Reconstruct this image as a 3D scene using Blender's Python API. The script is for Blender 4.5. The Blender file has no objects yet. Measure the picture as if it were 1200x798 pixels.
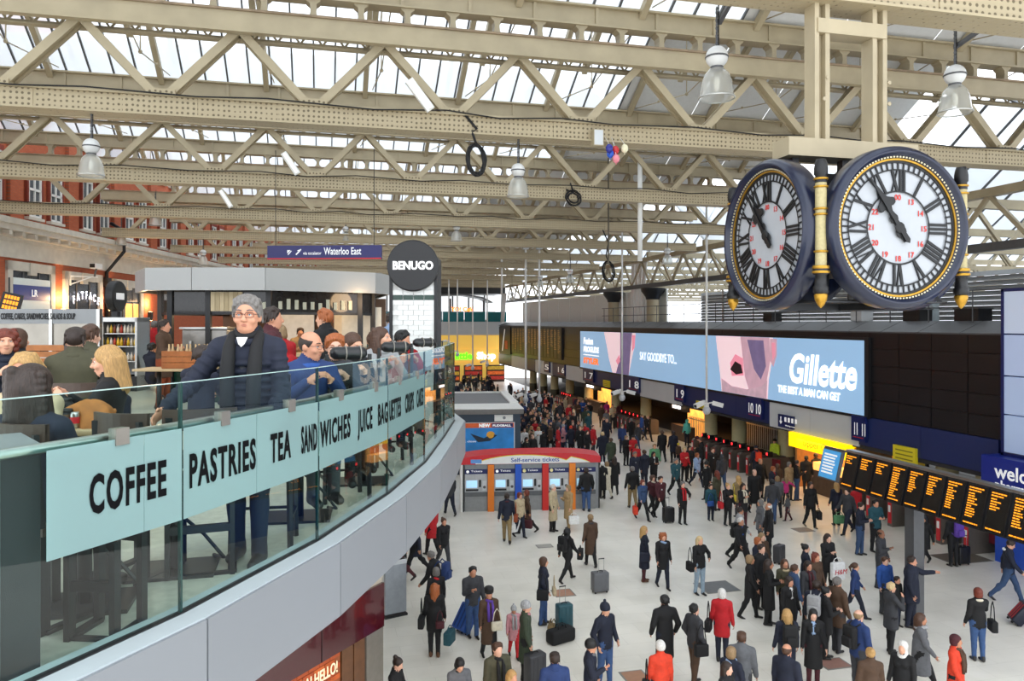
import bpy, bmesh, math, random
import numpy as np
from mathutils import Vector, Matrix
R = math.radians
sc = bpy.context.scene
COL = sc.collection
rnd = random.Random(11)

# ------------------------------------------------------------------ camera
# metres; z = 0 on the station concourse, +Y runs along the platform facade, +X towards the platforms
CAM_H = 7.8
YAW = math.atan(222 / 900)
CY, SY = math.cos(YAW), math.sin(YAW)
cam = bpy.data.cameras.new('camera')
cam.sensor_width = 36
cam.lens = 27
cam.shift_y = -21 / 1200
cam.clip_end = 600
camo = bpy.data.objects.new('camera', cam)
camo.location = (0, 0, CAM_H)
camo.rotation_euler = (R(90), 0, -YAW)
COL.objects.link(camo)
sc.camera = camo

# ------------------------------------------------------------------ sky, exposure
w = bpy.data.worlds.new('overcast_sky')
sc.world = w
w.use_nodes = True
nt = w.node_tree
bg = nt.nodes['Background']
tc = nt.nodes.new('ShaderNodeTexCoord')
sep = nt.nodes.new('ShaderNodeSeparateXYZ')
rmp = nt.nodes.new('ShaderNodeValToRGB')
rmp.color_ramp.elements[0].position = 0.0
rmp.color_ramp.elements[0].color = (.86, .9, .96, 1)
rmp.color_ramp.elements[1].position = 1.0
rmp.color_ramp.elements[1].color = (.95, .97, 1, 1)
nt.links.new(tc.outputs['Generated'], sep.inputs[0])
nt.links.new(sep.outputs['Z'], rmp.inputs[0])
nt.links.new(rmp.outputs[0], bg.inputs['Color'])
bg.inputs['Strength'].default_value = 2.3
sc.view_settings.view_transform = 'Standard'
sc.view_settings.look = 'None'
sc.view_settings.gamma = 1
sc.view_settings.use_curve_mapping = False
sc.view_settings.exposure = 0.3
sc.cycles.use_denoising = True
sc.cycles.max_bounces = 10
sc.cycles.diffuse_bounces = 4
sc.cycles.transparent_max_bounces = 16
sc.cycles.caustics_reflective = False
sc.cycles.caustics_refractive = False
sun = bpy.data.lights.new('hazy_sun', 'SUN')
sun.energy = 0.8
sun.angle = R(40)
suno = bpy.data.objects.new('hazy_sun', sun)
suno.rotation_euler = (R(28), R(-14), 0)
COL.objects.link(suno)

# ------------------------------------------------------------------ helpers
def lin(h):
    h = h.lstrip('#')
    v = [int(h[i:i + 2], 16) / 255 for i in (0, 2, 4)]
    return tuple(x / 12.92 if x <= .04045 else ((x + .055) / 1.055) ** 2.4 for x in v) + (1,)

_M = {}
def mat(name, col, rough=.6, metal=0., var=.08, scale=8., bump=0., emit=0., spec=.5, coat=0.):
    """one plain material with a little noise in its colour"""
    if name in _M: return _M[name]
    m = bpy.data.materials.new(name)
    m.use_nodes = True
    n, l = m.node_tree.nodes, m.node_tree.links
    b = n['Principled BSDF']
    c = lin(col) if isinstance(col, str) else col
    b.inputs['Roughness'].default_value = rough
    b.inputs['Metallic'].default_value = metal
    b.inputs['Specular IOR Level'].default_value = spec
    b.inputs['Coat Weight'].default_value = coat
    if var > 0 or bump > 0:
        t = n.new('ShaderNodeTexCoord')
        z = n.new('ShaderNodeTexNoise')
        z.inputs['Scale'].default_value = scale
        z.inputs['Detail'].default_value = 3
        l.new(t.outputs['Object'], z.inputs['Vector'])
        r = n.new('ShaderNodeValToRGB')
        r.color_ramp.elements[0].position = .3
        r.color_ramp.elements[1].position = .7
        r.color_ramp.elements[0].color = tuple(x * (1 - var) for x in c[:3]) + (1,)
        r.color_ramp.elements[1].color = tuple(min(1, x * (1 + var)) for x in c[:3]) + (1,)
        l.new(z.outputs['Fac'], r.inputs[0])
        l.new(r.outputs[0], b.inputs['Base Color'])
        if bump > 0:
            bp = n.new('ShaderNodeBump')
            bp.inputs['Strength'].default_value = bump
            bp.inputs['Distance'].default_value = .01
            l.new(z.outputs['Fac'], bp.inputs['Height'])
            l.new(bp.outputs[0], b.inputs['Normal'])
    else:
        b.inputs['Base Color'].default_value = c
    if emit > 0:
        b.inputs['Emission Color'].default_value = c
        b.inputs['Emission Strength'].default_value = emit
    m.diffuse_color = c
    _M[name] = m
    return m

def nodes_of(name):
    m = bpy.data.materials.new(name)
    m.use_nodes = True
    n, l = m.node_tree.nodes, m.node_tree.links
    n.clear()
    o = n.new('ShaderNodeOutputMaterial')
    _M[name] = m
    return m, n, l, o

class MB:
    """collects simple shapes, then links them as one mesh object"""
    def __init__(s): s.v, s.f, s.mi, s.cur = [], [], [], 0
    def add(s, vs, fs):
        k = len(s.v)
        s.v += [tuple(v) for v in vs]
        s.f += [tuple(i + k for i in f) for f in fs]
        s.mi += [s.cur] * len(fs)
        return s
    def box(s, x0, x1, y0, y1, z0, z1, M=None):
        vs = [(x, y, z) for z in (z0, z1) for y in (y0, y1) for x in (x0, x1)]
        if M is not None: vs = [M @ Vector(v) for v in vs]
        return s.add(vs, [(0, 2, 3, 1), (4, 5, 7, 6), (0, 1, 5, 4), (2, 6, 7, 3), (0, 4, 6, 2), (1, 3, 7, 5)])
    def bar(s, a, b, w, h, up=(0, 0, 1)):
        a, b = Vector(a), Vector(b)
        d = (b - a).normalized()
        u = Vector(up)
        x = d.cross(u)
        if x.length < 1e-4: x = d.cross(Vector((1, 0, 0)))
        x.normalize(); u = x.cross(d).normalized()
        vs = [p + x * i * w / 2 + u * j * h / 2 for p in (a, b) for i, j in ((-1, -1), (1, -1), (1, 1), (-1, 1))]
        return s.add(vs, [(0, 1, 2, 3), (7, 6, 5, 4), (0, 4, 5, 1), (1, 5, 6, 2), (2, 6, 7, 3), (3, 7, 4, 0)])
    def tube(s, a, b, r0, r1=None, n=10, cap=True):
        return s.path([a, b], [r0, r0 if r1 is None else r1], n, cap)
    def path(s, pts, rs, n=8, cap=True, closed=False):
        pts = [Vector(p) for p in pts]
        if not hasattr(rs, '__len__'): rs = [rs] * len(pts)
        k, N = len(s.v), len(pts)
        px = None
        for i, p in enumerate(pts):
            if closed: d = (pts[(i + 1) % N] - pts[i - 1])
            else: d = pts[min(i + 1, N - 1)] - pts[max(i - 1, 0)]
            d.normalize()
            if px is None:
                x = d.cross(Vector((0, 0, 1)))
                if x.length < .05: x = d.cross(Vector((0, 1, 0)))
            else:
                x = px - d * px.dot(d)
            x.normalize(); px = x
            y = d.cross(x)
            for j in range(n):
                a = 2 * math.pi * j / n
                s.v.append(tuple(p + (x * math.cos(a) + y * math.sin(a)) * rs[i]))
        fs = []
        for i in range(N if closed else N - 1):
            i2 = (i + 1) % N
            for j in range(n):
                j2 = (j + 1) % n
                fs.append((k + i * n + j, k + i * n + j2, k + i2 * n + j2, k + i2 * n + j))
        if cap and not closed:
            fs.append(tuple(k + j for j in range(n))[::-1])
            fs.append(tuple(k + (N - 1) * n + j for j in range(n)))
        s.f += fs; s.mi += [s.cur] * len(fs)
        return s
    def lathe(s, prof, n=24, M=None, full=True):
        """profile (r, z) turned about z"""
        k = len(s.v)
        for r, z in prof:
            for j in range(n):
                a = 2 * math.pi * j / n
                v = Vector((r * math.cos(a), r * math.sin(a), z))
                s.v.append(tuple(M @ v if M is not None else v))
        fs = []
        for i in range(len(prof) - 1):
            for j in range(n):
                j2 = (j + 1) % n
                fs.append((k + i * n + j, k + i * n + j2, k + (i + 1) * n + j2, k + (i + 1) * n + j))
        s.f += fs; s.mi += [s.cur] * len(fs)
        return s
    def prism(s, poly, z0, z1, M=None):
        n = len(poly)
        vs = [Vector((x, y, z)) for z in (z0, z1) for x, y in poly]
        if M is not None: vs = [M @ v for v in vs]
        fs = [tuple(range(n))[::-1], tuple(range(n, 2 * n))] + [(i, (i + 1) % n, n + (i + 1) % n, n + i) for i in range(n)]
        return s.add(vs, fs)
    def sphere(s, c, r, n=16, m=10, M=None):
        if not hasattr(r, '__len__'): r = (r, r, r)
        k = len(s.v)
        for i in range(m + 1):
            t = math.pi * i / m
            for j in range(n):
                a = 2 * math.pi * j / n
                v = Vector((r[0] * math.sin(t) * math.cos(a), r[1] * math.sin(t) * math.sin(a), r[2] * math.cos(t)))
                if M is not None: v = M @ v
                s.v.append(tuple(Vector(c) + v))
        fs = []
        for i in range(m):
            for j in range(n):
                j2 = (j + 1) % n
                fs.append((k + i * n + j, k + (i + 1) * n + j, k + (i + 1) * n + j2, k + i * n + j2))
        s.f += fs; s.mi += [s.cur] * len(fs)
        return s
    def mesh(s, name, mats, smooth=False):
        me = bpy.data.meshes.new(name)
        me.from_pydata(s.v, [], s.f)
        for m in (mats if isinstance(mats, (list, tuple)) else [mats]): me.materials.append(m)
        me.polygons.foreach_set('material_index', s.mi)
        if smooth: me.polygons.foreach_set('use_smooth', [True] * len(s.f))
        bm = bmesh.new(); bm.from_mesh(me)
        bmesh.ops.recalc_face_normals(bm, faces=bm.faces[:])
        bm.to_mesh(me); bm.free()
        me.update()
        return me
    def build(s, name, mats, parent=None, smooth=False, loc=(0, 0, 0), rot=None):
        return O(name, s.mesh(name, mats, smooth), parent, loc, rot)

def O(name, me, parent=None, loc=(0, 0, 0), rot=None):
    o = bpy.data.objects.new(name, me)
    COL.objects.link(o)
    o.location = loc
    if rot is not None: o.rotation_euler = rot
    if parent is not None: o.parent = parent
    return o

def tag(o, label, cat, group=None):
    o['label'] = label; o['category'] = cat
    if group: o['group'] = group
    return o

def T(name, label, cat, loc=(0, 0, 0), rz=0., group=None):
    return tag(O(name, None, None, loc, (0, 0, rz)), label, cat, group)

def S(o, label=None):
    o['kind'] = 'structure'
    if label: o['label'] = label
    return o
def stuff(o): o['kind'] = 'stuff'; return o

def copy_tree(o, parent=None):
    c = o.copy(); COL.objects.link(c)
    if parent is not None: c.parent = parent
    for ch in list(o.children): copy_tree(ch, c)
    return c

def bevel(o_or_me, wdt, seg=2, ang=30):
    me = o_or_me.data if hasattr(o_or_me, 'data') else o_or_me
    bm = bmesh.new(); bm.from_mesh(me)
    bmesh.ops.remove_doubles(bm, verts=bm.verts[:], dist=1e-5)
    es = [e for e in bm.edges if len(e.link_faces) == 2 and e.calc_face_angle(0) > R(ang)]
    bmesh.ops.bevel(bm, geom=es, offset=wdt, segments=seg, profile=.5, affect='EDGES', clamp_overlap=True)
    bm.to_mesh(me); bm.free()
    me.polygons.foreach_set('use_smooth', [True] * len(me.polygons))
    return o_or_me

def text(body, size, m, parent=None, loc=(0, 0, 0), rot=(R(90), 0, 0), sx=1., bold=0., name='lettering', align='LEFT', depth=.004, shear=0., space=1.):
    cu = bpy.data.curves.new(name, 'FONT')
    cu.body = body; cu.size = size; cu.align_x = align; cu.align_y = 'BOTTOM_BASELINE'
    cu.extrude = depth; cu.offset = bold; cu.shear = shear; cu.space_character = space
    cu.resolution_u = 3
    cu.materials.append(m)
    o = O(name, cu, parent, loc, rot)
    o.scale = (sx, 1, 1)
    return o

def W(xc, zc, z=0.):
    """from the mezzanine's own axes (xc across, zc along, roughly parallel to the brick office wall)"""
    return Vector((xc * CY + zc * SY, zc * CY - xc * SY, z))
def Wd(a):
    """heading on the mezzanine: 0 looks back along its axis, 90 towards the hall"""
    return -YAW + R(a)
XF = 21.8                                    # face of the platform-side facade
def YF(px, x=XF):
    """survey of the facade: bearing from the viewing spot -> distance along the facade"""
    q = (px - 600) / 900
    return x * (CY - q * SY) / (q * CY + SY)
def spot(px, py, z):
    """survey of the crowd: bearing and dip of a head top at height z -> where the person stands"""
    q, d = (px - 600) / 900, (py - 378) / 900
    t = (CAM_H - z) / d
    return Vector(((q * CY + SY) * t, (CY - q * SY) * t, 0))

# ------------------------------------------------------------------ materials
CREAM = mat('cream_paint', '#ab9e82', .5, var=.10, scale=1.5)
def riveted():
    m, n, l, o = nodes_of('cream_riveted')
    b = n.new('ShaderNodeBsdfPrincipled'); b.inputs['Roughness'].default_value = .5
    t = n.new('ShaderNodeTexCoord')
    mp = n.new('ShaderNodeMapping'); mp.inputs['Scale'].default_value = (1, 1, 1)
    v = n.new('ShaderNodeTexVoronoi'); v.inputs['Scale'].default_value = 9.; v.inputs['Randomness'].default_value = .15
    l.new(t.outputs['Object'], mp.inputs[0]); l.new(mp.outputs[0], v.inputs['Vector'])
    r = n.new('ShaderNodeValToRGB')
    r.color_ramp.elements[0].position = .2; r.color_ramp.elements[0].color = lin('#685c44')
    r.color_ramp.elements[1].position = .29; r.color_ramp.elements[1].color = lin('#b0a284')
    l.new(v.outputs['Distance'], r.inputs[0]); l.new(r.outputs[0], b.inputs['Base Color'])
    bp = n.new('ShaderNodeBump'); bp.invert = True; bp.inputs['Distance'].default_value = .015; bp.inputs['Strength'].default_value = .5
    l.new(v.outputs['Distance'], bp.inputs['Height']); l.new(bp.outputs[0], b.inputs['Normal'])
    l.new(b.outputs[0], o.inputs[0]); return m
RIVET = riveted()
def clear(name, tint, gloss=1., white=0., wcol=(1, 1, 1, 1), ior=1.6):
    """thin sheet glass: see-through with a mirror sheen at low angles, optionally milky"""
    m, n, l, o = nodes_of(name)
    tr = n.new('ShaderNodeBsdfTransparent'); tr.inputs[0].default_value = tint
    gl = n.new('ShaderNodeBsdfGlossy'); gl.inputs['Roughness'].default_value = .01; gl.inputs[0].default_value = (gloss, gloss, gloss, 1)
    fr = n.new('ShaderNodeFresnel'); fr.inputs[0].default_value = ior
    ge = n.new('ShaderNodeNewGeometry')
    inv = n.new('ShaderNodeMath'); inv.operation = 'SUBTRACT'; inv.inputs[0].default_value = 1
    mu = n.new('ShaderNodeMath'); mu.operation = 'MULTIPLY'
    l.new(ge.outputs['Backfacing'], inv.inputs[1]); l.new(inv.outputs[0], mu.inputs[0]); l.new(fr.outputs[0], mu.inputs[1])
    mx = n.new('ShaderNodeMixShader')
    base = tr
    if white > 0:
        di = n.new('ShaderNodeBsdfDiffuse'); di.inputs[0].default_value = wcol
        tl = n.new('ShaderNodeBsdfTranslucent'); tl.inputs[0].default_value = wcol
        m2 = n.new('ShaderNodeMixShader'); m2.inputs[0].default_value = .6
        l.new(di.outputs[0], m2.inputs[1]); l.new(tl.outputs[0], m2.inputs[2])
        m3 = n.new('ShaderNodeMixShader'); m3.inputs[0].default_value = white
        l.new(tr.outputs[0], m3.inputs[1]); l.new(m2.outputs[0], m3.inputs[2]); base = m3
    l.new(mu.outputs[0], mx.inputs[0]); l.new(base.outputs[0], mx.inputs[1]); l.new(gl.outputs[0], mx.inputs[2])
    l.new(mx.outputs[0], o.inputs[0]); return m
ROOFGLASS = clear('roof_glass', (.86, .91, .95, 1), .0, .72, (.80, .86, .91, 1))
RAILGLASS = clear('rail_glass', (.84, .93, .91, 1), .85, ior=1.5)
FROST = clear('frosted_film', (.6, .78, .78, 1), .0, .84, (.5, .68, .68, 1))
SHOPGLASS = clear('shop_glass', (.9, .95, .95, 1))
LAMPGLASS = clear('lamp_glass', (.86, .87, .85, 1), 1., .35, (.85, .85, .8, 1))
WHITE = mat('white_paint', '#e6e6e2', .5, var=.03)
OFFW = mat('grey_white_panel', '#c9cdcf', .45, var=.03, scale=1)
GREYPANEL = mat('grey_fascia_panel', '#7d8186', .4, var=.02, scale=.6)
LEDGE = mat('pale_ledge', '#b6c0c4', .35, var=.02)
STEEL = mat('brushed_steel', '#b8b8b4', .28, 1., .05, 30)
DSTEEL = mat('dark_steel', '#3c3d3f', .4, .7, .08)
GUNM = mat('gunmetal', '#5a5b5d', .45, .3, .05)
BLACK = mat('black_paint', '#141416', .45, var=.1)
NEARB = mat('black_cladding', '#101114', .35, var=.1, scale=.7)
NAVY = mat('navy_panel', '#1b2a5c', .4, var=.06, scale=.7)
NAVYD = mat('deep_navy', '#12205a', .35, var=.05)
CLOCKBLUE = mat('clock_navy_enamel', '#0e1833', .3, var=.12, scale=4, coat=.2)
GOLD = mat('gilding', '#b98d32', .35, .7, .12, 20)
DIAL = mat('opal_dial', '#a9adb2', .35, var=.02)
INK = mat('ink_black', '#0d0e10', .5, var=0)
FLATINK = mat('flat_black_vinyl', '#0b0c0e', .9, var=0, spec=.1)
REDINK = mat('red_numeral', '#c4342c', .6, var=0)
BRICK = None
STONE = mat('pale_stone', '#c9c2b5', .75, var=.08, scale=3, bump=.2)
WOOD = mat('oak_wood', '#9a6c3c', .5, var=.2, scale=5)
DWOOD = mat('dark_wood', '#4a3a30', .45, var=.2, scale=6)
TWOOD = mat('pale_table_wood', '#b79f78', .45, var=.12, scale=5)
GREYTOP = mat('grey_tabletop', '#8d9092', .35, var=.04)
COLUMN = mat('cream_column', '#c8bd8e', .45, var=.05)
WTEXT = mat('white_lettering', '#f4f4f4', .5, var=0, emit=.25)
AMBER = mat('amber_led', '#ff9a1e', .5, var=0, emit=.85)
DAMBER = mat('dim_amber_led', '#8a6a3a', .5, var=0, emit=.35)
RED = mat('signal_red', '#c8202a', .45, var=.05)
REDLAMP = mat('red_signal_lamp', '#ff2a30', .4, var=0, emit=3.)
YELLOW = mat('yellow_sign_lit', '#ffd400', .5, var=.02, emit=.9)
YSIGN = mat('yellow_sign', '#e6d227', .5, var=.02)
WARM = mat('warm_lamp', '#ffcf8a', .5, var=0, emit=9.)
WARMSOFT = mat('warm_lit_panel', '#ffb65e', .5, var=.25, scale=1.5, emit=1.1)
MAROON = mat('maroon_gloss', '#3c0a14', .12, var=.1, scale=2, coat=.6)
RUBBER = mat('rubber', '#1a1a1a', .8, var=.1)
def brickmat():
    m, n, l, o = nodes_of('red_brick')
    b = n.new('ShaderNodeBsdfPrincipled'); b.inputs['Roughness'].default_value = .85
    t = n.new('ShaderNodeTexCoord')
    br = n.new('ShaderNodeTexBrick')
    br.inputs['Color1'].default_value = lin('#a9502f'); br.inputs['Color2'].default_value = lin('#b65b36'); br.inputs['Mortar'].default_value = lin('#8f5a43')
    br.inputs['Scale'].default_value = 1; br.inputs['Brick Width'].default_value = .225; br.inputs['Row Height'].default_value = .075; br.inputs['Mortar Size'].default_value = .008
    mp = n.new('ShaderNodeMapping'); mp.inputs['Rotation'].default_value = (R(90), 0, 0)
    l.new(t.outputs['Object'], mp.inputs[0]); l.new(mp.outputs[0], br.inputs['Vector'])
    l.new(br.outputs['Color'], b.inputs['Base Color']); l.new(b.outputs[0], o.inputs[0]); return m
BRICK = brickmat()
def floormat():
    m, n, l, o = nodes_of('concourse_terrazzo')
    b = n.new('ShaderNodeBsdfPrincipled'); b.inputs['Roughness'].default_value = .32
    t = n.new('ShaderNodeTexCoord')
    br = n.new('ShaderNodeTexBrick')
    br.inputs['Color1'].default_value = lin('#efebe0'); br.inputs['Color2'].default_value = lin('#eae6da'); br.inputs['Mortar'].default_value = lin('#d6d1c4')
    br.inputs['Scale'].default_value = 1; br.inputs['Brick Width'].default_value = 1.2; br.inputs['Row Height'].default_value = .6; br.inputs['Mortar Size'].default_value = .004
    l.new(t.outputs['Object'], br.inputs['Vector'])
    z = n.new('ShaderNodeTexNoise'); z.inputs['Scale'].default_value = .7; z.inputs['Detail'].default_value = 6
    l.new(t.outputs['Object'], z.inputs['Vector'])
    r = n.new('ShaderNodeValToRGB'); r.color_ramp.elements[0].color = (.86, .86, .85, 1); r.color_ramp.elements[1].color = (1, 1, 1, 1)
    r.color_ramp.elements[0].position = .3; r.color_ramp.elements[1].position = .6
    l.new(z.outputs['Fac'], r.inputs[0])
    mx = n.new('ShaderNodeMix'); mx.data_type = 'RGBA'; mx.blend_type = 'MULTIPLY'; mx.inputs[0].default_value = 1
    l.new(br.outputs['Color'], mx.inputs[6]); l.new(r.outputs[0], mx.inputs[7])
    l.new(mx.outputs[2], b.inputs['Base Color']); l.new(b.outputs[0], o.inputs[0]); return m
FLOOR = floormat()
MEZZF = mat('mezzanine_terrazzo', '#cfcabb', .35, var=.12, scale=14)
FIT = []
def fit(o, wdt): FIT.append((o, wdt)); return o

# ------------------------------------------------------------------ concourse floor
b = MB(); b.box(-45, 70, -12, 130, -.3, 0)
S(b.build('floor', FLOOR), 'pale terrazzo concourse floor')

# ------------------------------------------------------------------ office wall on the mezzanine side (red brick over stone)
def Lw(zc, off=0.): return W(-20 - .04 * zc + off, zc)
wl = S(O('wall_left', None), 'red brick office building with stone cornice along the concourse')
a0, a1 = Lw(14), Lw(120)
wdir = (a1 - a0).normalized()
wang = math.atan2(wdir.y, wdir.x)
wl.location = a0; wl.rotation_euler = (0, 0, wang)          # local x runs along the wall, local -y faces the concourse
Lx = lambda zc: (zc - 14) * 1.0008
WZ = 6.28                                                   # mezzanine floor level
def win_px(px):                                             # bearing -> distance along the wall
    q = (600 - px) / 900
    return Lx(20 / (q - .04))
b = MB()
b.box(0, 106, .15, .6, 11.9, 22)
b.build('brick_wall', BRICK, wl)
b = MB(); b.box(0, 106, 0, .6, 0, 10.55)
b.build('lower_brick_wall', BRICK, wl)
b = MB()
b.box(0, 106, -.08, .6, 10.55, 11.25); b.box(0, 106, -.35, .6, 11.42, 11.62); b.box(0, 106, -.75, .6, 11.62, 11.85); b.box(0, 106, -.9, .6, 11.85, 12.1)
b.box(0, 106, -.14, .6, 11.25, 11.42)
b.build('cornice', STONE, wl)
b = MB(); b.box(-.09, .09, -.7, -.1, 0, .17); me = b.mesh('dentil', STONE)
for i in range(62): O('dentil', me, wl, (.4 + i * .9, 0, 11.44))
# upper sash windows
b = MB(); b.box(-.55, .55, .02, .2, 0, .12); fr = b
def sash():
    f = MB()
    for x0, x1, z0, z1 in ((-.5, -.42, 0, 2.5), (.42, .5, 0, 2.5), (-.5, .5, 0, .1), (-.5, .5, 2.4, 2.5), (-.5, .5, 1.2, 1.3), (-.03, .03, 0, 2.5)):
        f.box(x0, x1, .02, .12, z0, z1)
    return f.mesh('window_frame', WHITE)
SASH = sash()
b = MB(); b.box(-.46, .46, .09, .11, .05, 2.45); PANE = b.mesh('pane', mat('dark_window_pane', '#565c62', .12, var=.2, scale=1))
b = MB(); b.box(-.62, .62, -.06, .16, -.12, 0); SILL = b.mesh('sill', STONE)
b = MB(); b.box(-.62, -.5, .0, .14, 0, 2.6); b.box(.5, .62, .0, .14, 0, 2.6); b.box(-.62, .62, 0, .14, 2.5, 2.72)
SURR = b.mesh('window_surround', mat('dark_red_brick_reveal', '#7c3424', .85, var=.1))
n = 0
for i in range(26):
    for dx in (0, 1.72):
        for z in (12.5, 16.6):
            x = win_px(42) + (i - 6) * 4.62 + dx
            if x < .7 or x > 100: continue
            n += 1
            wn = S(O('window_%d' % n, None, None), 'white sash window in the red brick wall')
            wn.parent = wl; wn.location = (x, .0, z)
            O('window_frame', SASH, wn); O('pane', PANE, wn); O('sill', SILL, wn); O('window_surround', SURR, wn)
# brick pilasters between the pairs
b = MB(); b.box(-.45, .45, -.03, .2, 12.1, 22); PIL = b.mesh('brick_pilaster', BRICK)
for i in range(26):
    x = win_px(42) + (i - 6) * 4.62 - 1.45
    if .5 < x < 100: O('brick_pilaster', PIL, wl, (x, 0, 0))
# shop fronts under the cornice
def shopfront(k, p0, p1, z1, kind):
    x0, x1 = win_px(p0), win_px(p1)
    s = O('shopfront', None, wl, ((x0 + x1) / 2, 0, WZ)); h = (x1 - x0) / 2
    b = MB()
    b.box(-h, -h + .35, -.12, .3, 0, z1); b.box(h - .35, h, -.12, .3, 0, z1); b.box(-h, h, -.12, .3, z1 - .4, z1); b.box(-.25, .25, -.16, .2, z1 - .55, z1)
    b.build('stone_surround', STONE, s)
    b = MB(); b.box(-h + .35, h - .35, -.02, .02, 0, z1 - .4)
    b.build('shop_window', mat('shop_window_dark', '#30343a', .15, var=.3, scale=.8), s)
    b = MB()
    for t in (.33, .66): b.box(-h + .35, h - .35, -.06, 0, (z1 - .4) * t + .4, (z1 - .4) * t + .46)
    for t in (-.33, .33): b.box(h * t - .03, h * t + .03, -.06, 0, 0, z1 - .4)
    b.build('mullion', GUNM, s)
    return s, h
s1, h1 = shopfront(1, 6, 62, 4.15, 'bank')
s2, h2 = shopfront(2, 73, 118, 4.0, 'clothes')
s3, h3 = shopfront(3, 131, 166, 3.9, 'grey')
b = MB(); b.box(-h1 + .4, h1 - .4, -.10, -.03, 3.15, 3.45); b.box(-h1 + .4, h1 - .4, -.10, -.03, 2.1, 2.5)
b.build('white_sign_band', mat('pale_sign_band', '#dfe8e6', .4, var=.02), s1)
b = MB(); b.box(-h1 + .4, h1 - .4, -.11, -.03, 2.5, 3.15); sg = b.build('blue_sign_panel', mat('blue_sign', '#1d3f8c', .4, var=.03), s1)
text('LR', .42, WTEXT, s1, (-.1, -.115, 2.68), bold=.01)
tf = []
for i, ch in enumerate('FATFACE'):
    a = (i - 3) / 3
    o = text(ch, .52, mat('lit_white_lettering', '#f2f0ff', .4, var=0, emit=2.2), s2, (a * 1.15, -.2, 2.72 - .26 * a * a), rot=(R(90), R(12 * a), 0), bold=.012, align='CENTER', sx=.8)
b = MB(); b.box(-h2 + .4, h2 - .4, .0, .05, .3, 1.7); b.build('lit_interior', WARMSOFT, s2)
b = MB(); b.box(-.3, h3 - .5, -.03, .02, 1.2, 2.6); b.build('lit_interior', WARMSOFT, s3)
b = MB()
for i in range(14): b.box(-h3 + .35, h3 - .35, -.05, 0, 2.7 + i * .06, 2.74 + i * .06)
b.build('roller_shutter', GUNM, s3)
for px in (69, 124, 172):                                     # warm up-and-down wall lamps
    x = win_px(px); p = wl.matrix_basis @ Vector((x, -.22, WZ + 1.9))
    t = T('wall_lamp', 'black up and down lamp on the brick wall ' + {69: 'between the two nearest shop windows', 124: 'past the curved white shop lettering', 172: 'beside the kiosk canopy edge'}[px], 'wall lamp', p, wang, 'lamps on the brick wall')
    MB().box(-.12, .12, -.1, .12, -.25, .25).build('lamp_body', BLACK, t)
    MB().box(-.08, .08, -.06, .08, .24, .27).build('bulb', WARM, t); MB().box(-.08, .08, -.06, .08, -.27, -.24).build('bulb', WARM, t)
    l = bpy.data.lights.new('wall_lamp_glow', 'POINT'); l.energy = 120; l.color = (1, .62, .3); l.shadow_soft_size = .1
    lo = bpy.data.objects.new('wall_lamp_glow', l); COL.objects.link(lo); lo.parent = t; lo.location = (0, -.1, .75)

XF0 = 21.8
# ------------------------------------------------------------------ roof: iron trusses, gutters, ridge and furrow glazing
TY = lambda k: 9.5 + 8.6 * k
def XL(Y):
    zc = (Y - 20 * SY) / (CY + .04 * SY)
    return W(-20 - .04 * zc, zc).x + .3
XR = 22.6
NODE = lambda j: -5.0 + 3.2 * j
ceil = S(O('ceiling', None), 'ridge and furrow glass roof')
SPOOL = None
def spool():
    b = MB()
    pr = [(-.17, 0), (.17, 0), (.15, .06), (.075, .12), (.06, .24), (.075, .36), (.15, .42), (.17, .48), (-.17, .48), (-.15, .42), (-.075, .36), (-.06, .24), (-.075, .12), (-.15, .06)]
    M = Matrix(((1, 0, 0, 0), (0, 0, 1, 0), (0, 1, 0, 0), (0, 0, 0, 1)))
    b.prism(pr, -.15, .15, M)
    return b.mesh('bracket', CREAM)
SPOOL = spool()
names = ['nearest', 'second', 'third', 'fourth', 'fifth', 'sixth', 'seventh', 'eighth', 'ninth', 'tenth', 'eleventh', 'twelfth']
DIAG = {}
def diag(x0, z0, x1, z1, dn):
    b = MB()
    for y in (-.13, .13): b.bar((x0, y, z0), (x1, y, z1), .07, .22, (0, 1, 0)) if False else b.bar((x0, y, z0), (x1, y, z1), .18, .06, (0, 1, 0))
    b.bar((x0, 0, z0), (x1, 0, z1), .08, .2, (0, 1, 0))
    return b.mesh('diagonal', CREAM)
DUP, DDN = diag(-1.6, 12.6, 0, 14.3, 1), diag(0, 14.3, 1.6, 12.6, 0)
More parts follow.
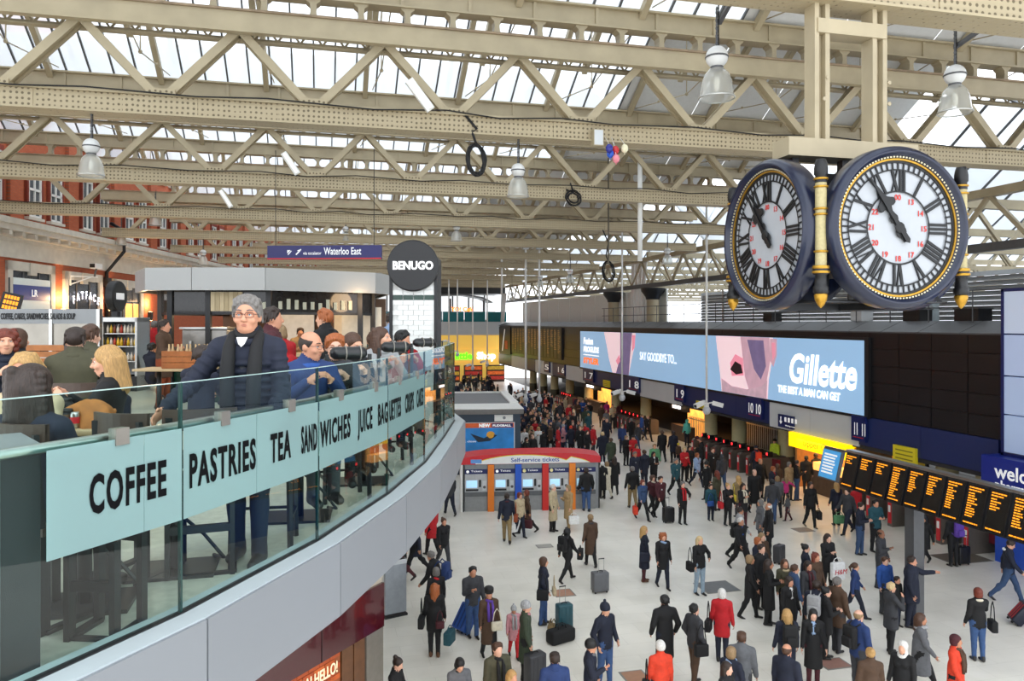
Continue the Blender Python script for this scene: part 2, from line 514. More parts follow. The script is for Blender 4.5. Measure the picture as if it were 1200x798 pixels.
for k in range(0, 11):
    Y = TY(k); xl = XL(Y) if k > 1 else -24
    tr = S(O('trim_%d' % (k + 1), None, None, (0, Y, 0)), names[k] + ' cream iron lattice roof truss across the concourse')
    b = MB()
    b.box(xl, XR, -.2, .2, 12.3, 12.68); b.box(xl, XR, -.28, .28, 12.68, 12.72); b.box(xl, XR, -.28, .28, 12.26, 12.3)
    b.build('bottom_chord', RIVET, tr)
    if k < 5:
        GS = MB().box(-.75, .75, -.215, .215, 12.3, 12.68).box(-.3, .3, -.21, .21, 12.68, 12.85).mesh('gusset_plate', RIVET)
        for j in range(math.ceil((xl - NODE(0)) / 3.2), int((XR - NODE(0)) / 3.2)): O('gusset_plate', GS, tr, (NODE(j) + 1.6, 0, 0))
    b = MB()
    for y in ((-.3,) if k < 6 else (-.3, .3)): b.box(xl, XR, y - .05, y + .05, 14.2, 14.62)
    MB().box(xl, XR, -.4, .4, 14.62, 14.67).build('top_plate', mat('rusty_top_plate', '#8d7a62', .7, var=.25, scale=3), tr)
    for y in (-.3, .3): b.box(xl, XR, y - .1, y + .1, 14.16, 14.2)
    b.build('top_chord', CREAM, tr)
    b = MB(); x = xl; sgn = 1
    while x < XR - .4 and k >= 6:
        b.bar((x, -.28 * sgn, 14.17), (x + .4, .28 * sgn, 14.17), .1, .03); x += .4; sgn = -sgn
    if k < 6:
        b.box(xl, XR, .27, .33, 14.2, 14.26); b.box(xl, XR, .27, .33, 14.55, 14.62); x = xl
        while x < XR - .5:
            b.bar((x, .3, 14.23), (x + .25, .3, 14.58), .045, .03, (0, 1, 0)); b.bar((x + .25, .3, 14.58), (x + .5, .3, 14.23), .045, .03, (0, 1, 0)); x += .5
    stuff(b.build('lacing', CREAM, tr))
    b = MB(); b.box(xl, XR, -.12, .12, 15.16, 15.6); b.box(xl, XR, -.2, .2, 15.12, 15.17); b.box(xl, XR, -.24, .24, 15.58, 15.63)
    x = NODE(0) - 1.2
    while x > xl: x -= 1.6
    while x < XR - .2:
        x += 1.6; b.box(x - .04, x + .04, -.17, .17, 15.15, 15.6)
    b.build('gutter_beam', CREAM, tr)
    if k < 4:
        for c in range(1):
            rr = random.Random(k * 7 + c); pts = []; x = max(xl, -14) + c * 2; zz = 12.74
            while x < XR - 1:
                pts.append((x, -.31 - .02 * c, zz + (-.10 if len(pts) % 2 else .02) * rr.uniform(.4, 1))); x += rr.uniform(1.2, 2.4)
            MB().path(pts, .018, 5).build('cable_run', RUBBER, tr, True)
    j0 = math.ceil((xl - NODE(0)) / 3.2); j1 = int((XR - NODE(0)) / 3.2)
    for j in range(j0, j1 + 1):
        if NODE(j) - 1.6 > xl: O('diagonal', DUP, tr, (NODE(j), 0, 0))
        if NODE(j) + 1.6 < XR: O('diagonal', DDN, tr, (NODE(j), 0, 0))
        if k < 5:
            for q in range(3):
                xx = NODE(j) + .53 + q * 1.067
                if xx < XR: O('bracket', SPOOL, tr, (xx, 0, 14.66))
    if k >= 5:
        b = MB(); x = NODE(j0) + .53
        while x < XR:
            b.box(x - .13, x + .13, -.15, .15, 14.66, 14.76); b.box(x - .06, x + .06, -.13, .13, 14.7, 15.1); b.box(x - .13, x + .13, -.15, .15, 15.04, 15.14); x += 1.067
        stuff(b.build('bracket', CREAM, tr))
GX = 10.6
PW = .68
slopeL = math.hypot(4.3, 2.5)
b = MB(); b.add([(0, 0, 0), (PW - .05, 0, 0), (PW - .05, -4.25, 2.47), (0, -4.25, 2.47)], [(0, 1, 2, 3)])
RPANE = b.mesh('roof_pane', ROOFGLASS)
b = MB(); b.bar((0, 0, 0), (0, -4.28, 2.49), .045, .07); RBAR = b.mesh('glazing_bar', GUNM)
b = MB(); b.bar((0, -.1, -.12), (0, -4.28, 2.38), .16, .2); RAFT = b.mesh('rafter', CREAM)
b = MB(); b.bar((0, 4.2, -.12), (0, 0, 2.38), .16, .2); RAFT2 = b.mesh('rafter', CREAM)
for k in range(0, 12):
    Y = TY(k); xl = XL(Y) if k > 1 else -24
    zg = 15.62
    npan = int((GX - xl) / PW)
    if 1 <= k <= 4:
        for i in range(npan):
            x = GX - (i + 1) * PW
            if x < -13: break
            O('roof_pane', RPANE, ceil, (x + .025, Y, zg + .04))
        xe = GX - i * PW
        if xe > xl + .5:
            b = MB(); b.add([(xl, Y, zg + .04), (xe, Y, zg + .04), (xe, Y - 4.25, zg + 2.51), (xl, Y - 4.25, zg + 2.51)], [(0, 1, 2, 3)])
            stuff(b.build('roof_pane', ROOFGLASS, ceil))
    else:
        b = MB()
        for i in range(npan):
            x = GX - (i + 1) * PW + .025
            b.add([(x, Y, zg + .04), (x + PW - .05, Y, zg + .04), (x + PW - .05, Y - 4.25, zg + 2.51), (x, Y - 4.25, zg + 2.51)], [(0, 1, 2, 3)])
        stuff(b.build('roof_pane', ROOFGLASS, ceil))
    b = MB()
    for i in range(npan + 1):
        x = GX - i * PW
        b.bar((x, Y, zg), (x, Y - 4.28, zg + 2.49), .05, .07)
    stuff(b.build('glazing_bar', GUNM, ceil))
    # far slope, ridge, solid white panels towards the platforms
    b = MB(); b.add([(xl, Y - 4.3, zg + 2.52), (GX, Y - 4.3, zg + 2.52), (GX, Y - 8.5, zg + .04), (xl, Y - 8.5, zg + .04)], [(0, 1, 2, 3)])
    b.build('rear_glazing', ROOFGLASS, ceil)
    b = MB(); b.box(xl, XR, Y - 4.38, Y - 4.22, zg + 2.4, zg + 2.6); b.build('ridge_beam', CREAM, ceil)
    b = MB()
    x = GX
    while x < XR - .1:
        x1 = min(x + 2.98, XR)
        b.add([(x, Y, zg + .04), (x1, Y, zg + .04), (x1, Y - 4.28, zg + 2.5), (x, Y - 4.28, zg + 2.5)], [(0, 1, 2, 3)])
        b.add([(x, Y - 4.3, zg + 2.52), (x1, Y - 4.3, zg + 2.52), (x1, Y - 8.5, zg + .04), (x, Y - 8.5, zg + .04)], [(0, 1, 2, 3)])
        x += 3.0
    b.build('solid_roof_panel', mat('white_roof_lining', '#d4d5d4', .7, var=.03), ceil)
    j0 = math.ceil((xl - NODE(0)) / 3.2); j1 = int((XR - NODE(0)) / 3.2)
    for j in range(j0, j1 + 1):
        O('rafter', RAFT, ceil, (NODE(j), Y, zg)); O('rafter', RAFT2, ceil, (NODE(j), Y - 8.5, zg))
    b = MB()
    if k < 6:
        for j in range(j0, j1 + 1):
            x = NODE(j) + .25
            b.tube((x, Y - .2, zg + .1), (x, Y - 4.3, zg - .55), .018, n=5); b.tube((x, Y - 4.3, zg - .55), (x, Y - 8.4, zg + .1), .018, n=5)
            b.tube((x, Y - 4.3, zg - .55), (x, Y - 4.3, zg + 2.4), .018, n=5)
            b.sphere((x, Y - 4.3, zg - .55), .06, 6, 4); b.sphere((x, Y - 2.2, zg - .2), .045, 6, 4)
        stuff(b.build('tie_rod', CREAM, ceil))

# longitudinal lattice girder and the train-shed roof beyond the facade
gird = S(O('trim_12', None, None, (23.2, 0, 0)), 'cream lattice girder running along the platform side')
b = MB(); b.box(-.18, .18, 6, 97, 10.35, 10.65); b.build('bottom_chord', GUNM, gird)
b = MB(); b.box(-.18, .18, 6, 97, 12.3, 12.6); b.build('top_chord', CREAM, gird)
b = MB(); b.bar((0, -.85, 10.6), (0, .85, 12.35), .16, .12, (1, 0, 0)); D1 = b.mesh('diagonal', CREAM)
b = MB(); b.bar((0, .85, 10.6), (0, -.85, 12.35), .16, .12, (1, 0, 0)); D2 = b.mesh('diagonal', CREAM)
for i in range(26):
    O('diagonal', D1, gird, (0, 8 + 3.44 * i, 0)); O('diagonal', D2, gird, (0, 9.72 + 3.44 * i, 0))
shed = S(O('ceiling_trainshed', None), 'train shed glass roof beyond the facade')
for k in range(0, 11):
    Y = TY(k)
    b = MB(); b.add([(XR + .6, Y, 13), (62, Y, 13), (62, Y - 4.3, 16), (XR + .6, Y - 4.3, 16)], [(0, 1, 2, 3)])
    b.add([(XR + .6, Y - 8.6, 13), (62, Y - 8.6, 13), (62, Y - 4.3, 16), (XR + .6, Y - 4.3, 16)], [(0, 1, 2, 3)])
    b.build('shed_glazing', ROOFGLASS, shed)
    b = MB()
    for i in range(24):
        x = XR + .7 + i * 1.6
        b.bar((x, Y, 12.95), (x, Y - 4.3, 15.95), .06, .08); b.bar((x, Y - 8.6, 12.95), (x, Y - 4.3, 15.95), .06, .08)
    stuff(b.build('shed_glazing_bar', GUNM, shed))
    b = MB(); b.box(XR + .6, 62, Y - .15, Y + .15, 12.6, 13); b.build('shed_beam', CREAM, shed)
    b = MB(); z = 1
    for i in range(12):
        x = XR + .8 + i * 3.2
        b.bar((x, Y, 12.7), (x + 1.6, Y, 10.9), .16, .14, (0, 1, 0)); b.bar((x + 1.6, Y, 10.9), (x + 3.2, Y, 12.7), .16, .14, (0, 1, 0))
    b.box(XR + .6, 62, Y - .12, Y + .12, 10.7, 10.95)
    stuff(b.build('shed_lattice', CREAM, shed))
b = MB(); b.box(58, 58.3, -5, 105, 0, 5.5); S(b.build('wall_far_platform', mat('dull_green_grey_wall', '#6d7472', .8, var=.2, scale=.3)), 'distant platform wall')
b = MB(); b.box(XF0 + 2.6, 58, -5, 105, 0, .015); S(b.build('floor_platforms', mat('platform_asphalt', '#6b6863', .8, var=.1)), 'grey platform floor beyond the gates')
for ya, yb in ((47, 96), (12, 27.5)): MB().box(XF0 + 8.6, XF0 + 8.8, ya, yb, 0, 3).build('shade_backdrop', mat('shade_backdrop', '#33322f', .8, var=.3, scale=.4), shed)  # added dark sheets that stand in for shade behind the gates

# ------------------------------------------------------------------ facade on the platform side
wr = S(O('wall_right', None), 'black clad facade with blue and white fascia above the ticket gates')
def slab(y0, y1, z0, z1, x=XF, d=.12): return MB().box(x, x + d, y0, y1, z0, z1)
Y0, Y1 = 20.48, 95.2
MB().box(XF + .1, XF + 1.2, Y0, Y1, 2.7, 7.45).build('core', NEARB, wr)
rows = [3.93, 4.66, 5.37, 6.05, 6.75, 7.44]
ys = [20.5, 22.15, 23.8, 25.45, 27.1] + [27.1 + 5.99 * i for i in range(1, 12)]
for i in range(len(ys) - 1):
    for j in range(5):
        dx = rnd.uniform(-.01, .01)
        slab(ys[i] + .012, min(ys[i + 1], Y1) - .012, rows[j] + .012, rows[j + 1] - .012, XF + dx).build('cladding_panel', NEARB, wr)
for i in range(38):
    ya = Y0 + i * 1.97 + .02
    MB().add([(XF - .04, ya, 7.44), (XF - .04, ya + 1.93, 7.44), (XF + .95, ya + 1.93, 7.86), (XF + .95, ya, 7.86), (XF - .04, ya, 7.38), (XF - .04, ya + 1.93, 7.38), (XF + .95, ya + 1.93, 7.8), (XF + .95, ya, 7.8)],
             [(0, 1, 2, 3), (4, 5, 6, 7), (0, 1, 5, 4), (1, 2, 6, 5), (2, 3, 7, 6), (3, 0, 4, 7)]).build('coping_panel', GUNM, wr)
# blue and white bands: (from px, to px, kind)
bands = [(1172, 1008, 'b'), (1008, 903, 'w'), (903, 800, 'b'), (800, 751, 'w'), (751, 686, 'b'), (686, 664, 'w'), (664, 648, 'b'), (648, 628, 'w'), (628, 618, 'b'), (618, 600, 'w'), (600, 585, 'b')]
for p, q, kd in bands:
    ya, yb = max(YF(p), 20.5), min(YF(q), Y1)
    nn = max(1, round((yb - ya) / 3.2)); st = (yb - ya) / nn
    for i in range(nn):
        slab(ya + i * st + .008, ya + (i + 1) * st - .008, 2.72 if kd == 'b' else 2.62, 3.9, XF - .06, .2).build('fascia_panel', NAVY if kd == 'b' else OFFW, wr)
# soffit, extended back to shade the space behind, and columns under the facade
MB().box(XF, XF + 9, Y0, Y1, 2.55, 2.7).build('soffit', mat('dark_soffit', '#2a2a2c', .7), wr)
cols = [1158, 1110, 1010, 921, 866, 833, 757, 722, 690, 668, 650, 637, 625]
b = MB(); b.lathe([(.42, 0), (.42, .9), (.4, .92), (.4, 2.6)], 20); b.cur = 0
CME = b.mesh('column_shaft', COLUMN, True)
b = MB(); b.lathe([(.44, 0), (.44, .85), (.43, .87)], 20); CB = b.mesh('column_base', mat('dark_olive_base', '#4a4632', .5), True)
for i, p in enumerate(cols):
    c = S(O('column', None, None, (XF + 1.65, YF(p, XF + 1.65), 0)), 'round cream column under the blue fascia')
    O('column_shaft', CME, c); O('column_base', CB, c)
# roof columns rising behind the facade, with dark capitals
for p in (765, 719, 1093):
    yy = YF(p, XF + 1.9)
    c = S(O('column', None, None, (XF + 1.9, yy, 0)), 'tall roof column rising behind the facade')
    if p == 1093: MB().box(-.16, .16, -.16, .16, 7.5, 12.4).build('column_shaft', mat('pale_blue_grey_steel', '#a9b5b8', .5), c)
    else:
        MB().lathe([(.45, 7), (.45, 9.7)], 18).build('column_shaft', CREAM, c, True)
        MB().lathe([(.5, 9.5), (.55, 9.7), (.85, 10.1), (.9, 10.35)], 18).build('capital', DSTEEL, c, True)
# silver louvre wall and white boards over the facade
lv = S(O('wall_louvre', None), 'silver louvred screen wall above the facade')
for i in range(11):
    MB().add([(24.6, 17, 7.7 + i * .19), (24.6, 47, 7.7 + i * .19), (24.72, 47, 7.88 + i * .19), (24.72, 17, 7.88 + i * .19), (24.75, 17, 7.7 + i * .19), (24.75, 47, 7.7 + i * .19)],
             [(0, 1, 2, 3), (0, 1, 5, 4), (3, 2, 5, 4)]).build('slat', mat('silver_louvre', '#aeb2b6', .4, .3, .05), lv)
for i in range(5): MB().box(24.5, 24.58, 19 + i * 6.2, 19.12 + i * 6.2, 7.6, 9.9).build('louvre_post', STEEL, lv)
bw = S(O('wall_boards', None), 'off-white vertical board wall above the facade')
for i in range(22): MB().box(24.5 + .02 * (i % 2), 24.62, 52 + i * 1.9, 53.86 + i * 1.9, 7.6, 10.3).build('board', mat('off_white_board', '#e6e6e0', .6, var=.04), bw)
rl = S(O('trim_13', None), 'thin maintenance handrail on top of the facade')
for z in (8.35, 8.95): MB().tube((22.5, 20.5, z), (22.5, 60, z), .025, n=6).build('rail', GUNM, rl)
b = MB(); b.tube((0, 0, 7.8), (0, 0, 8.97), .025, n=6); PM = b.mesh('post', GUNM)
for i in range(20): O('post', PM, rl, (22.5, 20.6 + i * 2.05, 0))
for i, (p, sz) in enumerate(((1075, .9), (1140, 1.1), (905, .8), (1010, .7))):
    t = T('roof_plant_box', ['dark equipment box on the facade top under the clock', 'long dark equipment box on the facade top at far right', 'black box on the facade top left of the clock', 'small pale box on the facade top below the clock'][i], 'equipment box', (XF + 1.4, YF(p, XF + 1.4), 7.8), 0, 'equipment on the facade top')
    MB().box(-.3, .3, -sz / 2, sz / 2, 0, .5).build('casing', BLACK if i < 3 else OFFW, t); MB().box(-.33, .33, -sz / 2 - .03, sz / 2 + .03, .5, .54).build('lid', GUNM, t)

# ------------------------------------------------------------------ far end of the concourse
fe = S(O('wall_end', None), 'far end wall with yellow lit shops and a mezzanine')
def FE(px, py, Y=97.):                                       # bearing on the end wall
    q = (px - 600) / 900; t = Y / (CY - q * SY)
    return (q * CY + SY) * t, CAM_H + (378 - py) / 900 * t
EW = 97.
x0, x1 = -16, 23
MB().box(x0, x1, EW + 6, EW + 6.4, 0, 18).build('back_wall', mat('end_wall_grey', '#b5b3ab', .7, var=.1, scale=.3), fe)
MB().box(x0, x1, EW - .4, EW + 6, 6.2, 7.9).build('mezzanine_edge', OFFW, fe)
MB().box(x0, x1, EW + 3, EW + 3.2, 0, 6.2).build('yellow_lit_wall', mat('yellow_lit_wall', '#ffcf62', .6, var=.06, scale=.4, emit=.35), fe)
for i in range(9): MB().box(x0 + i * 4.4, x0 + i * 4.4 + .1, EW + 2.9, EW + 3.02, 0, 6.2).build('pilaster', WOOD, fe)
for i in range(14):
    MB().box(x0 + i * 2.8, x0 + i * 2.8 + 2.7, EW - .38, EW - .34, 7.9, 9.2).build('glass_rail_panel', mat('teal_rail_glass', '#1f6d73', .1, var=.2, scale=.5), fe)
MB().box(x0, x1, EW + 5.9, EW + 5.98, 8.2, 11.6).build('lit_window_strip', mat('bright_window_strip', '#eef2f4', .4, var=.02, emit=.9), fe)
for i in range(18): MB().box(x0 + i * 2.2, x0 + i * 2.2 + .16, EW + 5.7, EW + 5.9, 8, 11.6).build('mullion', DSTEEL, fe)
MB().box(x0, x1, EW - .2, EW + 6, 11.5, 12.4).build('dark_fascia', DSTEEL, fe)
xx, zz = FE(523, 365); text('YO! Café', .75, mat('orange_neon', '#ff7a1e', .4, var=0, emit=2.2), fe, (xx + .6, EW - .3, 9.25), bold=.03)
xx, zz = FE(534, 424)
sgn = T('shop_sign', 'lit green and white shop sign on the far yellow wall', 'shop sign', (xx + .4, EW + 2.7, 3.0))
text('little', 1.25, mat('green_lit', '#4fd417', .4, var=0, emit=2.), sgn, (0, 0, 0), bold=.05)
text('Shop', 1.25, mat('white_lit', '#f4f4ff', .4, var=0, emit=2.), sgn, (2.9, 0, 0), bold=.05)
MB().box(-.3, 6, .1, .2, -.3, 1.3).build('sign_board', mat('yellow_lit_wall', '#ffcf62'), sgn)
for i in range(3):
    t = T('shop_stand', ['left', 'middle', 'right'][i] + ' glowing goods shelf under the green shop sign', 'shelf', (xx - 1.5 + i * 3, EW + 2.0, 0), 0, 'goods shelves at the far shop')
    MB().box(0, 2.4, 0, .5, 0, 2.2).build('carcass', DWOOD, t)
    for j in range(3): MB().box(.1, 2.3, -.05, 0, .3 + j * .65, .75 + j * .65).build('goods', mat('goods%d' % ((i + j) % 3), ['#e0672a', '#c9a23a', '#b0332a'][(i + j) % 3], .6, var=.4, scale=6, emit=.25), t)
# escalator canopy on the far mezzanine
xx, zz = FE(530, 370)
t = T('canopy', 'grey curved canopy on the far mezzanine under the orange neon', 'canopy', (xx, EW + 1.5, 7.9))
prf = [(-4.5, 2.6), (-4, 3.1), (-2, 3.5), (1.5, 3.6), (4, 3.2), (5.4, 2.5), (5.2, 2.45), (3.9, 3.0), (1.5, 3.4), (-2, 3.3), (-4, 2.9)]
MB().prism(prf, -1.5, 1.5, Matrix(((1, 0, 0, 0), (0, 0, 1, 0), (0, 1, 0, 0), (0, 0, 0, 1)))).build('roof', GREYPANEL, t)
for x in (-4.2, 0, 4.4): MB().tube((x, 0, 0), (x, 0, 3), .12).build('post', GUNM, t)
# ------------------------------------------------------------------ advertising screen
SCR = mat('screen_sky_blue', '#8fb4d6', .4, var=.03, scale=.15, emit=.54)
FR = (R(90), 0, R(-90))                                      # lettering that faces the concourse (-X)
def on_facade(px, z, x=XF): return (x, YF(px, x), z)
ya, yb = 27.24, 63.08
t = T('advertising_screen', 'long bright blue razor advertising screen on the black facade', 'screen', (XF - .06, 0, 0))
MB().box(-.08, .1, ya - .25, yb + .25, 3.96 - .12, 7.06 + .12).build('screen_frame', BLACK, t)
MB().box(-.1, 0, ya, yb, 3.96, 7.06).build('display', SCR, t)
def onscr(px): return YF(px, XF - .15)
def face(parts):
    for i, (pts, m) in enumerate(parts):
        vs = [(-.104 - .003 * i, onscr(p), z) for p, z in pts]
        MB().add(vs, [tuple(range(len(vs)))]).build('picture', m, t)
SKL = mat('screen_skin_light', '#f0d2d8', .5, var=.08, scale=1.5, emit=.54)
SKM = mat('screen_skin_mid', '#c79fae', .5, var=.1, scale=2, emit=.45)
SKD = mat('screen_skin_shadow', '#77688f', .5, var=.15, scale=2, emit=.4)
SKK = mat('screen_dark', '#2a1420', .5, var=.1, emit=.1)
SKP = mat('screen_pink', '#e58ca0', .5, var=.1, emit=.55)
zt, zb = 7.05, 3.97
face([([(708, zt), (745, zt), (744, 6.2), (740, 5.0), (737, zb), (718, zb), (714, 5.0), (711, 6.1)], SKL),
      ([(727, zt), (741, zt), (739, 5.6), (737, zb), (722, zb), (727, 5.2)], SKD),
      ([(722, 4.9), (726, 5.4), (727, 4.9), (724, 4.6)], SKP), ([(741, 6.9), (745, 6.9), (744, 6.0), (741, 5.7)], SKP)])
face([([(839, zt), (906, zt), (905, 5.9), (901, 4.9), (900, zb), (846, zb), (844, 5.0), (841, 6.2)], SKL),
      ([(868, zt), (902, zt), (903, 5.9), (899, 4.9), (899, zb), (880, zb), (873, 5.0)], SKM),
      ([(876, 6.9), (895, 6.9), (898, 5.6), (892, 4.9), (884, 5.4)], SKD),
      ([(856, 5.6), (862, 6.1), (871, 5.9), (872, 5.0), (858, 4.9)], SKP),
      ([(856, 5.25), (862, 5.72), (869, 5.55), (871, 5.12), (863, 5.0)], SKK),
      ([(903, 7.0), (911, 7.0), (911, 6.2), (907, 5.6), (903, 5.9)], SKM), ([(905, 6.8), (909, 6.8), (909, 6.2), (906, 5.9)], SKP),
      ([(846, 4.7), (858, 4.35), (876, 4.3), (893, 4.55), (900, 4.9), (899, zb), (847, zb)], mat('screen_stubble', '#c4a3b0', .6, var=.18, scale=2.5, emit=.42))])
SW = mat('screen_white', '#ffffff', .5, var=0, emit=.75)
def scr_text(body, p0, p1, z, size, m=SW, bold=0., shear=0.):
    o = text(body, size, m, t, (-.115, onscr(p0), z), FR, bold=bold, shear=shear)
    return fit(o, onscr(p0) - onscr(p1))
scr_text('Gillette', 924, 1002, 5.0, 1.9, bold=.05, shear=.18)
scr_text('THE BEST A MAN CAN GET', 912, 985, 4.42, .48, bold=.018, shear=.1)
scr_text('SAY GOODBYE TO...', 750, 793, 5.2, .8, bold=.006)
scr_text('Fusion', 684, 695, 6.0, .75, bold=.03, shear=.1); scr_text('PROGLIDE', 684, 702, 5.35, .62, bold=.03, shear=.1)
MB().box(-.12, -.1, onscr(702), onscr(684), 5.05, 5.12).build('underline', SW, t)
scr_text('STYLER', 684, 702, 4.4, .62, mat('screen_orange', '#ff7a35', .5, var=0, emit=.75), bold=.04, shear=.1)
lb = fit(text('JCDecaux', .3, WTEXT, t, (-.1, YF(1003), 3.66), FR, bold=.012), YF(1003) - YF(1015))

# ------------------------------------------------------------------ big destination board further along the facade
t = T('destination_board', 'long dark destination board with dim amber columns at the far facade', 'departure board', (XF - .05, 0, 0))
y_a, y_b = YF(660), 88.0
MB().box(-.1, .1, y_a, y_b, 4.3, 7.3).build('board_frame', BLACK, t)
nn = 16
for i in range(nn):
    b = MB(); yy = y_a + .2 + i * (y_b - y_a - .4) / nn; wd = (y_b - y_a - .4) / nn - .15
    MB().box(-.12, -.1, yy, yy + wd, 4.4, 7.2).build('board_panel', mat('brown_black_panel', '#2a241c', .4, var=.2), t)
    for r in range(rnd.randint(9, 17)):
        z = 7.0 - r * .15
        b.box(-.135, -.12, yy + wd - .1 - rnd.uniform(.4, .9) * wd * .85, yy + wd - .08, z, z + .075)
    stuff(b.build('amber_text', DAMBER, t))
t = T('poster_screen', 'small dark screen with red and white picture at the far facade end', 'screen', (XF - .06, 0, 0))
MB().box(-.1, .1, 88.6, 94.6, 4.0, 7.3).build('screen_frame', BLACK, t)
MB().box(-.11, -.1, 90, 91.4, 4.6, 5.6).build('red_patch', RED, t); MB().add([(-.12, 92.4, 4.3), (-.12, 92.9, 4.3), (-.12, 91.6, 7), (-.12, 91.2, 7)], [(0, 1, 2, 3)]).build('white_streak', WTEXT, t)

# platform number signs
for p, s, dd, z0 in ((1003, '11  11', 16, 3.0), (879, '10 10', 18, 3.0), (794, '1 9', 11, 3.0), (738, '1 8', 14, 3.0), (686, '1 7', 12, 3.0), (655, '1 6', 9, 3.0), (640, '5', 6, 3.0)):
    yy = YF(p); wd = yy - YF(p + dd)
    num = s.split()[-1]
    t = T('platform_sign', 'navy sign with white %s on the facade fascia' % {'11': 'eleven, nearest the yellow shop', '10': 'ten, right below the blue screen', '9': 'nine, over the glowing kiosk', '8': 'eight, under the first screen picture', '7': 'seven, at the screen left end', '6': 'six, under the dark board', '5': 'five, farthest away'}[num], 'sign', (XF - .2, yy, z0))
    MB().box(-.03, .12, -wd, 0, -.12, .92).build('sign_plate', NAVYD, t)
    fit(text(s, .72, WTEXT, t, (-.04, -.15, .14), FR, bold=.008), wd * .8)
    MB().box(-.034, -.03, -wd * .9, -wd * .15, .02, .05).build('red_line', RED, t)
# waiting room sign, yellow shop sign, small yellow signs
t = T('wayfinding_sign', 'small navy sign with arrow and pictograms above the yellow shop', 'sign', (XF - .12, YF(915), 2.72))
wd = YF(915) - YF(933)
MB().box(-.04, .05, -wd, 0, 0, .62).build('sign_plate', NAVYD, t)
b = MB(); b.bar((-.045, -.25, .52), (-.045, -.25, .25), .01, .06, (0, 1, 0)); b.add([(-.046, -.12, .3), (-.046, -.38, .3), (-.046, -.25, .14)], [(0, 1, 2)]); b.build('arrow', WTEXT, t)
b = MB()
for i in range(4): b.box(-.046, -.04, -.55 - i * .28 - .16, -.55 - i * .28, .3, .52)
stuff(b.build('pictograms', WTEXT, t)); fit(text('Waiting room', .1, WTEXT, t, (-.045, -.6, .1), FR), .8)
t = T('shop_unit', 'yellow fronted shop glowing orange under the white fascia', 'shop', (XF - .02, YF(930), 0))
L = YF(930) - YF(999)
MB().box(-.25, .2, -L, 0, 1.95, 2.62).build('lit_sign', YELLOW, t)
fit(text('Upper Crust', .42, mat('orange_lettering', '#d99a00', .5, var=0), t, (-.26, -1.1, 2.13), FR, bold=.004), 2.4)
MB().box(2.0, 2.2, -L, 0, 0, 2.5).build('glowing_back_wall', mat('shop_glow', '#f08a3c', .6, var=.5, scale=1.4, emit=.8), t)
MB().box(.1, 2, -.15, 0, 0, 2.5).build('side_wall', WOOD, t); MB().box(.1, 2, -L, -L + .15, 0, 2.5).build('side_wall', WOOD, t)
MB().box(.1, .6, -L + .6, -1.2, 0, 1.05).build('counter', DWOOD, t)
MB().box(.15, .55, -L + .7, -1.3, 1.05, 1.4).build('display_case', WARMSOFT, t)
for i in range(4): MB().box(1.8, 1.98, -L + .5 + i * 1.5, -L + 1.7 + i * 1.5, 1.5, 2.3).build('menu_panel', mat('menu_panel%d' % (i % 2), ['#ffe6b8', '#7c4a28'][i % 2], .5, emit=.7), t)
l = bpy.data.lights.new('shop_light', 'AREA'); l.energy = 160; l.color = (1, .6, .28); l.size = 3
lo = bpy.data.objects.new('shop_light', l); COL.objects.link(lo); lo.parent = t; lo.location = (.9, -L / 2, 2.4)
for i, (p, q) in enumerate(((796, 774), (695, 676))):
    y0 = YF(q, XF + .4); L = abs(y0 - YF(p, XF + .4))
    t = T('shop_unit', ['glowing orange food kiosk below the platform sign nine', 'glowing orange food kiosk at the far end beside the platform sign seven'][i], 'shop', (XF + 1.1, y0, 0))
    MB().box(1.3, 1.5, -L, 0, 0, 2.5).build('glowing_back_wall', mat('kiosk_glow', '#f7a34c', .6, var=.6, scale=2.2, emit=1.1), t)
    MB().box(-.05, .05, -L, 0, 2.0, 2.5).build('dark_sign_board', BLACK, t)
    MB().box(-.1, -.05, -L * .6, -L * .2, 2.1, 2.35).build('lit_sign', mat('kiosk_sign_white', '#f4f6ff', .5, var=0, emit=1.5), t)
    MB().box(0, .5, -L + .2, -.2, 0, 1).build('counter', DWOOD, t)
    l = bpy.data.lights.new('kiosk_light', 'AREA'); l.energy = 90; l.color = (1, .62, .3); l.size = 2
    lo = bpy.data.objects.new('kiosk_light', l); COL.objects.link(lo); lo.parent = t; lo.location = (.6, -L / 2, 2.4)
for p, q, z0, z1, lab in ((1047, 1073, 2.42, 3.05, 'yellow notice hanging below the blue fascia beside the sign eleven'), (816, 826, 2.75, 3.15, 'small yellow notice behind the camera pole on the fascia'), (707, 714, 2.75, 3.25, 'tiny yellow notice on the fascia by the sign seven')):
    yy = YF(p, XF - .15); wd = yy - YF(q, XF - .15)
    t = T('notice', lab, 'sign', (XF - .15, yy, z0))
    MB().box(-.03, .1, -wd, 0, 0, z1 - z0).build('plate', YSIGN, t)
    b = MB()
    for r in range(3): b.box(-.034, -.03, -wd * .9, -wd * .12, (z1 - z0) * (.2 + r * .25), (z1 - z0) * (.28 + r * .25))
    stuff(b.build('small_print', mat('ochre_print', '#8a7c18', .5), t))
t = T('notice', 'dark hanging sign with yellow print under the yellow notice', 'sign', (XF + .6, YF(1067, XF + .6), 2.1))
MB().box(-.05, .05, -.9, 0, 0, .4).build('plate', BLACK, t); MB().box(-.055, -.05, -.8, -.1, .1, .3).build('print', mat('ochre_print2', '#a08a20', .5, emit=.1), t)

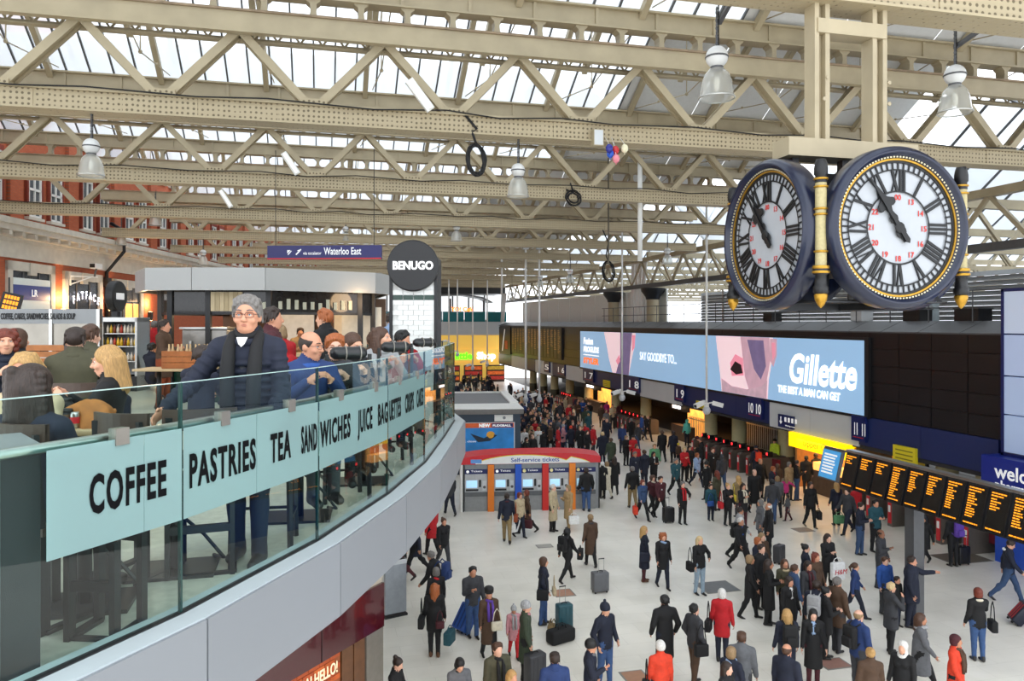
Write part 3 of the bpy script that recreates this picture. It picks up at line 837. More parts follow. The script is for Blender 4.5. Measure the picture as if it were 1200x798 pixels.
# ------------------------------------------------------------------ pharmacy at the right end
ph = T('pharmacy_front', 'pharmacy front with pale blue lit panels and navy welcome sign at far right', 'shop', (XF - .35, 20.45, 0))
for i, (z0, z1) in enumerate(((7.45, 8.8), (6.1, 7.4), (4.85, 6.05), (3.62, 4.8))):
    MB().box(0, .2, -8.4, -.1, z0, z1).build('lit_panel', mat('pale_blue_panel%d' % i, ['#bcc6da', '#aab8d6', '#a6b6d4', '#a3b4d2'][i], .4, var=.03, scale=.5, emit=.25), ph)
MB().box(-.03, .22, -.1, 0, 3.5, 8.9).box(-.03, .22, -8.5, 0, 8.8, 8.9).box(-.03, .22, -8.5, 0, 3.5, 3.6).build('navy_frame', NAVYD, ph)
MB().box(.22, 4, -8.5, 0, 0, 8.85).build('body', NAVY, ph)
MB().box(-.55, .2, -8.5, .25, 2.1, 3.5).build('welcome_board', mat('royal_navy', '#16267e', .35, var=.03, emit=.08), ph)
text('welcome', .62, WTEXT, ph, (-.56, -.28, 2.86), FR, bold=.01); text('pharmacy', .42, WTEXT, ph, (-.56, -.28, 2.5), FR, bold=.01); text('beauty', .42, WTEXT, ph, (-.56, -.28, 2.14), FR, bold=.01)
MB().box(-.05, .2, -8.5, .2, 0, 2.1).build('blue_window', mat('blue_shop_window', '#20439c', .3, var=.1, emit=.12), ph)
MB().add([(-.06, -.5, 1.9), (-.06, -.9, 1.7), (-.06, -1.6, .7), (-.06, -2.0, .4), (-.06, -1.5, 1.2)], [(0, 1, 2, 3, 4)]).build('white_swoosh', WTEXT, ph)

# ------------------------------------------------------------------ hanging clock with four faces
ck = T('station_clock', 'large hanging station clock with four white faces in navy rims', 'clock', (7.2, 9.58, 9.02))
SD = 1.2
MB().box(-.72, .72, -.72, .72, -.55, .75).build('inner_box', BLACK, ck)
ROMAN = ['XII', 'I', 'II', 'III', 'IIII', 'V', 'VI', 'VII', 'VIII', 'IX', 'X', 'XI']
RO, RI = .745, .47
def stroke(b, u0, v0, u1, v1, wd):
    b.add([(u0 - wd / 2, -.02, v0), (u0 + wd / 2, -.02, v0), (u1 + wd / 2, -.02, v1), (u1 - wd / 2, -.02, v1), (u0 - wd / 2, .0, v0), (u0 + wd / 2, .0, v0), (u1 + wd / 2, .0, v1), (u1 - wd / 2, .0, v1)],
          [(0, 1, 2, 3), (0, 4, 5, 1), (1, 5, 6, 2), (2, 6, 7, 3), (3, 7, 4, 0)])
def numeral(s):
    b = MB(); ws = {'I': .055, 'V': .12, 'X': .12}
    tot = sum(ws[c] for c in s); x = -tot / 2
    for c in s:
        m = x + ws[c] / 2
        if c == 'I': stroke(b, m, RI, m, RO, .034)
        if c == 'V': stroke(b, m - .035, RO, m + .008, RI, .036); stroke(b, m + .045, RO, m + .012, RI, .016)
        if c == 'X': stroke(b, m - .04, RO, m + .04, RI, .036); stroke(b, m + .04, RO, m - .04, RI, .016)
        x += ws[c]
    return b.mesh('numeral', INK)
NUM = [numeral(s) for s in ROMAN]
def ring(r0, r1, y0, y1, m, name, n=64):
    b = MB(); b.lathe([(r0, y0), (r0, y1), (r1, y1), (r1, y0), (r0, y0)], n, Matrix.Rotation(R(90), 4, 'X')); return b.mesh(name, m, False)
RX = Matrix.Rotation(R(90), 4, 'X')
b = MB(); b.lathe([(.885, .02), (.895, .08), (.92, .09), (.925, .115), (.945, .12), (.95, .16), (.985, .175), (.995, .15), (1.02, .14), (1.045, .1), (1.05, .06), (1.05, -.10), (1.02, -.16), (.95, -.18), (.7, -.18)], 64, RX)
RIM = b.mesh('rim', CLOCKBLUE, True)
b = MB(); b.lathe([(.0, .012), (.89, .012)], 64, RX); DISC = b.mesh('dial', DIAL)
GR = ring(.868, .892, .07, .085, GOLD, 'gilt_ring')
b = MB()
for i in range(120):
    a = 2 * math.pi * i / 120
    M = Matrix.Translation((math.sin(a) * .908, -.096, math.cos(a) * .908)) @ Matrix.Rotation(a, 4, 'Y')
    b.box(-.012, .012, -.012, .0, -.009, .009, M)
BEAD = b.mesh('gilt_beads', mat('bead_white_gold', '#d8cfae', .4, .3))
b = MB()
b.lathe([(.868, .03), (.835, .03), (.835, .012)], 64, RX); b.lathe([(.758, .03), (.738, .03)], 64, RX); b.lathe([(.482, .03), (.458, .03)], 64, RX)
for i in range(60):
    a = 2 * math.pi * i / 60; wd = .022
    M = Matrix.Rotation(a, 4, 'Y')
    b.box(-wd / 2, wd / 2, -.03, -.02, .745, .845, M)
TRACK = b.mesh('minute_track', INK)
b = MB(); b.prism([(-.035, -.2), (0, -.24), (.035, -.2), (.03, 0), (.022, .35), (.012, .76), (-.012, .76), (-.022, .35), (-.03, 0)], 0, .014, RX)
b.sphere((0, 0, 0), (.075, .02, .075), 16, 6)
MH = b.mesh('minute_hand', INK)
b = MB(); b.prism([(-.04, -.2), (.04, -.2), (.045, 0), (.03, .12), (.05, .16), (.03, .24), (.05, .3), (.13, .31), (.13, .38), (.06, .43), (0, .56), (-.06, .43), (-.13, .38), (-.13, .31), (-.05, .3), (-.03, .24), (-.05, .16), (-.03, .12), (-.045, 0)], 0, .014, RX)
b.sphere((.09, 0, .345), (.065, .014, .055), 12, 6); b.sphere((-.09, 0, .345), (.065, .014, .055), 12, 6); b.sphere((.0, 0, .14), (.07, .014, .07), 12, 6); b.sphere((.0, 0, -.06), (.085, .014, .085), 12, 6)
HH = b.mesh('hour_hand', INK)
for f, ang in enumerate((0, -90, 90, 180)):
    fc = O('clock_face', None, ck, (0, 0, 0), (0, 0, R(ang)))
    off = lambda y: (0, -SD + y, 0)
    O('rim', RIM, fc, (0, -SD + .1, 0)); O('dial', DISC, fc, off(.06)); O('gilt_ring', GR, fc, off(.1)); stuff(O('gilt_beads', BEAD, fc, off(.1))); O('minute_track', TRACK, fc, off(.06))
    for i in range(12): O('numeral', NUM[i], fc, off(.045), (0, R(30 * i), 0))
    O('hour_hand', HH, fc, off(.02), (0, R(-33), 0)); O('minute_hand', MH, fc, off(.0), (0, R(-36), 0))
    for i in range(12):
        a = R(30 * i); s = '00' if i == 0 else str(12 + i)
        text(s, .1, REDINK, fc, (math.sin(a) * .395, -SD + .04, math.cos(a) * .395 - .035), align='CENTER', name='red_numeral', depth=.001, bold=.002)
for sx, sy in ((-1, -1), (1, -1), (-1, 1), (1, 1)):
    cp = O('corner_post', None, ck, (sx * 1.07, sy * 1.07, 0))
    b = MB(); b.lathe([(.07, -.5), (.07, .55)], 16); b.build('shaft', mat('pale_gold_fluted', '#b3a678', .45, .0, .1, 30), cp, True)
    for i in range(8):
        a = i * math.pi / 4; b = MB()
    b = MB(); b.lathe([(.0, .86), (.06, .85), (.075, .8), (.085, .74), (.085, .66), (.07, .64), (.075, .55)], 16); b.build('black_finial', BLACK, cp, True)
    for z in (.6, .5, .22, .15, -.32): MB().lathe([(.07, z - .015), (.09, z - .01), (.09, z + .01), (.07, z + .015)], 16).build('gilt_band', GOLD, cp, True)
    MB().lathe([(.075, -.5), (.1, -.52), (.1, -.6), (.07, -.62), (.08, -.75), (.095, -.77), (.095, -.84), (.07, -.86)], 16).build('black_base', BLACK, cp, True)
    MB().lathe([(.1, -.5), (.105, -.51), (.105, -.53), (.1, -.54)], 16).lathe([(.07, -.55), (.11, -.57), (.11, -.59), (.07, -.62)], 16).build('gilt_band', GOLD, cp, True)
    MB().lathe([(.06, -.84), (.085, -.87), (.075, -.93), (.04, -1.0), (0, -1.04)], 16).build('gilt_finial', GOLD, cp, True)
b = MB()
for sx in (-1, 1):
    for sy in (-1, 1): b.bar((sx * .72, sy * .72, .3), (sx * 1.03, sy * 1.03, .3), .08, .08); b.bar((sx * .72, sy * .72, -.4), (sx * 1.03, sy * 1.03, -.4), .08, .08)
b.build('corner_bracket', BLACK, ck)
b = MB()
for a in range(12):
    x = -.95 + a * .17
    b.bar((x, -.9, -.95), (x, .9, -.95), .02, .02); b.bar((-.95, x, -.95), (.95, x, -.95), .02, .02)
b.box(-.95, .95, -.03, .03, -1.05, -.9); b.box(-.03, .03, -.95, .95, -1.05, -.9)
for sx in (-.9, .9):
    for sy in (-.9, .9): b.bar((sx, sy, -.95), (sx * .75, sy * .75, -.5), .05, .05)
stuff(b.build('mesh_floor', DSTEEL, ck))
hg = S(O('trim_14', None, None, (7.2, 9.5, 0)), 'cream steel hangers carrying the clock from the nearest truss')
for x in (-.42, .52):
    c = O('hanger', None, hg, (x, 0, 0))
    MB().box(-.12, -.05, -.12, .12, 10.15, 14.4).build('channel', CREAM, c); MB().box(.05, .12, -.12, .12, 10.15, 14.4).build('channel', CREAM, c)
    MB().box(-.05, .05, -.02, .02, 10.15, 14.4).build('web', CREAM, c)
MB().box(-1.0, 1.1, -.2, .2, 10.1, 10.35).build('cross_beam', CREAM, hg); MB().box(-.5, .62, -.14, .14, 11.85, 12.05).build('cross_tie', CREAM, hg)
for x in (-.8, 0, .8): MB().box(x - .05, x + .05, -.06, .06, 9.6, 10.12).build('drop_link', BLACK, hg)
for i in range(4):
    for x in (-.45 + .05 * (i % 2), .6): MB().tube((x, -.22, 10.9 + i * .3), (x, -.2, 10.9 + i * .3), .03, n=6).build('bolt', CREAM, hg) if i < 2 else None

# ------------------------------------------------------------------ bell lamps
def bell_lamp():
    t = T('bell_lamp', 'x', 'lamp', (0, 0, 0), 0, 'bell lamps under the roof')
    MB().sphere((0, 0, .63), (.17, .17, .17), 20, 12).build('gear_globe', mat('lamp_grey', '#d6d7d5', .35, var=.03), t, True)
    MB().lathe([(.172, .64), (.18, .63), (.18, .62), (.172, .61)], 20).lathe([(.1, .48), (.1, .43)], 16).build('collar', GUNM, t, True)
    MB().lathe([(.08, .46), (.12, .44), (.19, .36), (.23, .24), (.25, .08), (.27, .0)], 28).build('bell_shade', LAMPGLASS, t, True)
    MB().lathe([(.27, .012), (.28, .0), (.27, -.012)], 28).build('rim', STEEL, t, True)
    MB().sphere((0, 0, .22), (.05, .05, .12), 10, 8).build('bulb', mat('unlit_bulb', '#e8e6dc', .3, var=0), t, True)
    b = MB()
    for i in range(10): b.sphere((0, 0, .83 + i * .06), (.018 if i % 2 else .026, .026 if i % 2 else .018, .04), 6, 4)
    stuff(b.build('chain', GUNM, t)); MB().tube((.03, 0, .8), (.03, 0, 1.5), .01, n=5).build('cable', BLACK, t)
    return t
L0 = bell_lamp()
LAMPS = [(840, 115, 12.4, 'large bell lamp hanging on chains left above the clock'), (1119, 132, 13.6, 'large bell lamp hanging right above the clock'),
         (107, 206, 20, 'bell lamp over the near brick windows'), (607, 230, 22.5, 'bell lamp above the round black kiosk sign, in the open roof'),
         (182, 264, 30, 'bell lamp in front of the cornice over the kiosk left end'), (142, 287, 38, 'bell lamp low before the brick cornice'),
         (238, 310, 42, 'small bell lamp just over the kiosk canopy'), (535, 282, 40, 'bell lamp right of the round black sign'),
         (633, 336, 55, 'small bell lamp between the hanging white poles'), (668, 331, 50, 'small bell lamp right of the paired poles'), (600, 352, 68, 'tiny bell lamp at the far end left of the paired poles'),
         (782, 309, 42, 'bell lamp before the right lattice girder'), (405, 282, 44, 'bell lamp behind the hanging navy sign')]
LO = [L0] + [copy_tree(L0) for _ in LAMPS[1:]]
for i, (px, py, d, lab) in enumerate(LAMPS):
    o = LO[i]
    q = (px - 600) / 900
    k = min(range(11), key=lambda k: abs(TY(k) + (1.4 if k == 0 else 0) - d * (CY - q * SY))); d = (TY(k) + (1.2 if k == 0 else 0)) / (CY - q * SY)
    p = W(q * d, d, CAM_H + (378 - py) / 900 * d)
    o.location = p; o['label'] = lab
    if k == 0: MB().bar((-.3, -1.2, 12.45 - p.z), (.1, .1, 12.45 - p.z), .06, .06).build('outrigger', GUNM, o)
    if p.z + 1.5 < 12.26:
        MB().tube((0, 0, 1.45), (0, 0, 12.3 - p.z), .012, n=5).build('drop_cable', BLACK, o)
# fluorescent battens on the truss diagonals
for i, (xa, za, xb, zb, k) in enumerate(((332, 179, 349, 204, 2), (258, 223, 271, 243, 3), (479, 94, 505, 129, 1))):
    def onY(px, py, Y):
        q = (px - 600) / 900; tt = Y / (CY - q * SY); return Vector(((q * CY + SY) * tt, Y, CAM_H + (378 - py) / 900 * tt))
    A, B = onY(xa, za, TY(k) - .4), onY(xb, zb, TY(k) - .4)
    t = T('strip_light', 'white strip light tilted on a roof diagonal, ' + ['second truss', 'third truss', 'first truss behind the clock'][i], 'light', A, 0, 'strip lights on the roof diagonals')
    MB().bar((0, 0, 0), B - A, .2, .1, (0, 1, 0)).build('casing', WHITE, t)
    MB().bar(Vector((0, -.07, 0)) + (B - A) * .05, Vector((0, -.07, 0)) + (B - A) * .95, .1, .05, (0, 1, 0)).build('diffuser', mat('strip_diffuser', '#f4f4f0', .4, var=0, emit=.3), t)

# cable coils and caught balloons
def coil(px, py, Y, rx, rz, lab, turns=5, ztop=None):
    q = (px - 600) / 900; tt = Y / (CY - q * SY)
    p = Vector(((q * CY + SY) * tt, Y, CAM_H + (378 - py) / 900 * tt))
    t = T('cable_coil', lab, 'cable', p)
    for i in range(turns):
        ph = rnd.uniform(-.06, .06)
        pts = [(math.cos(a) * (rx + ph), rnd.uniform(-.05, .05) + math.sin(a) * .1, math.sin(a) * (rz + ph)) for a in [2 * math.pi * j / 22 for j in range(22)]]
        MB().path(pts, .022, 6, closed=True).build('loop', RUBBER, t, True)
    if ztop: MB().path([(0, 0, rz), (-.08, .1, rz + .3), (.04, .1, (ztop - p.z) * .7), (-.25, .1, ztop - p.z)], .03, 6).build('tail', RUBBER, t, True)
    return t
coil(558, 187, TY(1) - .35, .2, .37, 'black cable coil hanging from the near truss above the round sign', 5, 12.7)
coil(672, 232, TY(2) - .35, .24, .24, 'small round black cable coil on the second truss', 4, 12.6)
coil(713, 318, TY(3) - 1, .26, .45, 'black cable coil at the foot of a long hanging rope', 6, 12.2)
q = (713 - 600) / 900; tt = (TY(3) - 1) / (CY - q * SY)
t = T('rope', 'dark rope hanging from the near roof down to the lower cable coil', 'rope', ((q * CY + SY) * tt, TY(3) - 1, 0))
MB().tube((0, 0, 10.6), (0, 0, 15.6), .04, n=6).build('strand', mat('grey_brown_rope', '#5c564a', .8), t)
for i, (px, py, c, lab) in enumerate(((714, 174, '#2a2f8e', 'dark blue'), (717, 179, '#2b5fd0', 'bright blue'), (722, 186, '#e58a96', 'pink'), (723, 175, '#c03036', 'red'), (732, 174, '#e8e2c0', 'pale'))):
    q = (px - 600) / 900; tt = (TY(1) - .5) / (CY - q * SY)
    t = T('balloon', lab + ' balloon caught under the near roof truss', 'balloon', ((q * CY + SY) * tt, TY(1) - .5 + .1 * (i % 2), CAM_H + (378 - py) / 900 * tt))
    MB().sphere((0, 0, 0), (.09, .09, .11), 14, 10).build('skin', mat('balloon' + lab.replace(' ', '_'), c, .25, var=0), t, True)
    MB().tube((0, 0, .1), (.0, .3, 12.4 - t.location.z), .006, n=5).build('string', WHITE, t); MB().lathe([(0, -.1), (.02, -.14)], 8).build('knot', mat('balloon' + lab.replace(' ', '_'), c), t)
q = (703 - 600) / 900; tt = (TY(1) - .5) / (CY - q * SY)
t = T('junction_box', 'pale junction box on the near truss beside the balloons', 'box', ((q * CY + SY) * tt, TY(1) - .32, CAM_H + (378 - 160) / 900 * tt))
MB().box(-.13, .13, -.1, .1, -.2, .2).build('casing', CREAM, t); MB().box(-.11, .11, -.11, -.1, -.18, .18).build('lid', OFFW, t)

# ------------------------------------------------------------------ hanging camera poles
def pole(px, pyb, pyt, Y, lab, cams=0, wd=.055, block=True):
    q = (px - 600) / 900; tt = Y / (CY - q * SY); x = (q * CY + SY) * tt
    zb, zt = CAM_H + (378 - pyb) / 900 * tt, CAM_H + (378 - pyt) / 900 * tt
    if not block: zt = max(zt, 12.3)
    t = T('camera_pole', lab, 'pole', (x, Y, zb), 0, 'white poles hanging from the roof')
    MB().tube((0, 0, 0), (0, 0, zt - zb), wd, n=10).build('shaft', WHITE, t, True)
    if block: MB().box(-.2, .2, -.15, .15, zt - zb - .5, zt - zb).build('top_box', OFFW, t)
    for i in range(cams):
        a = [200, 330, 80][i % 3]
        M = Matrix.Rotation(R(a), 4, 'Z')
        c = O('camera', None, t, (0, 0, 0), (0, 0, R(a)))
        MB().bar((0, 0, .05), (.35, 0, .12), .06, .06).build('arm', WHITE, c)
        MB().box(.25, .8, -.11, .11, .06, .26, Matrix.Rotation(R(14), 4, 'Y')).build('housing', WHITE, c); MB().box(.8, .81, -.08, .08, .09, .23, Matrix.Rotation(R(14), 4, 'Y')).build('lens', BLACK, c)
    if cams: MB().sphere((0, 0, -.3), (.2, .2, .22), 14, 8).build('dome', mat('camera_dome', '#c9ccd0', .3), t, True); MB().tube((0, 0, -.2), (0, 0, .05), .12, n=10).build('dome_neck', WHITE, t)
    return t
pole(828, 474, 226, TY(3), 'white hanging pole with camera cluster before the blue screen', 3)
pole(729, 460, 262, TY(4), 'white hanging pole with camera cluster before the far end of the blue screen', 3)
pole(632, 463, 284, TY(5), 'right one of the two close-set white hanging poles', 1, .075)
pole(616, 463, 284, TY(5), 'left one of the two close-set white hanging poles', 1, .075)
pole(750, 306, 186, TY(2), 'thick white service pole under the roof, left of the clock', 0, .09, False)
pole(588, 345, 300, TY(6), 'thin white pole above the folded white banners', 0, .08, False)
for px, yb, yt, lab in ((571, 424, 318, 'slim white far pole above the green shop sign'), (554, 428, 325, 'slim white far pole left of the green shop sign'), (536, 412, 330, 'slim white far pole near the balcony end'), (526, 400, 335, 'slim white far pole beside the round sign pillar')):
    pole(px, yb, yt, TY(8), lab, 1, .07, False)
for px, pyt, pyb, lab in ((588, 342, 376, 'folded white banner column over the far facade end'), (745, 308, 377, 'folded white banner column over the facade near the long screen')):
    xx = XF + 1.2 if px > 700 else XF + .5
    yy = YF(px, xx); tt = math.hypot(xx, yy); q = (px - 600) / 900; tt = xx / (q * CY + SY)
    t = T('banner_column', lab, 'banner', (xx, yy, 7.82))
    h = (pyb - pyt) / 900 * tt
    for i in range(4):
        a = -.9 + i * .6
        MB().add([(0, a * .9 - .22, 0), (0, a * .9 + .22, 0), (.25, a * 1.25 + .3, h), (.25, a * 1.25 - .3, h), (.08, a * .9 - .22, 0), (.08, a * .9 + .22, 0), (.33, a * 1.25 + .3, h), (.33, a * 1.25 - .3, h)],
                 [(0, 1, 2, 3), (7, 6, 5, 4), (0, 4, 5, 1), (1, 5, 6, 2), (2, 6, 7, 3), (3, 7, 4, 0)]).build('fabric_blade', WHITE, t)

# ------------------------------------------------------------------ departure boards on a post over the concourse
XB = 14.87
db = T('departure_boards', 'row of dark departure boards with amber text on a grey post', 'departure board', (XB, 0, 0))
tilt = R(14)
ytop = lambda px: YF(px, XB)
n = 12
ya, yb = 11.6, YF(994, XB)
wd = .62
k = 0; y = yb
while y > 11.5:
    p = O('board_panel', None, db, (0, y, 4.03), (0, tilt, 0))
    MB().box(-.06, .08, -wd + .03, -.03, -1.02, 0).build('casing', BLACK, p)
    MB().box(-.068, -.06, -wd + .06, -.06, -.98, -.04).build('display', mat('board_black', '#1b1a18', .25, var=.1), p)
    b = MB()
    def line(r, l, x0=.09):
        yy = -x0; z = -.12 - r * .062
        while l > .02:
            ww = min(l, rnd.uniform(.04, .1)); b.box(-.076, -.068, yy - ww, yy, z, z + .03); yy -= ww + .02; l -= ww + .02
    line(0, .4); line(1, rnd.uniform(.2, .36))
    nl = [2, 3, 3, 11, 7, 6, 9, 10, 5, 9, 8, 7, 8, 6][k % 14]
    for r in range(nl): line(2.2 + r * .95, rnd.uniform(.12, .28), .1); 
    line(13.2, .4)
    stuff(b.build('amber_text', AMBER, p))
    y -= wd; k += 1
MB().box(-.1, .12, y, yb, -.0, .06).build('top_rail', STEEL, db, loc=(0.03, 0, 4.05))
MB().box(-.02, .2, y, yb, -1.0, -.85).build('rear_beam', GUNM, db, loc=(0.1, 0, 4.0))
py = YF(1067, XB)
MB().box(-.16, .16, -.16, .16, 0, 3.2).build('post', GUNM, db, loc=(.12, py, 0)); MB().box(-.19, .19, -.19, .19, 0, .02).build('base_plate', DSTEEL, db, loc=(.12, py, 0))
t = T('information_screen', 'tilted blue information screen beside the departure boards', 'screen', (XB, yb + .95, 4.0))
MB().box(-.05, .06, -.75, .1, -.92, 0).build('casing', GUNM, t, rot=(0, tilt, 0)); MB().box(-.06, -.05, -.72, .07, -.88, -.04).build('display', mat('info_blue', '#3f86b8', .4, emit=.6), t, rot=(0, tilt, 0))
MB().bar((.0, -1.1, .03), (.0, .1, .03), .05, .05).build('bracket', GUNM, t)
b = MB()
for r in range(7): b.box(-.066, -.06, -.62 + rnd.uniform(0, .15), -.02, -.2 - r * .09, -.15 - r * .09)
stuff(b.build('white_text', WTEXT, t, rot=(0, tilt, 0)))

# ------------------------------------------------------------------ ticket gates
def gate():
    t = T('ticket_gate', 'x', 'ticket gate', (0, 0, 0))
    pr = [(-.9, 0), (.9, 0), (.9, .92), (.82, 1.02), (.6, 1.06), (-.6, 1.06), (-.82, 1.02), (-.9, .92)]
    MB().prism(pr, -.13, .13, Matrix(((1, 0, 0, 0), (0, 0, 1, 0), (0, 1, 0, 0), (0, 0, 0, 1)))).build('cabinet', mat('gate_grey_brown', '#6d665f', .4, .3, .05), t)
    MB().box(-.7, .7, -.14, .14, 1.055, 1.085).build('top_plate', DSTEEL, t)
    MB().box(-.925, -.89, -.08, .08, .12, .9).build('red_front', RED, t)
    MB().box(-.93, -.92, -.06, .06, .55, .8).build('white_label', WHITE, t)
    MB().box(-.3, .0, -.06, .06, 1.08, 1.32).build('signal_head', BLACK, t); MB().box(-.315, -.3, -.05, .05, 1.16, 1.28).build('signal_lamp', REDLAMP, t)
    MB().box(-.1, .1, -.55, -.13, .35, 1.0).build('paddle', mat('gate_paddle', '#7a2430', .3), t)
    return t
G0 = gate(); first = True
rowsG = [('in the near row left of the yellow shop', 905, 828, 9, XF + .1), ('in the middle row past the glowing kiosk', 757, 733, 6, XF + .1), ('behind the departure boards', 1158, 1016, 6, XF + .2), ('in the far row past the grey barrier', 672, 662, 5, XF + .2)]
ords = ['first', 'second', 'third', 'fourth', 'fifth', 'sixth', 'seventh', 'eighth', 'ninth']
for lab, pa, pb, n, x in rowsG:
    for i in range(n):
        y = YF(pa, x) + (YF(pb, x) - YF(pa, x)) * i / (n - 1)
        o = G0 if first else copy_tree(G0); first = False
        o.location = (x, y, 0); o['label'] = '%s ticket gate counted from the camera %s' % (ords[i], lab); o['group'] = 'ticket gates ' + lab
# railings, barrier panel and a train behind the gates
for i, (p0, p1, xx) in enumerate(((868, 912, XF + 4), (806, 832, XF + 1.6))):
    y0, y1 = YF(p1, xx), YF(p0, xx); y0, y1 = min(y0, y1), max(y0, y1)
    t = T('fence', ['pale palisade fence behind the gates before the blue train', 'grey mesh barrier beside the gates past the glowing kiosk'][i], 'fence', (xx, y0, 0))
    MB().box(-.03, .03, 0, y1 - y0, 1.5, 1.56).build('top_rail', STEEL, t); MB().box(-.03, .03, 0, y1 - y0, .15, .2).build('bottom_rail', STEEL, t)
    b = MB(); b.box(-.02, .02, -.025, .025, 0, 1.7); me = b.mesh('pale', STEEL); n = int((y1 - y0) / .22)
    for j in range(n): O('pale', me, t, (0, j * .22, 0))
t = T('train', 'white and blue train standing behind the fence and ticket gates', 'train', (XF + 8, 30, 0))
MB().box(0, 2.8, 0, 40, .9, 3.6).build('body', mat('train_white', '#8c9fc4', .35, var=.04), t); MB().box(-.02, 0, 0, 40, .95, 1.7).build('blue_band', mat('train_blue', '#2b4fa8', .35), t)
for i in range(16): MB().box(-.03, .02, .6 + i * 2.45, 2.3 + i * 2.45, 1.9, 2.8).build('window', BLACK, t)
for i in range(4): MB().box(-.04, .02, 5 + i * 10, 6.3 + i * 10, 1.0, 3.2).build('door', mat('train_door', '#3156b4', .35), t)
# floor hatches, mats and stone patches
for px, py, a, bb, c, lab in ((840, 688, 0.5, .42, '#6f7273', 'grey metal floor hatch behind the red coat'), (1126, 654, 0.75, .5, '#6a6257', 'dark doormat before the pharmacy gates'), (660, 695, .26, .26, '#b0846c', 'small brown stone patch right of the teal suitcase'), (744, 793, .24, .24, '#a87c60', 'small brown stone patch at the bottom edge'), (638, 640, .24, .16, '#a8a59c', 'small grey drain cover near the ticket machines'), (977, 778, .3, .22, '#9a7468', 'brown stone patch behind the navy puffer man'), (941, 621, .3, .25, '#8e7f74', 'small dark floor plate near the tall black-dressed woman')):
    p = spot(px, py, 0)
    t = T('floor_plate', lab, 'floor plate', (p.x, p.y, .002))
    MB().box(-a, a, -bb, bb, 0, .012).build('plate', mat('plate' + c, c, .5), t)
    MB().box(-a - .04, a + .04, -bb - .04, bb + .04, 0, .008).build('frame', mat('plate_frame', '#8c8a84', .5, .2), t)
# ------------------------------------------------------------------ mezzanine: slab, ledge, fascia, glass balustrade
MZ = 6.2
RAIL = [(-2.75, 1.47), (-1.734, 4.03), (-1.358, 5.38), (-1.104, 6.83), (-.948, 8.37), (-.905, 10.3), (-.895, 11.96), (-1.2, 13.3), (-2.0, 14.5), (-3.1, 16.5), (-3.9, 22), (-4.5, 40)]
RV = [Vector(p) for p in RAIL]
def offs(d):
    out = []
    for i, p in enumerate(RV):
        a = RV[max(i - 1, 0)]; b = RV[min(i + 1, len(RV) - 1)]
        t = (b - a).normalized(); out.append(p + Vector((t.y, -t.x)) * d)
    return out
def w2(p): v = W(p.x, p.y); return (v.x, v.y)
poly = [w2(p) for p in offs(.02)] + [w2(Vector((-21.5, 40))), w2(Vector((-20.6, 1.2)))]
b = MB(); b.prism(poly, 5.85, MZ); S(b.build('floor_mezzanine', MEZZF), 'speckled mezzanine floor behind the glass balustrade')
fz = S(O('trim_15', None), 'pale grey panelled mezzanine edge fascia')
o0, o1, o2 = offs(-.1), offs(.15), offs(.17)
for i in range(len(RV) - 1):
    a, b_, c, d = o0[i], o0[i + 1], o1[i + 1], o1[i]
    MB().prism([w2(p) for p in (a, b_, c, d)], MZ - .02, MZ + .075).build('ledge', LEDGE, fz)
    e = (o1[i + 1] - o1[i]).normalized() * .006
    a, b_ = o2[i] + e, o2[i + 1] - e
    c, d = offs(.1)[i + 1] - e, offs(.1)[i] + e
    MB().prism([w2(p) for p in (a, b_, c, d)], 5.76, MZ + .065).build('fascia_panel', GREYPANEL, fz)
MB().prism([w2(p) for p in offs(.1)] + [w2(p) for p in offs(-3)[::-1]], 5.76, 5.84).build('soffit', OFFW, fz)

gb = T('glass_balustrade', 'curved glass balustrade with frosted café lettering band around the mezzanine', 'balustrade')
GT, GB = 7.483, 6.275
EDGE = mat('green_glass_edge', '#1c3a36', .2, var=0)
def rail_hit(px):
    q = (px - 600) / 900
    for i in range(len(RV) - 1):
        a, b_ = RV[i], RV[i + 1]; den = (b_.x - a.x) - q * (b_.y - a.y)
        if abs(den) < 1e-9: continue
        s = (q * a.y - a.x) / den
        if -1e-6 <= s <= 1 + 1e-6: return i, a + (b_ - a) * s
    return None
for i in range(len(RV) - 1):
    a, b_ = RV[i], RV[i + 1]; u = (b_ - a).normalized(); nrm = Vector((u.y, -u.x)); e = u * .007
    g = MB().prism([w2(p) for p in (a + e, b_ - e, b_ - e - nrm * .018, a + e - nrm * .018)], GB, GT).build('glass_panel', RAILGLASS, gb)
    MB().prism([w2(p) for p in (b_ - e, b_ + e, b_ + e - nrm * .018, b_ - e - nrm * .018)], GB, GT).build('panel_edge', EDGE, gb)
    MB().prism([w2(p) for p in (a + e, b_ - e, b_ - e - nrm * .018, a + e - nrm * .018)], GT, GT + .004).build('top_edge', mat('polished_glass_edge', '#a9c4c0', .2, var=0), gb)
    MB().prism([w2(p) for p in (a + nrm * .012, b_ + nrm * .012, b_ - nrm * .03, a - nrm * .03)], GB - .02, GB + .006).build('base_channel', DSTEEL, gb)
def along(i, px0, px1, z0, z1, d, th, name, m):
    p, q = rail_hit(px0)[1], rail_hit(px1)[1]; u = (q - p).normalized(); nrm = Vector((u.y, -u.x))
    return MB().prism([w2(x) for x in (p + nrm * d, q + nrm * d, q + nrm * (d - th), p + nrm * (d - th))], z0, z1).build(name, m, gb)
for a, b_ in ((54, 168), (168.6, 212.3), (214.5, 300), (300.6, 372), (374, 453.6), (455, 497)): along(0, a, b_, 6.765, 7.245, .004, .002, 'frosted_film', FROST)
hr = offs(-.085)
MB().path([W(p.x, p.y, 7.245) for p in hr], .024, 10).build('handrail', STEEL, gb, True)
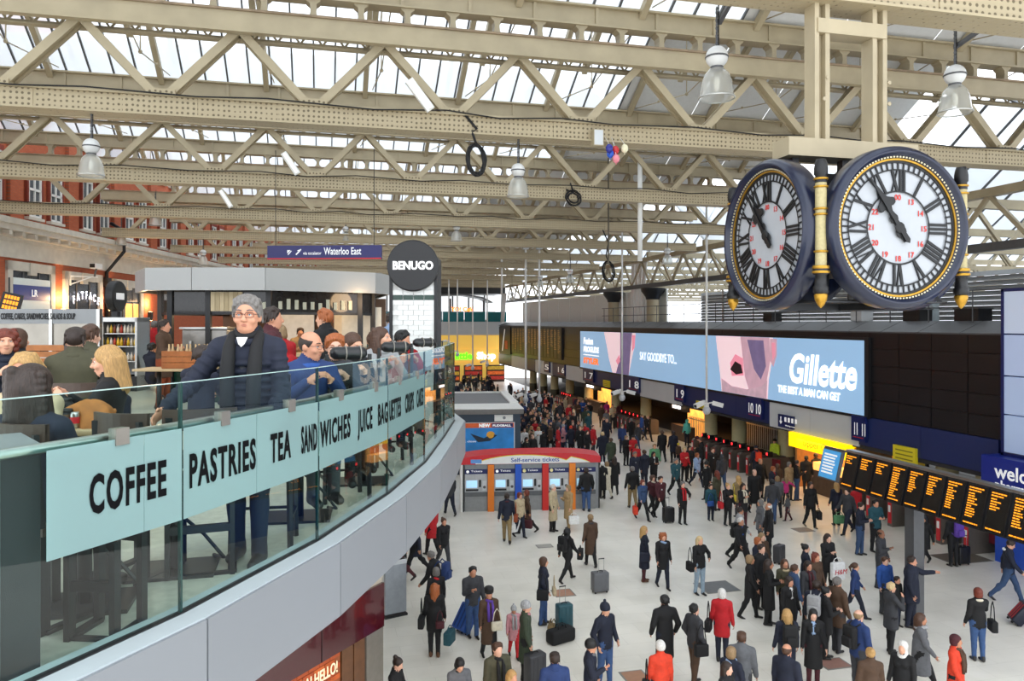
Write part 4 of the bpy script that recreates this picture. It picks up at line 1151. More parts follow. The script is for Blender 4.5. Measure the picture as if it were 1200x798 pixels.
for px in (142, 263, 341, 399, 440, 468, 489, 507, 516):
    i, p = rail_hit(px); u = (RV[i + 1] - RV[i]).normalized(); nrm = Vector((u.y, -u.x)); s = .038
    c = MB().prism([w2(x) for x in (p - u * s + nrm * .012, p + u * s + nrm * .012, p + u * s - nrm * .04, p - u * s - nrm * .04)], 7.215, 7.295).build('clamp', mat('clamp_steel', '#8d8880', .35, .6), gb)
    MB().bar(W(p.x - nrm.x * .03, p.y - nrm.y * .03, 7.255), W(p.x - nrm.x * .085, p.y - nrm.y * .085, 7.25), .02, .02).build('bracket_arm', STEEL, gb)
def rail_text(s, px0, px1, z=6.925, h=.172):
    i, p = rail_hit(px0); j, q = rail_hit(px1); u = (q - p).normalized(); nrm = Vector((u.y, -u.x)); p = p + nrm * .008
    uw = W(u.x, u.y)
    o = text(s, h / .70, FLATINK, gb, W(p.x, p.y, z), (R(90), 0, math.atan2(uw.y, uw.x)), bold=.008, depth=.0005, space=1.16)
    fit(o, (q - p).length)
for s, a, b_ in (('COFFEE', 103, 193.5), ('PASTRIES', 220, 298), ('TEA', 316, 340), ('SAND', 352, 370.5), ('WICHES', 374.5, 410), ('JUICE', 419, 436), ('BAG', 442, 453), ('UETTES', 455.5, 469), ('CRISPS', 474, 484), ('CAKES', 487.5, 495.5)): rail_text(s, a, b_)

# ------------------------------------------------------------------ shop below the mezzanine
c0 = Vector((-2.14, 12.86)); dv = Vector((-.45, -.89)).normalized(); nv = Vector((.89, -.45)).normalized()
sh = S(O('wall_shop', None), 'maroon fronted shop under the mezzanine')
def sp(d, o): return w2(c0 + dv * d + nv * o)
MB().prism([sp(0, 0), sp(11, 0), sp(11, -.3), sp(0, -.3)], 2.72, 3.45).build('maroon_fascia', MAROON, sh)
MB().prism([sp(1.55, .01), sp(1.56, .01), sp(1.56, -.01), sp(1.55, -.01)], 2.72, 3.45).build('fascia_joint', BLACK, sh)
MB().prism([sp(0, -.05), sp(11, -.05), sp(11, -.3), sp(0, -.3)], 3.45, 5.74).build('upper_wall', mat('warm_grey_wall', '#a8a294', .6), sh)
MB().prism([sp(0, -.02), sp(.45, -.02), sp(.45, -.3), sp(0, -.3)], 0, 2.72).build('steel_pier', mat('pier_steel', '#86837c', .3, .6), sh)
for d0 in (.47, .77): MB().prism([sp(d0, -.04), sp(d0 + .27, -.04), sp(d0 + .27, -.3), sp(d0, -.3)], 0, 2.72).build('wood_door', mat('dark_oak_door', '#5a3a22', .4, var=.2), sh)
MB().prism([sp(1.06, -.06), sp(11, -.06), sp(11, -.3), sp(1.06, -.3)], 0, 2.72).build('brick_core', mat('orange_brick_mortar', '#8a4a26', .8), sh)
BM = [mat('orange_brick%d' % i, c, .75, var=.15, emit=.0) for i, c in enumerate(('#c05f28', '#b2521f', '#a84b22'))]
k = 0
for r in range(13):
    for cidx in range(11):
        d0 = 1.08 + cidx * .24 + (.12 if r % 2 else 0); z = 2.64 - r * .085
        MB().prism([sp(d0, -.045), sp(d0 + .228, -.045), sp(d0 + .228, -.07), sp(d0, -.07)], z - .0, z + .072).build('brick', BM[rnd.randrange(3)], sh)
MB().prism([sp(0, -.3), sp(11, -.3), sp(11, -6), sp(0, -6)], 0, 5.74).build('shop_body', mat('shop_side', '#8f8b82', .7), sh)
uw = W(-dv.x, -dv.y); rot = (R(90), 0, math.atan2(uw.y, uw.x))
CRT = mat('cream_lettering', '#e9d9b4', .5, var=0, emit=.3)
def shtext(s, d1, d0, z, h):
    p = c0 + dv * d1 + nv * -.035; o = text(s, h / .7, CRT, sh, W(p.x, p.y, z), rot, bold=.004); fit(o, d1 - d0)
shtext('HELLO!', 1.68, 1.34, 2.44, .16) if False else shtext('GA! HELLO!', 2.0, 1.16, 2.42, .17)
l = bpy.data.lights.new('shop_wash', 'AREA'); l.energy = 60; l.color = (1, .6, .3); l.size = 1.5
lo = bpy.data.objects.new('shop_wash', l); COL.objects.link(lo); p = c0 + dv * 2.2 + nv * .5; lo.location = W(p.x, p.y, 5.1)
t = T('totem_sign', 'grey edge-on totem sign board below the mezzanine fascia', 'sign', spot(463, 722, 0), R(-72))
MB().box(-.06, .06, -.3, .3, .1, 1.5).build('board', mat('totem_grey', '#9aa0a6', .4), t); MB().box(-.1, .1, -.32, .32, 0, .06).build('foot', DSTEEL, t); MB().box(-.065, .065, -.31, .31, 1.38, 1.5).build('head_band', OFFW, t)

# ------------------------------------------------------------------ mezzanine furniture
def mz(px, d, z=0.):                                          # bearing and distance on the mezzanine
    return W((px - 600) / 900 * d, d, MZ + z)
def P4(xc, zc, z=0.): return W(xc, zc, MZ + z)
def chair(lab, loc, a, sh=.45, bt=.9, wood=True, w=.4, grp='wooden café chairs'):
    t = T('cafe_chair', lab, 'chair', loc, Wd(a), grp)
    MB().box(-w / 2, w / 2, -w / 2, w / 2, sh - .04, sh).build('seat', DWOOD, t)
    f = MB()
    b = MB()
    nseg = 8
    for i in range(nseg):
        x0, x1 = -w / 2 + w * i / nseg, -w / 2 + w * (i + 1) / nseg
        c = lambda x: w / 2 + .02 - .06 * (x / (w / 2)) ** 2
        b.add([(x0, c(x0), bt - .13), (x1, c(x1), bt - .13), (x1, c(x1), bt), (x0, c(x0), bt), (x0, c(x0) + .025, bt - .13), (x1, c(x1) + .025, bt - .13), (x1, c(x1) + .025, bt), (x0, c(x0) + .025, bt)],
              [(0, 1, 2, 3), (7, 6, 5, 4), (3, 2, 6, 7), (0, 4, 5, 1)])
    b.build('backrest', DWOOD, t)
    for sx in (-1, 1):
        MB().bar((sx * (w / 2 - .03), w / 2 - .02, sh - .02), (sx * (w / 2 - .04), w / 2 + .01, bt - .05), .04, .025).build('back_post', BLACK, t)
        for sy in (-1, 1): MB().bar((sx * (w / 2 - .03), sy * (w / 2 - .03), 0), (sx * (w / 2 - .03), sy * (w / 2 - .03), sh - .03), .055, .03).build('leg', BLACK, t)
        MB().bar((sx * (w / 2 - .03), -w / 2 + .03, .012), (sx * (w / 2 - .03), w / 2 - .03, .012), .055, .022).build('runner', BLACK, t)
    MB().bar((-w / 2 + .03, w / 2 - .03, sh * .5), (w / 2 - .03, w / 2 - .03, sh * .5), .03, .05).build('stretcher', BLACK, t)
    MB().bar((-w / 2 + .03, w / 2 - .03, .012), (w / 2 - .03, w / 2 - .03, .012), .03, .022).build('stretcher', BLACK, t)
    return t
def padded_chair(lab, loc, a, sh=.62, bt=1.1):
    t = T('bar_chair', lab, 'chair', loc, Wd(a), 'padded bar chairs along the balustrade')
    b = MB(); b.box(-.22, .22, -.2, .2, sh - .07, sh); me = b.mesh('seat', mat('black_leather', '#191a1c', .3, var=.1)); bevel(me, .02); O('seat', me, t)
    pts = [(-.16 + .32 * i / 10, .22, bt - .05) for i in range(11)]
    rs = [.03, .055, .06, .06, .058, .06, .06, .058, .06, .055, .03]
    MB().path(pts, rs, 14).build('backrest_roll', mat('black_leather', '#191a1c'), t, True)
    for x in (.03, -.1):
        MB().path([(x, .22 + .064 * math.cos(q), bt - .05 + .064 * math.sin(q)) for q in [2 * math.pi * j / 14 for j in range(14)]], .006, 5, closed=True).build('strap', mat('grey_strap', '#8f8a80', .5), t)
    for sx in (-1, 1):
        MB().bar((sx * .19, .18, sh - .03), (sx * .19, .22, bt - .06), .03, .03).build('back_post', BLACK, t)
        for sy in (-1, 1): MB().bar((sx * .2, sy * .18, 0), (sx * .19, sy * .17, sh - .06), .03, .03).build('leg', BLACK, t)
        MB().bar((sx * .2, -.18, .22), (sx * .2, .18, .22), .02, .02).build('stretcher', BLACK, t)
    MB().bar((-.2, -.18, .22), (.2, -.18, .22), .02, .02).build('stretcher', BLACK, t)
    return t
def table(lab, loc, a, lx, ly, h=.75, m=None, ped=((0, 0),)):
    t = T('cafe_table', lab, 'table', loc, Wd(a), 'café tables on the mezzanine')
    me = MB().box(-lx, lx, -ly, ly, h - .04, h).mesh('tabletop', m or TWOOD); bevel(me, .006, 1); O('tabletop', me, t)
    for x, y in ped:
        MB().tube((x, y, .02), (x, y, h - .04), .04, n=10).build('pedestal', DSTEEL, t, True)
        MB().prism([(x - .26, y - .2), (x + .26, y - .2), (x + .26, y + .2), (x - .26, y + .2)], 0, .02).build('base_plate', DSTEEL, t)
        MB().path([(x + .05, y, .35), (x + .18, y + .02, .22), (x + .3, y + .05, .05), (x + .22, y + .2, .03)], .012, 6).build('cable', BLACK, t)
    return t
chair('curved back chair of the woman with brown hair behind the glass', P4(-2.5, 4.15), 160, .55, 1.08)
chair('wooden chair with straight back by the pale café table', mz(166, 4.95), 165, .55, 1.04)
chair('dark wooden chair gripped by the standing man with glasses', mz(236, 5.02), 200, .6, 1.06, w=.44)
chair('brown wooden chair behind the fair-haired woman in profile', mz(96, 7.2), 195, .5, 1.05)
chair('black frame chair seen low through the first glass panel', P4(-2.1, 3.98), 175, .55, .72, w=.3)
for px, d, a, lab in ((310, 5.55, 190, 'padded bar chair in front of the man with glasses'), (402, 7.0, 205, 'padded bar chair in front of the ginger-haired diner'), (457, 8.7, 205, 'padded bar chair in front of the curly-haired woman'), (488, 10.6, 215, 'padded bar chair last in the row before the white pillar')):
    padded_chair(lab, mz(px, d), a, .66, 1.3 + (px > 350) * .08)
ta = table('pale wooden café table with cups and a brown jacket', mz(88, 5.6), 12, .42, .38, .86)
table('grey topped café table behind the fair-haired woman', mz(66, 8.9), 5, .55, .35, .86, GREYTOP)
table('narrow table with cable at the rail behind the COFFEE lettering', P4(-2.42, 4.35), 15, .35, .25, .74, DWOOD)
table('narrow table at the rail behind the PASTRIES lettering', P4(-2.18, 4.95), 15, .3, .25, .74, DWOOD)
table('narrow table at the rail behind the TEA lettering', P4(-1.75, 6.3), 10, .3, .25, .74, DWOOD)
table('narrow table at the rail in front of the curly-haired woman', P4(-1.5, 7.7), 8, .3, .25, .74, DWOOD)
table('pale counter table beside the kiosk with green tiles', mz(207, 13.2), 0, .6, .35, .82, TWOOD, ((-.3, 0), (.3, 0)))
# half-height partition at the first panel
pt = T('partition', 'half-height tiled partition with grey top and dark end behind the first glass panel', 'partition', P4(-2.1, 3.42), Wd(0) + R(0))
Mx = Matrix.Rotation(R(42), 4, 'Z')
MB().box(-.15, 0, 0, .5, 0, 1.03, Mx).build('dark_end', mat('partition_dark', '#15181c', .6, var=.1), pt)
MB().box(-.6, -.152, .02, .48, 0, 1.03, Mx).build('tiled_side', mat('pale_tile', '#c4c6c0', .3, var=.05), pt)
for i in range(5):
    MB().box(-.6, -.152, .0, .02, .02 + i * .2, .2 + i * .2, Mx).build('tile', mat('pale_tile', '#c4c6c0'), pt)
MB().box(-.62, .01, -.01, .51, 1.03, 1.055, Mx).build('grey_top', GREYTOP, pt)
# things on the table
def cup(lab, loc, r=.042, h=.11, sleeve=None, body=INK):
    t = T('paper_cup', lab, 'cup', loc, 0, 'takeaway cups on the café tables')
    MB().lathe([(0, 0), (r * .75, 0), (r, h), (0, h)], 16).build('body', body, t, True)
    MB().lathe([(r * 1.05, h - .005), (r * 1.08, h + .006), (r * .9, h + .016), (0, h + .016)], 16).build('lid', mat('black_lid', '#1b1a19', .4), t, True)
    if sleeve: MB().lathe([(r * .83, h * .25), (r * .97, h * .8)], 16).build('sleeve', sleeve, t, True)
    return t
KRAFT = mat('kraft_brown', '#7a6248', .7)
cup('dark cup with brown sleeve nearest the drinks can', mz(77, 5.4, .86), .045, .12, KRAFT)
cup('black cup left behind the brown-sleeved cup', mz(65, 5.85, .86), .045, .12, None, mat('dark_cup', '#2a2521', .5))
cup('black cup beside the brown jacket on the pale table', mz(77, 5.95, .86), .042, .14, None, mat('dark_cup', '#2a2521', .5))
cup('black cup on the grey table', mz(75, 8.8, .86), .05, .14)
t = T('drinks_can', 'silver and red drinks can beside the brown-sleeved cup', 'can', mz(88, 5.38, .86))
MB().lathe([(0, 0), (.025, 0), (.031, .01), (.031, .1), (.026, .115), (0, .115)], 18).build('can_body', STEEL, t, True); MB().lathe([(.0315, .035), (.0315, .08)], 18).build('red_label', RED, t, True)
t = T('water_bottle', 'clear water bottle in front of the brown-haired woman', 'bottle', mz(46, 5.75, .86))
MB().lathe([(0, 0), (.03, 0), (.032, .03), (.03, .1), (.032, .14), (.012, .19), (.012, .205)], 16).build('bottle_body', mat('clear_plastic', '#d4e4ee', .1, var=0), t, True); MB().lathe([(.014, .2), (.014, .22), (0, .222)], 12).build('cap', WHITE, t); MB().lathe([(.0325, .05), (.0315, .11)], 16).build('label', mat('blue_label', '#7fa8d0', .5), t)
def drape(name, lab, cat, loc, rx, ry, rz, m, seed=1, a=0):
    r = random.Random(seed); t = T(name, lab, cat, loc, Wd(a))
    n, k = 22, 12; b = MB(); vs, fs = [], []
    ph = [r.uniform(0, 6) for _ in range(6)]
    for i in range(k + 1):
        th = math.pi / 2 * i / k
        for j in range(n):
            p = 2 * math.pi * j / n
            rr = 1 + .16 * math.sin(3 * p + ph[0] + th * 2) + .1 * math.sin(7 * p + ph[1] - th * 3) + .05 * math.sin(13 * p + ph[2])
            zz = math.cos(th) * (1 + .15 * math.sin(4 * p + ph[3]) * math.sin(th))
            vs.append((rx * rr * math.sin(th) * math.cos(p), ry * rr * math.sin(th) * math.sin(p), rz * zz))
    for i in range(k):
        for j in range(n): fs.append((i * n + j, (i + 1) * n + j, (i + 1) * n + (j + 1) % n, i * n + (j + 1) % n))
    b.add(vs, fs); b.build('cloth', m, t, True)
    MB().path([(rx * .8 * math.cos(x), ry * .8 * math.sin(x), rz * (.45 + .1 * math.sin(3 * x))) for x in [i * .45 for i in range(9)]], .018, 6).build('fold', m, t, True)
    return t
drape('jacket', 'rust brown jacket heaped on the pale café table', 'jacket', mz(106, 5.5, .86), .2, .14, .19, mat('rust_cloth', '#a8692c', .7, var=.2, scale=12), 3)
drape('coat', 'white coat heaped on a chair beside the man in blue', 'coat', mz(350, 5.75, .62), .24, .2, .36, mat('white_cloth', '#dfe0dc', .7, var=.06, scale=12), 5)
drape('coat', 'grey coat hanging beside the fair-haired woman', 'coat', mz(146, 5.7, .55), .1, .1, .3, mat('grey_cloth', '#a9abac', .7, var=.1, scale=12), 8)
drape('bag', 'patterned bag on the seat between the back-turned diners', 'bag', mz(54, 7.6, .62), .2, .15, .38, mat('pattern_cloth', '#6e5a4a', .7, var=.6, scale=20), 9)
drape('napkin', 'crumpled white napkin on the chair by the handrail clamp', 'napkin', mz(135, 4.9, .86), .045, .04, .05, WHITE, 4)

# ------------------------------------------------------------------ servery at the left, drinks fridge
t = T('servery', 'café servery with grey lettered sign board and mirrored back panel', 'counter', W(-10.6, 13.6, MZ), -YAW)
MB().box(0, 3.3, 0, .1, 1.58, 1.84).build('sign_board', mat('sign_grey', '#8f9294', .5, var=.02), t)
fit(text('COFFEE, CAKES, SANDWICHES, SALADS & SOUP', .15, INK, t, (1.55, -.01, 1.66), bold=.003), 1.32)
MB().box(0, 3.3, .02, .06, 1.13, 1.58).build('mirror_panel', mat('mirror_steel', '#8f8a80', .2, .9, .15, 2), t)
for x in (0, 1.2, 2.4, 3.24): MB().box(x, x + .06, -.01, .1, 0, 1.84).build('upright', STEEL, t)
MB().box(0, 3.3, -.5, .6, .95, 1.05).build('worktop', STEEL, t); MB().box(0, 3.3, -.45, .6, 0, .95).build('cabinet', OFFW, t)
t = T('bench', 'orange wooden bench with high back before the servery', 'bench', W(-8.6, 10.6, MZ), -YAW)
for i in range(3): MB().box(0, 2.75, 0, .04, 1.03 + i * .09, 1.11 + i * .09).build('back_slat', mat('orange_oak', '#a8672f', .45, var=.15), t)
MB().box(0, 2.75, -.45, 0, .5, .56).build('seat', WOOD, t)
for x in (.02, 1.3, 2.65): MB().box(x, x + .07, -.4, .05, 0, 1.3).build('support', DWOOD, t)
MB().box(0, 2.75, -1.0, -.55, .75, .79).build('table_board', DWOOD, t)
t = T('drinks_fridge', 'tall open drinks fridge with rows of bottles beside the servery', 'fridge', mz(147, 18.2), -YAW)
MB().box(-.42, -.37, -.3, .35, 0, 1.7).box(.37, .42, -.3, .35, 0, 1.7).build('side', STEEL, t)
MB().box(-.42, .42, .3, .35, 0, 1.7).build('back', OFFW, t); MB().box(-.42, .42, -.3, .35, 1.62, 1.72).build('top', STEEL, t); MB().box(-.42, .42, -.32, .35, 0, .35).build('base', BLACK, t)
for z in (.35, .7, 1.05, 1.35): MB().box(-.37, .37, -.25, .3, z - .02, z).build('shelf', STEEL, t)
for i in range(4): MB().tube((-.34 + .68 * (i % 2), -.2 + .45 * (i // 2), -.0), (-.34 + .68 * (i % 2), -.2 + .45 * (i // 2), .03), .03, n=8).build('caster', RUBBER, t) if False else None
bt = MB(); bt.lathe([(0, 0), (.033, 0), (.033, .12), (.012, .17), (.012, .2), (0, .2)], 10); BOT = bt.mesh('bottle', mat('amber_bottle', '#d9941f', .3), True)
cols_ = [mat('drink%d' % i, c, .3) for i, c in enumerate(('#d98a1f', '#e0b52a', '#b8402a', '#d8d0c0', '#7a3a20', '#3c6ea0'))]
fb = t.location
for r, z in enumerate((.7, 1.05, 1.35)):
    for i in range(9):
        o = O('bottle', BOT, None, W(0, 0)); o.location = mz(147, 18.2, z) + W(-.32 + i * .08, -.18)
        o.material_slots[0].link = 'OBJECT'; o.material_slots[0].material = cols_[rnd.randrange(5)]
        tag(o, 'coloured drink bottle on the %s shelf of the tall fridge' % ['lower', 'middle', 'top'][r], 'bottle', 'drink bottles on the %s fridge shelf' % ['lower', 'middle', 'top'][r])

# ------------------------------------------------------------------ kiosk with grey canopy
ks = T('coffee_kiosk', 'round coffee kiosk with pale grey canopy and dark glazed upper shelf', 'kiosk')
CPY = [(-8.0, 16.3), (-7.17, 15.0), (-6.22, 14.9), (-4.8, 14.95), (-2.93, 16.5), (-2.75, 17.3), (-3.6, 20.5), (-7.6, 20.6)]
zb, zt = 8.43, 8.87
KP = mat('kiosk_canopy_grey', '#a0a19f', .4, .1, .02, 1)
for i in range(len(CPY)):
    a, b_ = Vector(CPY[i]), Vector(CPY[(i + 1) % len(CPY)]); u = (b_ - a).normalized(); e = u * .006; nn = Vector((u.y, -u.x)) * -.06
    MB().prism([w2(p) for p in (a + e, b_ - e, b_ - e + nn, a + e + nn)], zb, zt).build('canopy_panel', KP, ks)
ctr = Vector((-5.2, 17.6))
sc_ = lambda f: [w2(ctr + (Vector(p) - ctr) * f) for p in CPY]
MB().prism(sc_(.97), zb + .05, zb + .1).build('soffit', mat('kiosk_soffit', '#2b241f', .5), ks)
MB().prism(sc_(.97), zt - .1, zt - .06).build('canopy_roof', GREYPANEL, ks)
inn = [ctr + (Vector(p) - ctr) * .84 for p in CPY]
for i in range(len(inn)):
    a, b_ = inn[i], inn[(i + 1) % len(inn)]; u = (b_ - a).normalized(); nn = Vector((-u.y, u.x)) * .5
    MB().prism([w2(p) for p in (a, b_, b_ + nn * .1, a + nn * .1)], zb - .42, zb + .05).build('upper_glazing', mat('kiosk_dark_glass', '#23211f', .1, var=.2), ks)
    MB().prism([w2(p) for p in (a, b_, b_ + nn * .3, a + nn * .3)], zb - .47, zb - .42).build('shelf_rail', BLACK, ks)
    MB().prism([w2(p) for p in (a + Vector((-.05, -.05)), a + Vector((.05, -.05)), a + Vector((.05, .05)), a + Vector((-.05, .05)))], MZ, zb + .05).build('post', BLACK, ks)
    if i in (1, 2, 3, 7): MB().prism([w2(p) for p in (a, b_, b_ + nn, a + nn)], MZ + .9, MZ + .97).build('counter_top', TWOOD, ks)
    if i in (1, 2, 3, 7): MB().prism([w2(p) for p in (a + nn * .1, b_ + nn * .1, b_ + nn * .2, a + nn * .2)], MZ, MZ + .9).build('tiled_front', mat('dark_green_tile', '#16382c', .15, var=.1), ks)
a, b_ = inn[2], inn[3]
for i in range(7):
    p = a + (b_ - a) * (.05 + i * .075) + Vector((0, -.05)); q = p + (b_ - a) * .068
    MB().prism([w2(x) for x in (p, q, q + Vector((0, .03)), p + Vector((0, .03)))], zb - .4, zb - .02).build('carton', mat('cream_carton%d' % (i % 2), ['#b8a888', '#a89878'][i % 2], .7, emit=.12), ks)
for s_ in range(2):
    a, b_ = inn[2 + s_], inn[3 + s_]
    for i in range(10):
        p = a + (b_ - a) * ((.6 if s_ == 0 else .1) + i * (.038 if s_ == 0 else .085)) + Vector((0, -.03))
        MB().prism([w2(x) for x in (p, p + Vector((.07, 0)), p + Vector((.07, .03)), p + Vector((0, .03)))], zb - .36, zb - .36 + rnd.uniform(.12, .22)).build('shelf_jar', mat('pale_jar', '#a9a894', .4, emit=.12), ks)
# lit interior panels and furniture of the kiosk
for xa, xb, yy, z0, z1, c, nm in ((-6.6, -6.2, 18.5, 0, 2.0, '#e8c9a0', 'lit_panel'), (-5.9, -4.9, 19.0, .9, 2.0, '#d8dce0', 'bright_window'), (-4.4, -3.4, 19, 0, 2.0, '#e0d2ba', 'cream_panel'), (-3.9, -3.0, 17.6, 0, 1.95, '#d9d4c6', 'door_panel')):
    MB().prism([w2(Vector(x)) for x in ((xa, yy), (xb, yy), (xb, yy + .05), (xa, yy + .05))], MZ + z0, MZ + z1).build(nm, mat('kiosk_' + nm, c, .6, emit=.08), ks)
MB().prism([w2(Vector(x)) for x in ((-7.3, 19.4), (-3.2, 19.4), (-3.2, 19.5), (-7.3, 19.5))], MZ, MZ + 2.2).build('back_wall', mat('kiosk_back', '#6a5140', .6, var=.3, scale=1.2), ks)
for x, y, z in ((-6.6, 15.6, zb), (-5.9, 15.5, zb), (-5.0, 15.5, zb), (-4.0, 16.2, zb)):
    MB().lathe([(0, 0), (.05, 0), (.05, .03), (0, .03)], 10).build('downlight', WARM, ks, loc=W(x, y, z + .01))
for x, y, e in ((-6.5, 17.2, 45), (-4.6, 17.3, 45), (-7.4, 15.6, 22), (-3.2, 16.2, 25)):
    l = bpy.data.lights.new('kiosk_lamp', 'POINT'); l.energy = e; l.color = (1, .68, .38); l.shadow_soft_size = .25
    lo = bpy.data.objects.new('kiosk_lamp', l); COL.objects.link(lo); lo.location = W(x, y, MZ + 2.05)
t = T('pendant_lamp', 'dark green wide pendant lamp inside the kiosk', 'lamp', W(-5.75, 16.0, MZ + 1.8))
MB().lathe([(.03, .3), (.06, .25), (.2, .16), (.42, .06), (.45, 0), (.42, .01), (.2, .12), (0, .14)], 24).build('shade', mat('moss_green_shade', '#2f3a1e', .6, var=.3), t, True); MB().tube((0, 0, .28), (0, 0, .5), .015, n=6).build('cord', BLACK, t); MB().sphere((0, 0, .06), .06, 10, 6).build('bulb', WARM, t)
t = T('crate', 'wooden crate of bottles on the kiosk counter', 'crate', mz(221, 13.1, .82), -YAW)
for y in (-.16, .16):
    for i in range(3): MB().box(-.38, .38, y - .01, y + .01, .01 + i * .1, .1 + i * .1).build('slat', mat('orange_crate_wood', '#9c5a26', .6, var=.2), t)
for x in (-.38, .38):
    for i in range(3): MB().box(x - .01, x + .01, -.16, .16, .01 + i * .1, .1 + i * .1).build('slat', mat('orange_crate_wood', '#9c5a26'), t)
MB().box(-.38, .38, -.16, .16, 0, .01).build('base', WOOD, t)
for i in range(10):
    o = O('bottle', BOT, None, mz(221, 13.1, .835) + W(-.3 + (i % 5) * .15, -.07 + (i // 5) * .14)); o.scale = (1.2, 1.2, 2.0)
    o.material_slots[0].link = 'OBJECT'; o.material_slots[0].material = mat('pale_amber_bottle', '#c9a878', .2)
    tag(o, 'pale amber bottle standing in the wooden crate on the kiosk counter', 'bottle', 'bottles in the kiosk crate')
t = T('espresso_machine', 'grey espresso machine behind the kiosk counter', 'coffee machine', mz(245, 15.6, .97), -YAW)
me = MB().box(-.45, .45, -.25, .25, .05, .5).mesh('casing', mat('machine_grey', '#8a8680', .3, .4)); bevel(me, .03); O('casing', me, t)
MB().box(-.48, .48, -.3, .3, .5, .54).build('cup_tray', STEEL, t); MB().box(-.42, .42, -.34, -.22, 0, .06).build('drip_tray', BLACK, t)
for x in (-.25, .2): MB().tube((x, -.3, .26), (x, -.3, .12), .03, n=8).build('group_head', STEEL, t)

# white tiled pillar with the round sign
pl = T('sign_pillar', 'white tiled pillar with round black sign and dark corner trims', 'pillar', W(-1.5, 12, MZ), -YAW)
MB().box(-.32, .32, -.3, .3, 0, 2.55).build('core', mat('tile_grout', '#d2d2ce', .7), pl)
TILE = mat('white_glazed_tile', '#dedfdc', .15, var=.02)
b = MB(); b.box(-.075, .075, 0, .012, 0, .072); TM = b.mesh('tile', TILE); TG = MB().box(-.075, .075, 0, .012, 0, .072).mesh('tile', mat('dark_green_tile', '#16382c'))
b = MB()
for r in range(33):
    for i in range(4):
        if 25 <= r <= 25: O('tile', TG, pl, (-.24 + i * .16, -.312, .02 + r * .077)); continue
        x = -.24 + i * .16 + (.08 if r % 2 else 0)
        if x > .3: x -= .0; 
        O('tile', TM, pl, (min(x, .245), -.312, .02 + r * .077))
for x in (-.34, .34): MB().box(x - .025, x + .025, -.33, .32, 0, 2.55).build('corner_trim', BLACK, pl)
MB().box(-.36, .36, -.33, .33, 2.55, 2.6).build('cap', BLACK, pl)
dk = O('round_sign', None, pl, (0, -.36, 2.46))
MB().lathe([(0, -.05), (.37, -.05), (.39, -.04), (.39, .04), (.37, .05), (0, .05)], 48, RX).build('disc', BLACK, dk)
fit(text('BENUGO', .17, mat('white_sign_letters', '#f2f2f0', .5, var=0, emit=.4), dk, (-.305, -.056, -.055), bold=.006), .61)
# second round sign at the cornice pier
t = T('round_sign', 'round black projecting sign on a dark arm before the brick wall', 'sign', mz(136, 19, .0), Wd(92))
MB().lathe([(0, -.1), (.37, -.1), (.385, -.08), (.385, .08), (.37, .1), (0, .1)], 40, RX).build('disc', BLACK, t, loc=(0, 0, 2.25)); MB().box(-.09, .09, -.07, .07, 0, 2.0).build('post', BLACK, t)
MB().box(-.2, .2, -.108, -.1, 2.17, 2.33).build('white_lettering', WTEXT, t)
# LED sign, camera, hanging sign
t = T('led_sign', 'tilted black LED sign with amber writing at the left edge', 'sign', mz(8, 19, 1.72), Wd(25))
MB().box(-.22, .22, -.06, .06, 0, .62, Matrix.Rotation(R(14), 4, 'Y')).build('casing', BLACK, t)
b = MB()
for r in range(4):
    for c in range(5): b.box(-.16 + c * .065, -.16 + c * .065 + .05, -.066, -.06, .08 + r * .13, .17 + r * .13, Matrix.Rotation(R(14), 4, 'Y'))
stuff(b.build('amber_text', AMBER, t)); MB().tube((.05, 0, .6), (.05, 0, 1.0), .02, n=6).build('hanger', BLACK, t)
t = T('security_camera', 'white security camera on a triangular bracket below the stone cornice', 'camera', (0, 0, 0))
t.location = wl.matrix_basis @ Vector((win_px(80), -.1, 9.75)); t.rotation_euler = (0, 0, wang)
MB().bar((0, 0, .3), (1.6, -.5, .35), .06, .06).bar((0, 0, -.1), (1.2, -.38, .32), .05, .05).bar((0, 0, -.15), (0, 0, .35), .06, .06).build('bracket', WHITE, t)
MB().box(.9, 1.6, -.75, -.45, .75, 1.0).build('housing', WHITE, t); MB().tube((1.3, -.5, .35), (1.3, -.6, .8), .05, n=8).build('stalk', GUNM, t); MB().box(.86, .9, -.72, -.48, .78, .97).build('lens', BLACK, t)
t = T('hanging_sign', 'long navy hanging sign pointing to the escalator with white lettering', 'sign', W((380.5 - 600) / 900 * 20, 20, CAM_H + (378 - 304) / 900 * 20), -YAW - R(3))
MB().box(-1.5, 1.5, -.06, .06, 0, .36).build('sign_plate', mat('sign_navy_purple', '#2b2a66', .45, var=.02), t); MB().box(-1.5, 1.5, -.065, -.06, 0, .035).build('red_line', RED, t)
fit(text('Waterloo East', .27, WTEXT, t, (.0, -.066, .12), bold=.002), .98); fit(text('via escalator', .12, WTEXT, t, (-.55, -.066, .12)), .48)
MB().bar((-.95, -.066, .12), (-.86, -.066, .22), .02, .005, (0, 1, 0)).add([(-.97, -.067, .24), (-.88, -.067, .24), (-.97, -.067, .15)], [(0, 1, 2)]).build('arrow', WTEXT, t)
MB().bar((-.74, -.066, .12), (-.62, -.066, .24), .03, .005, (0, 1, 0)).bar((-.7, -.066, .22), (-.6, -.066, .26), .02, .005, (0, 1, 0)).build('escalator_symbol', WTEXT, t)
for x in (-1.3, 1.3): MB().tube((x, 0, .36), (x, 0, 12.3 - t.location.z), .01, n=5).build('cord', BLACK, t)
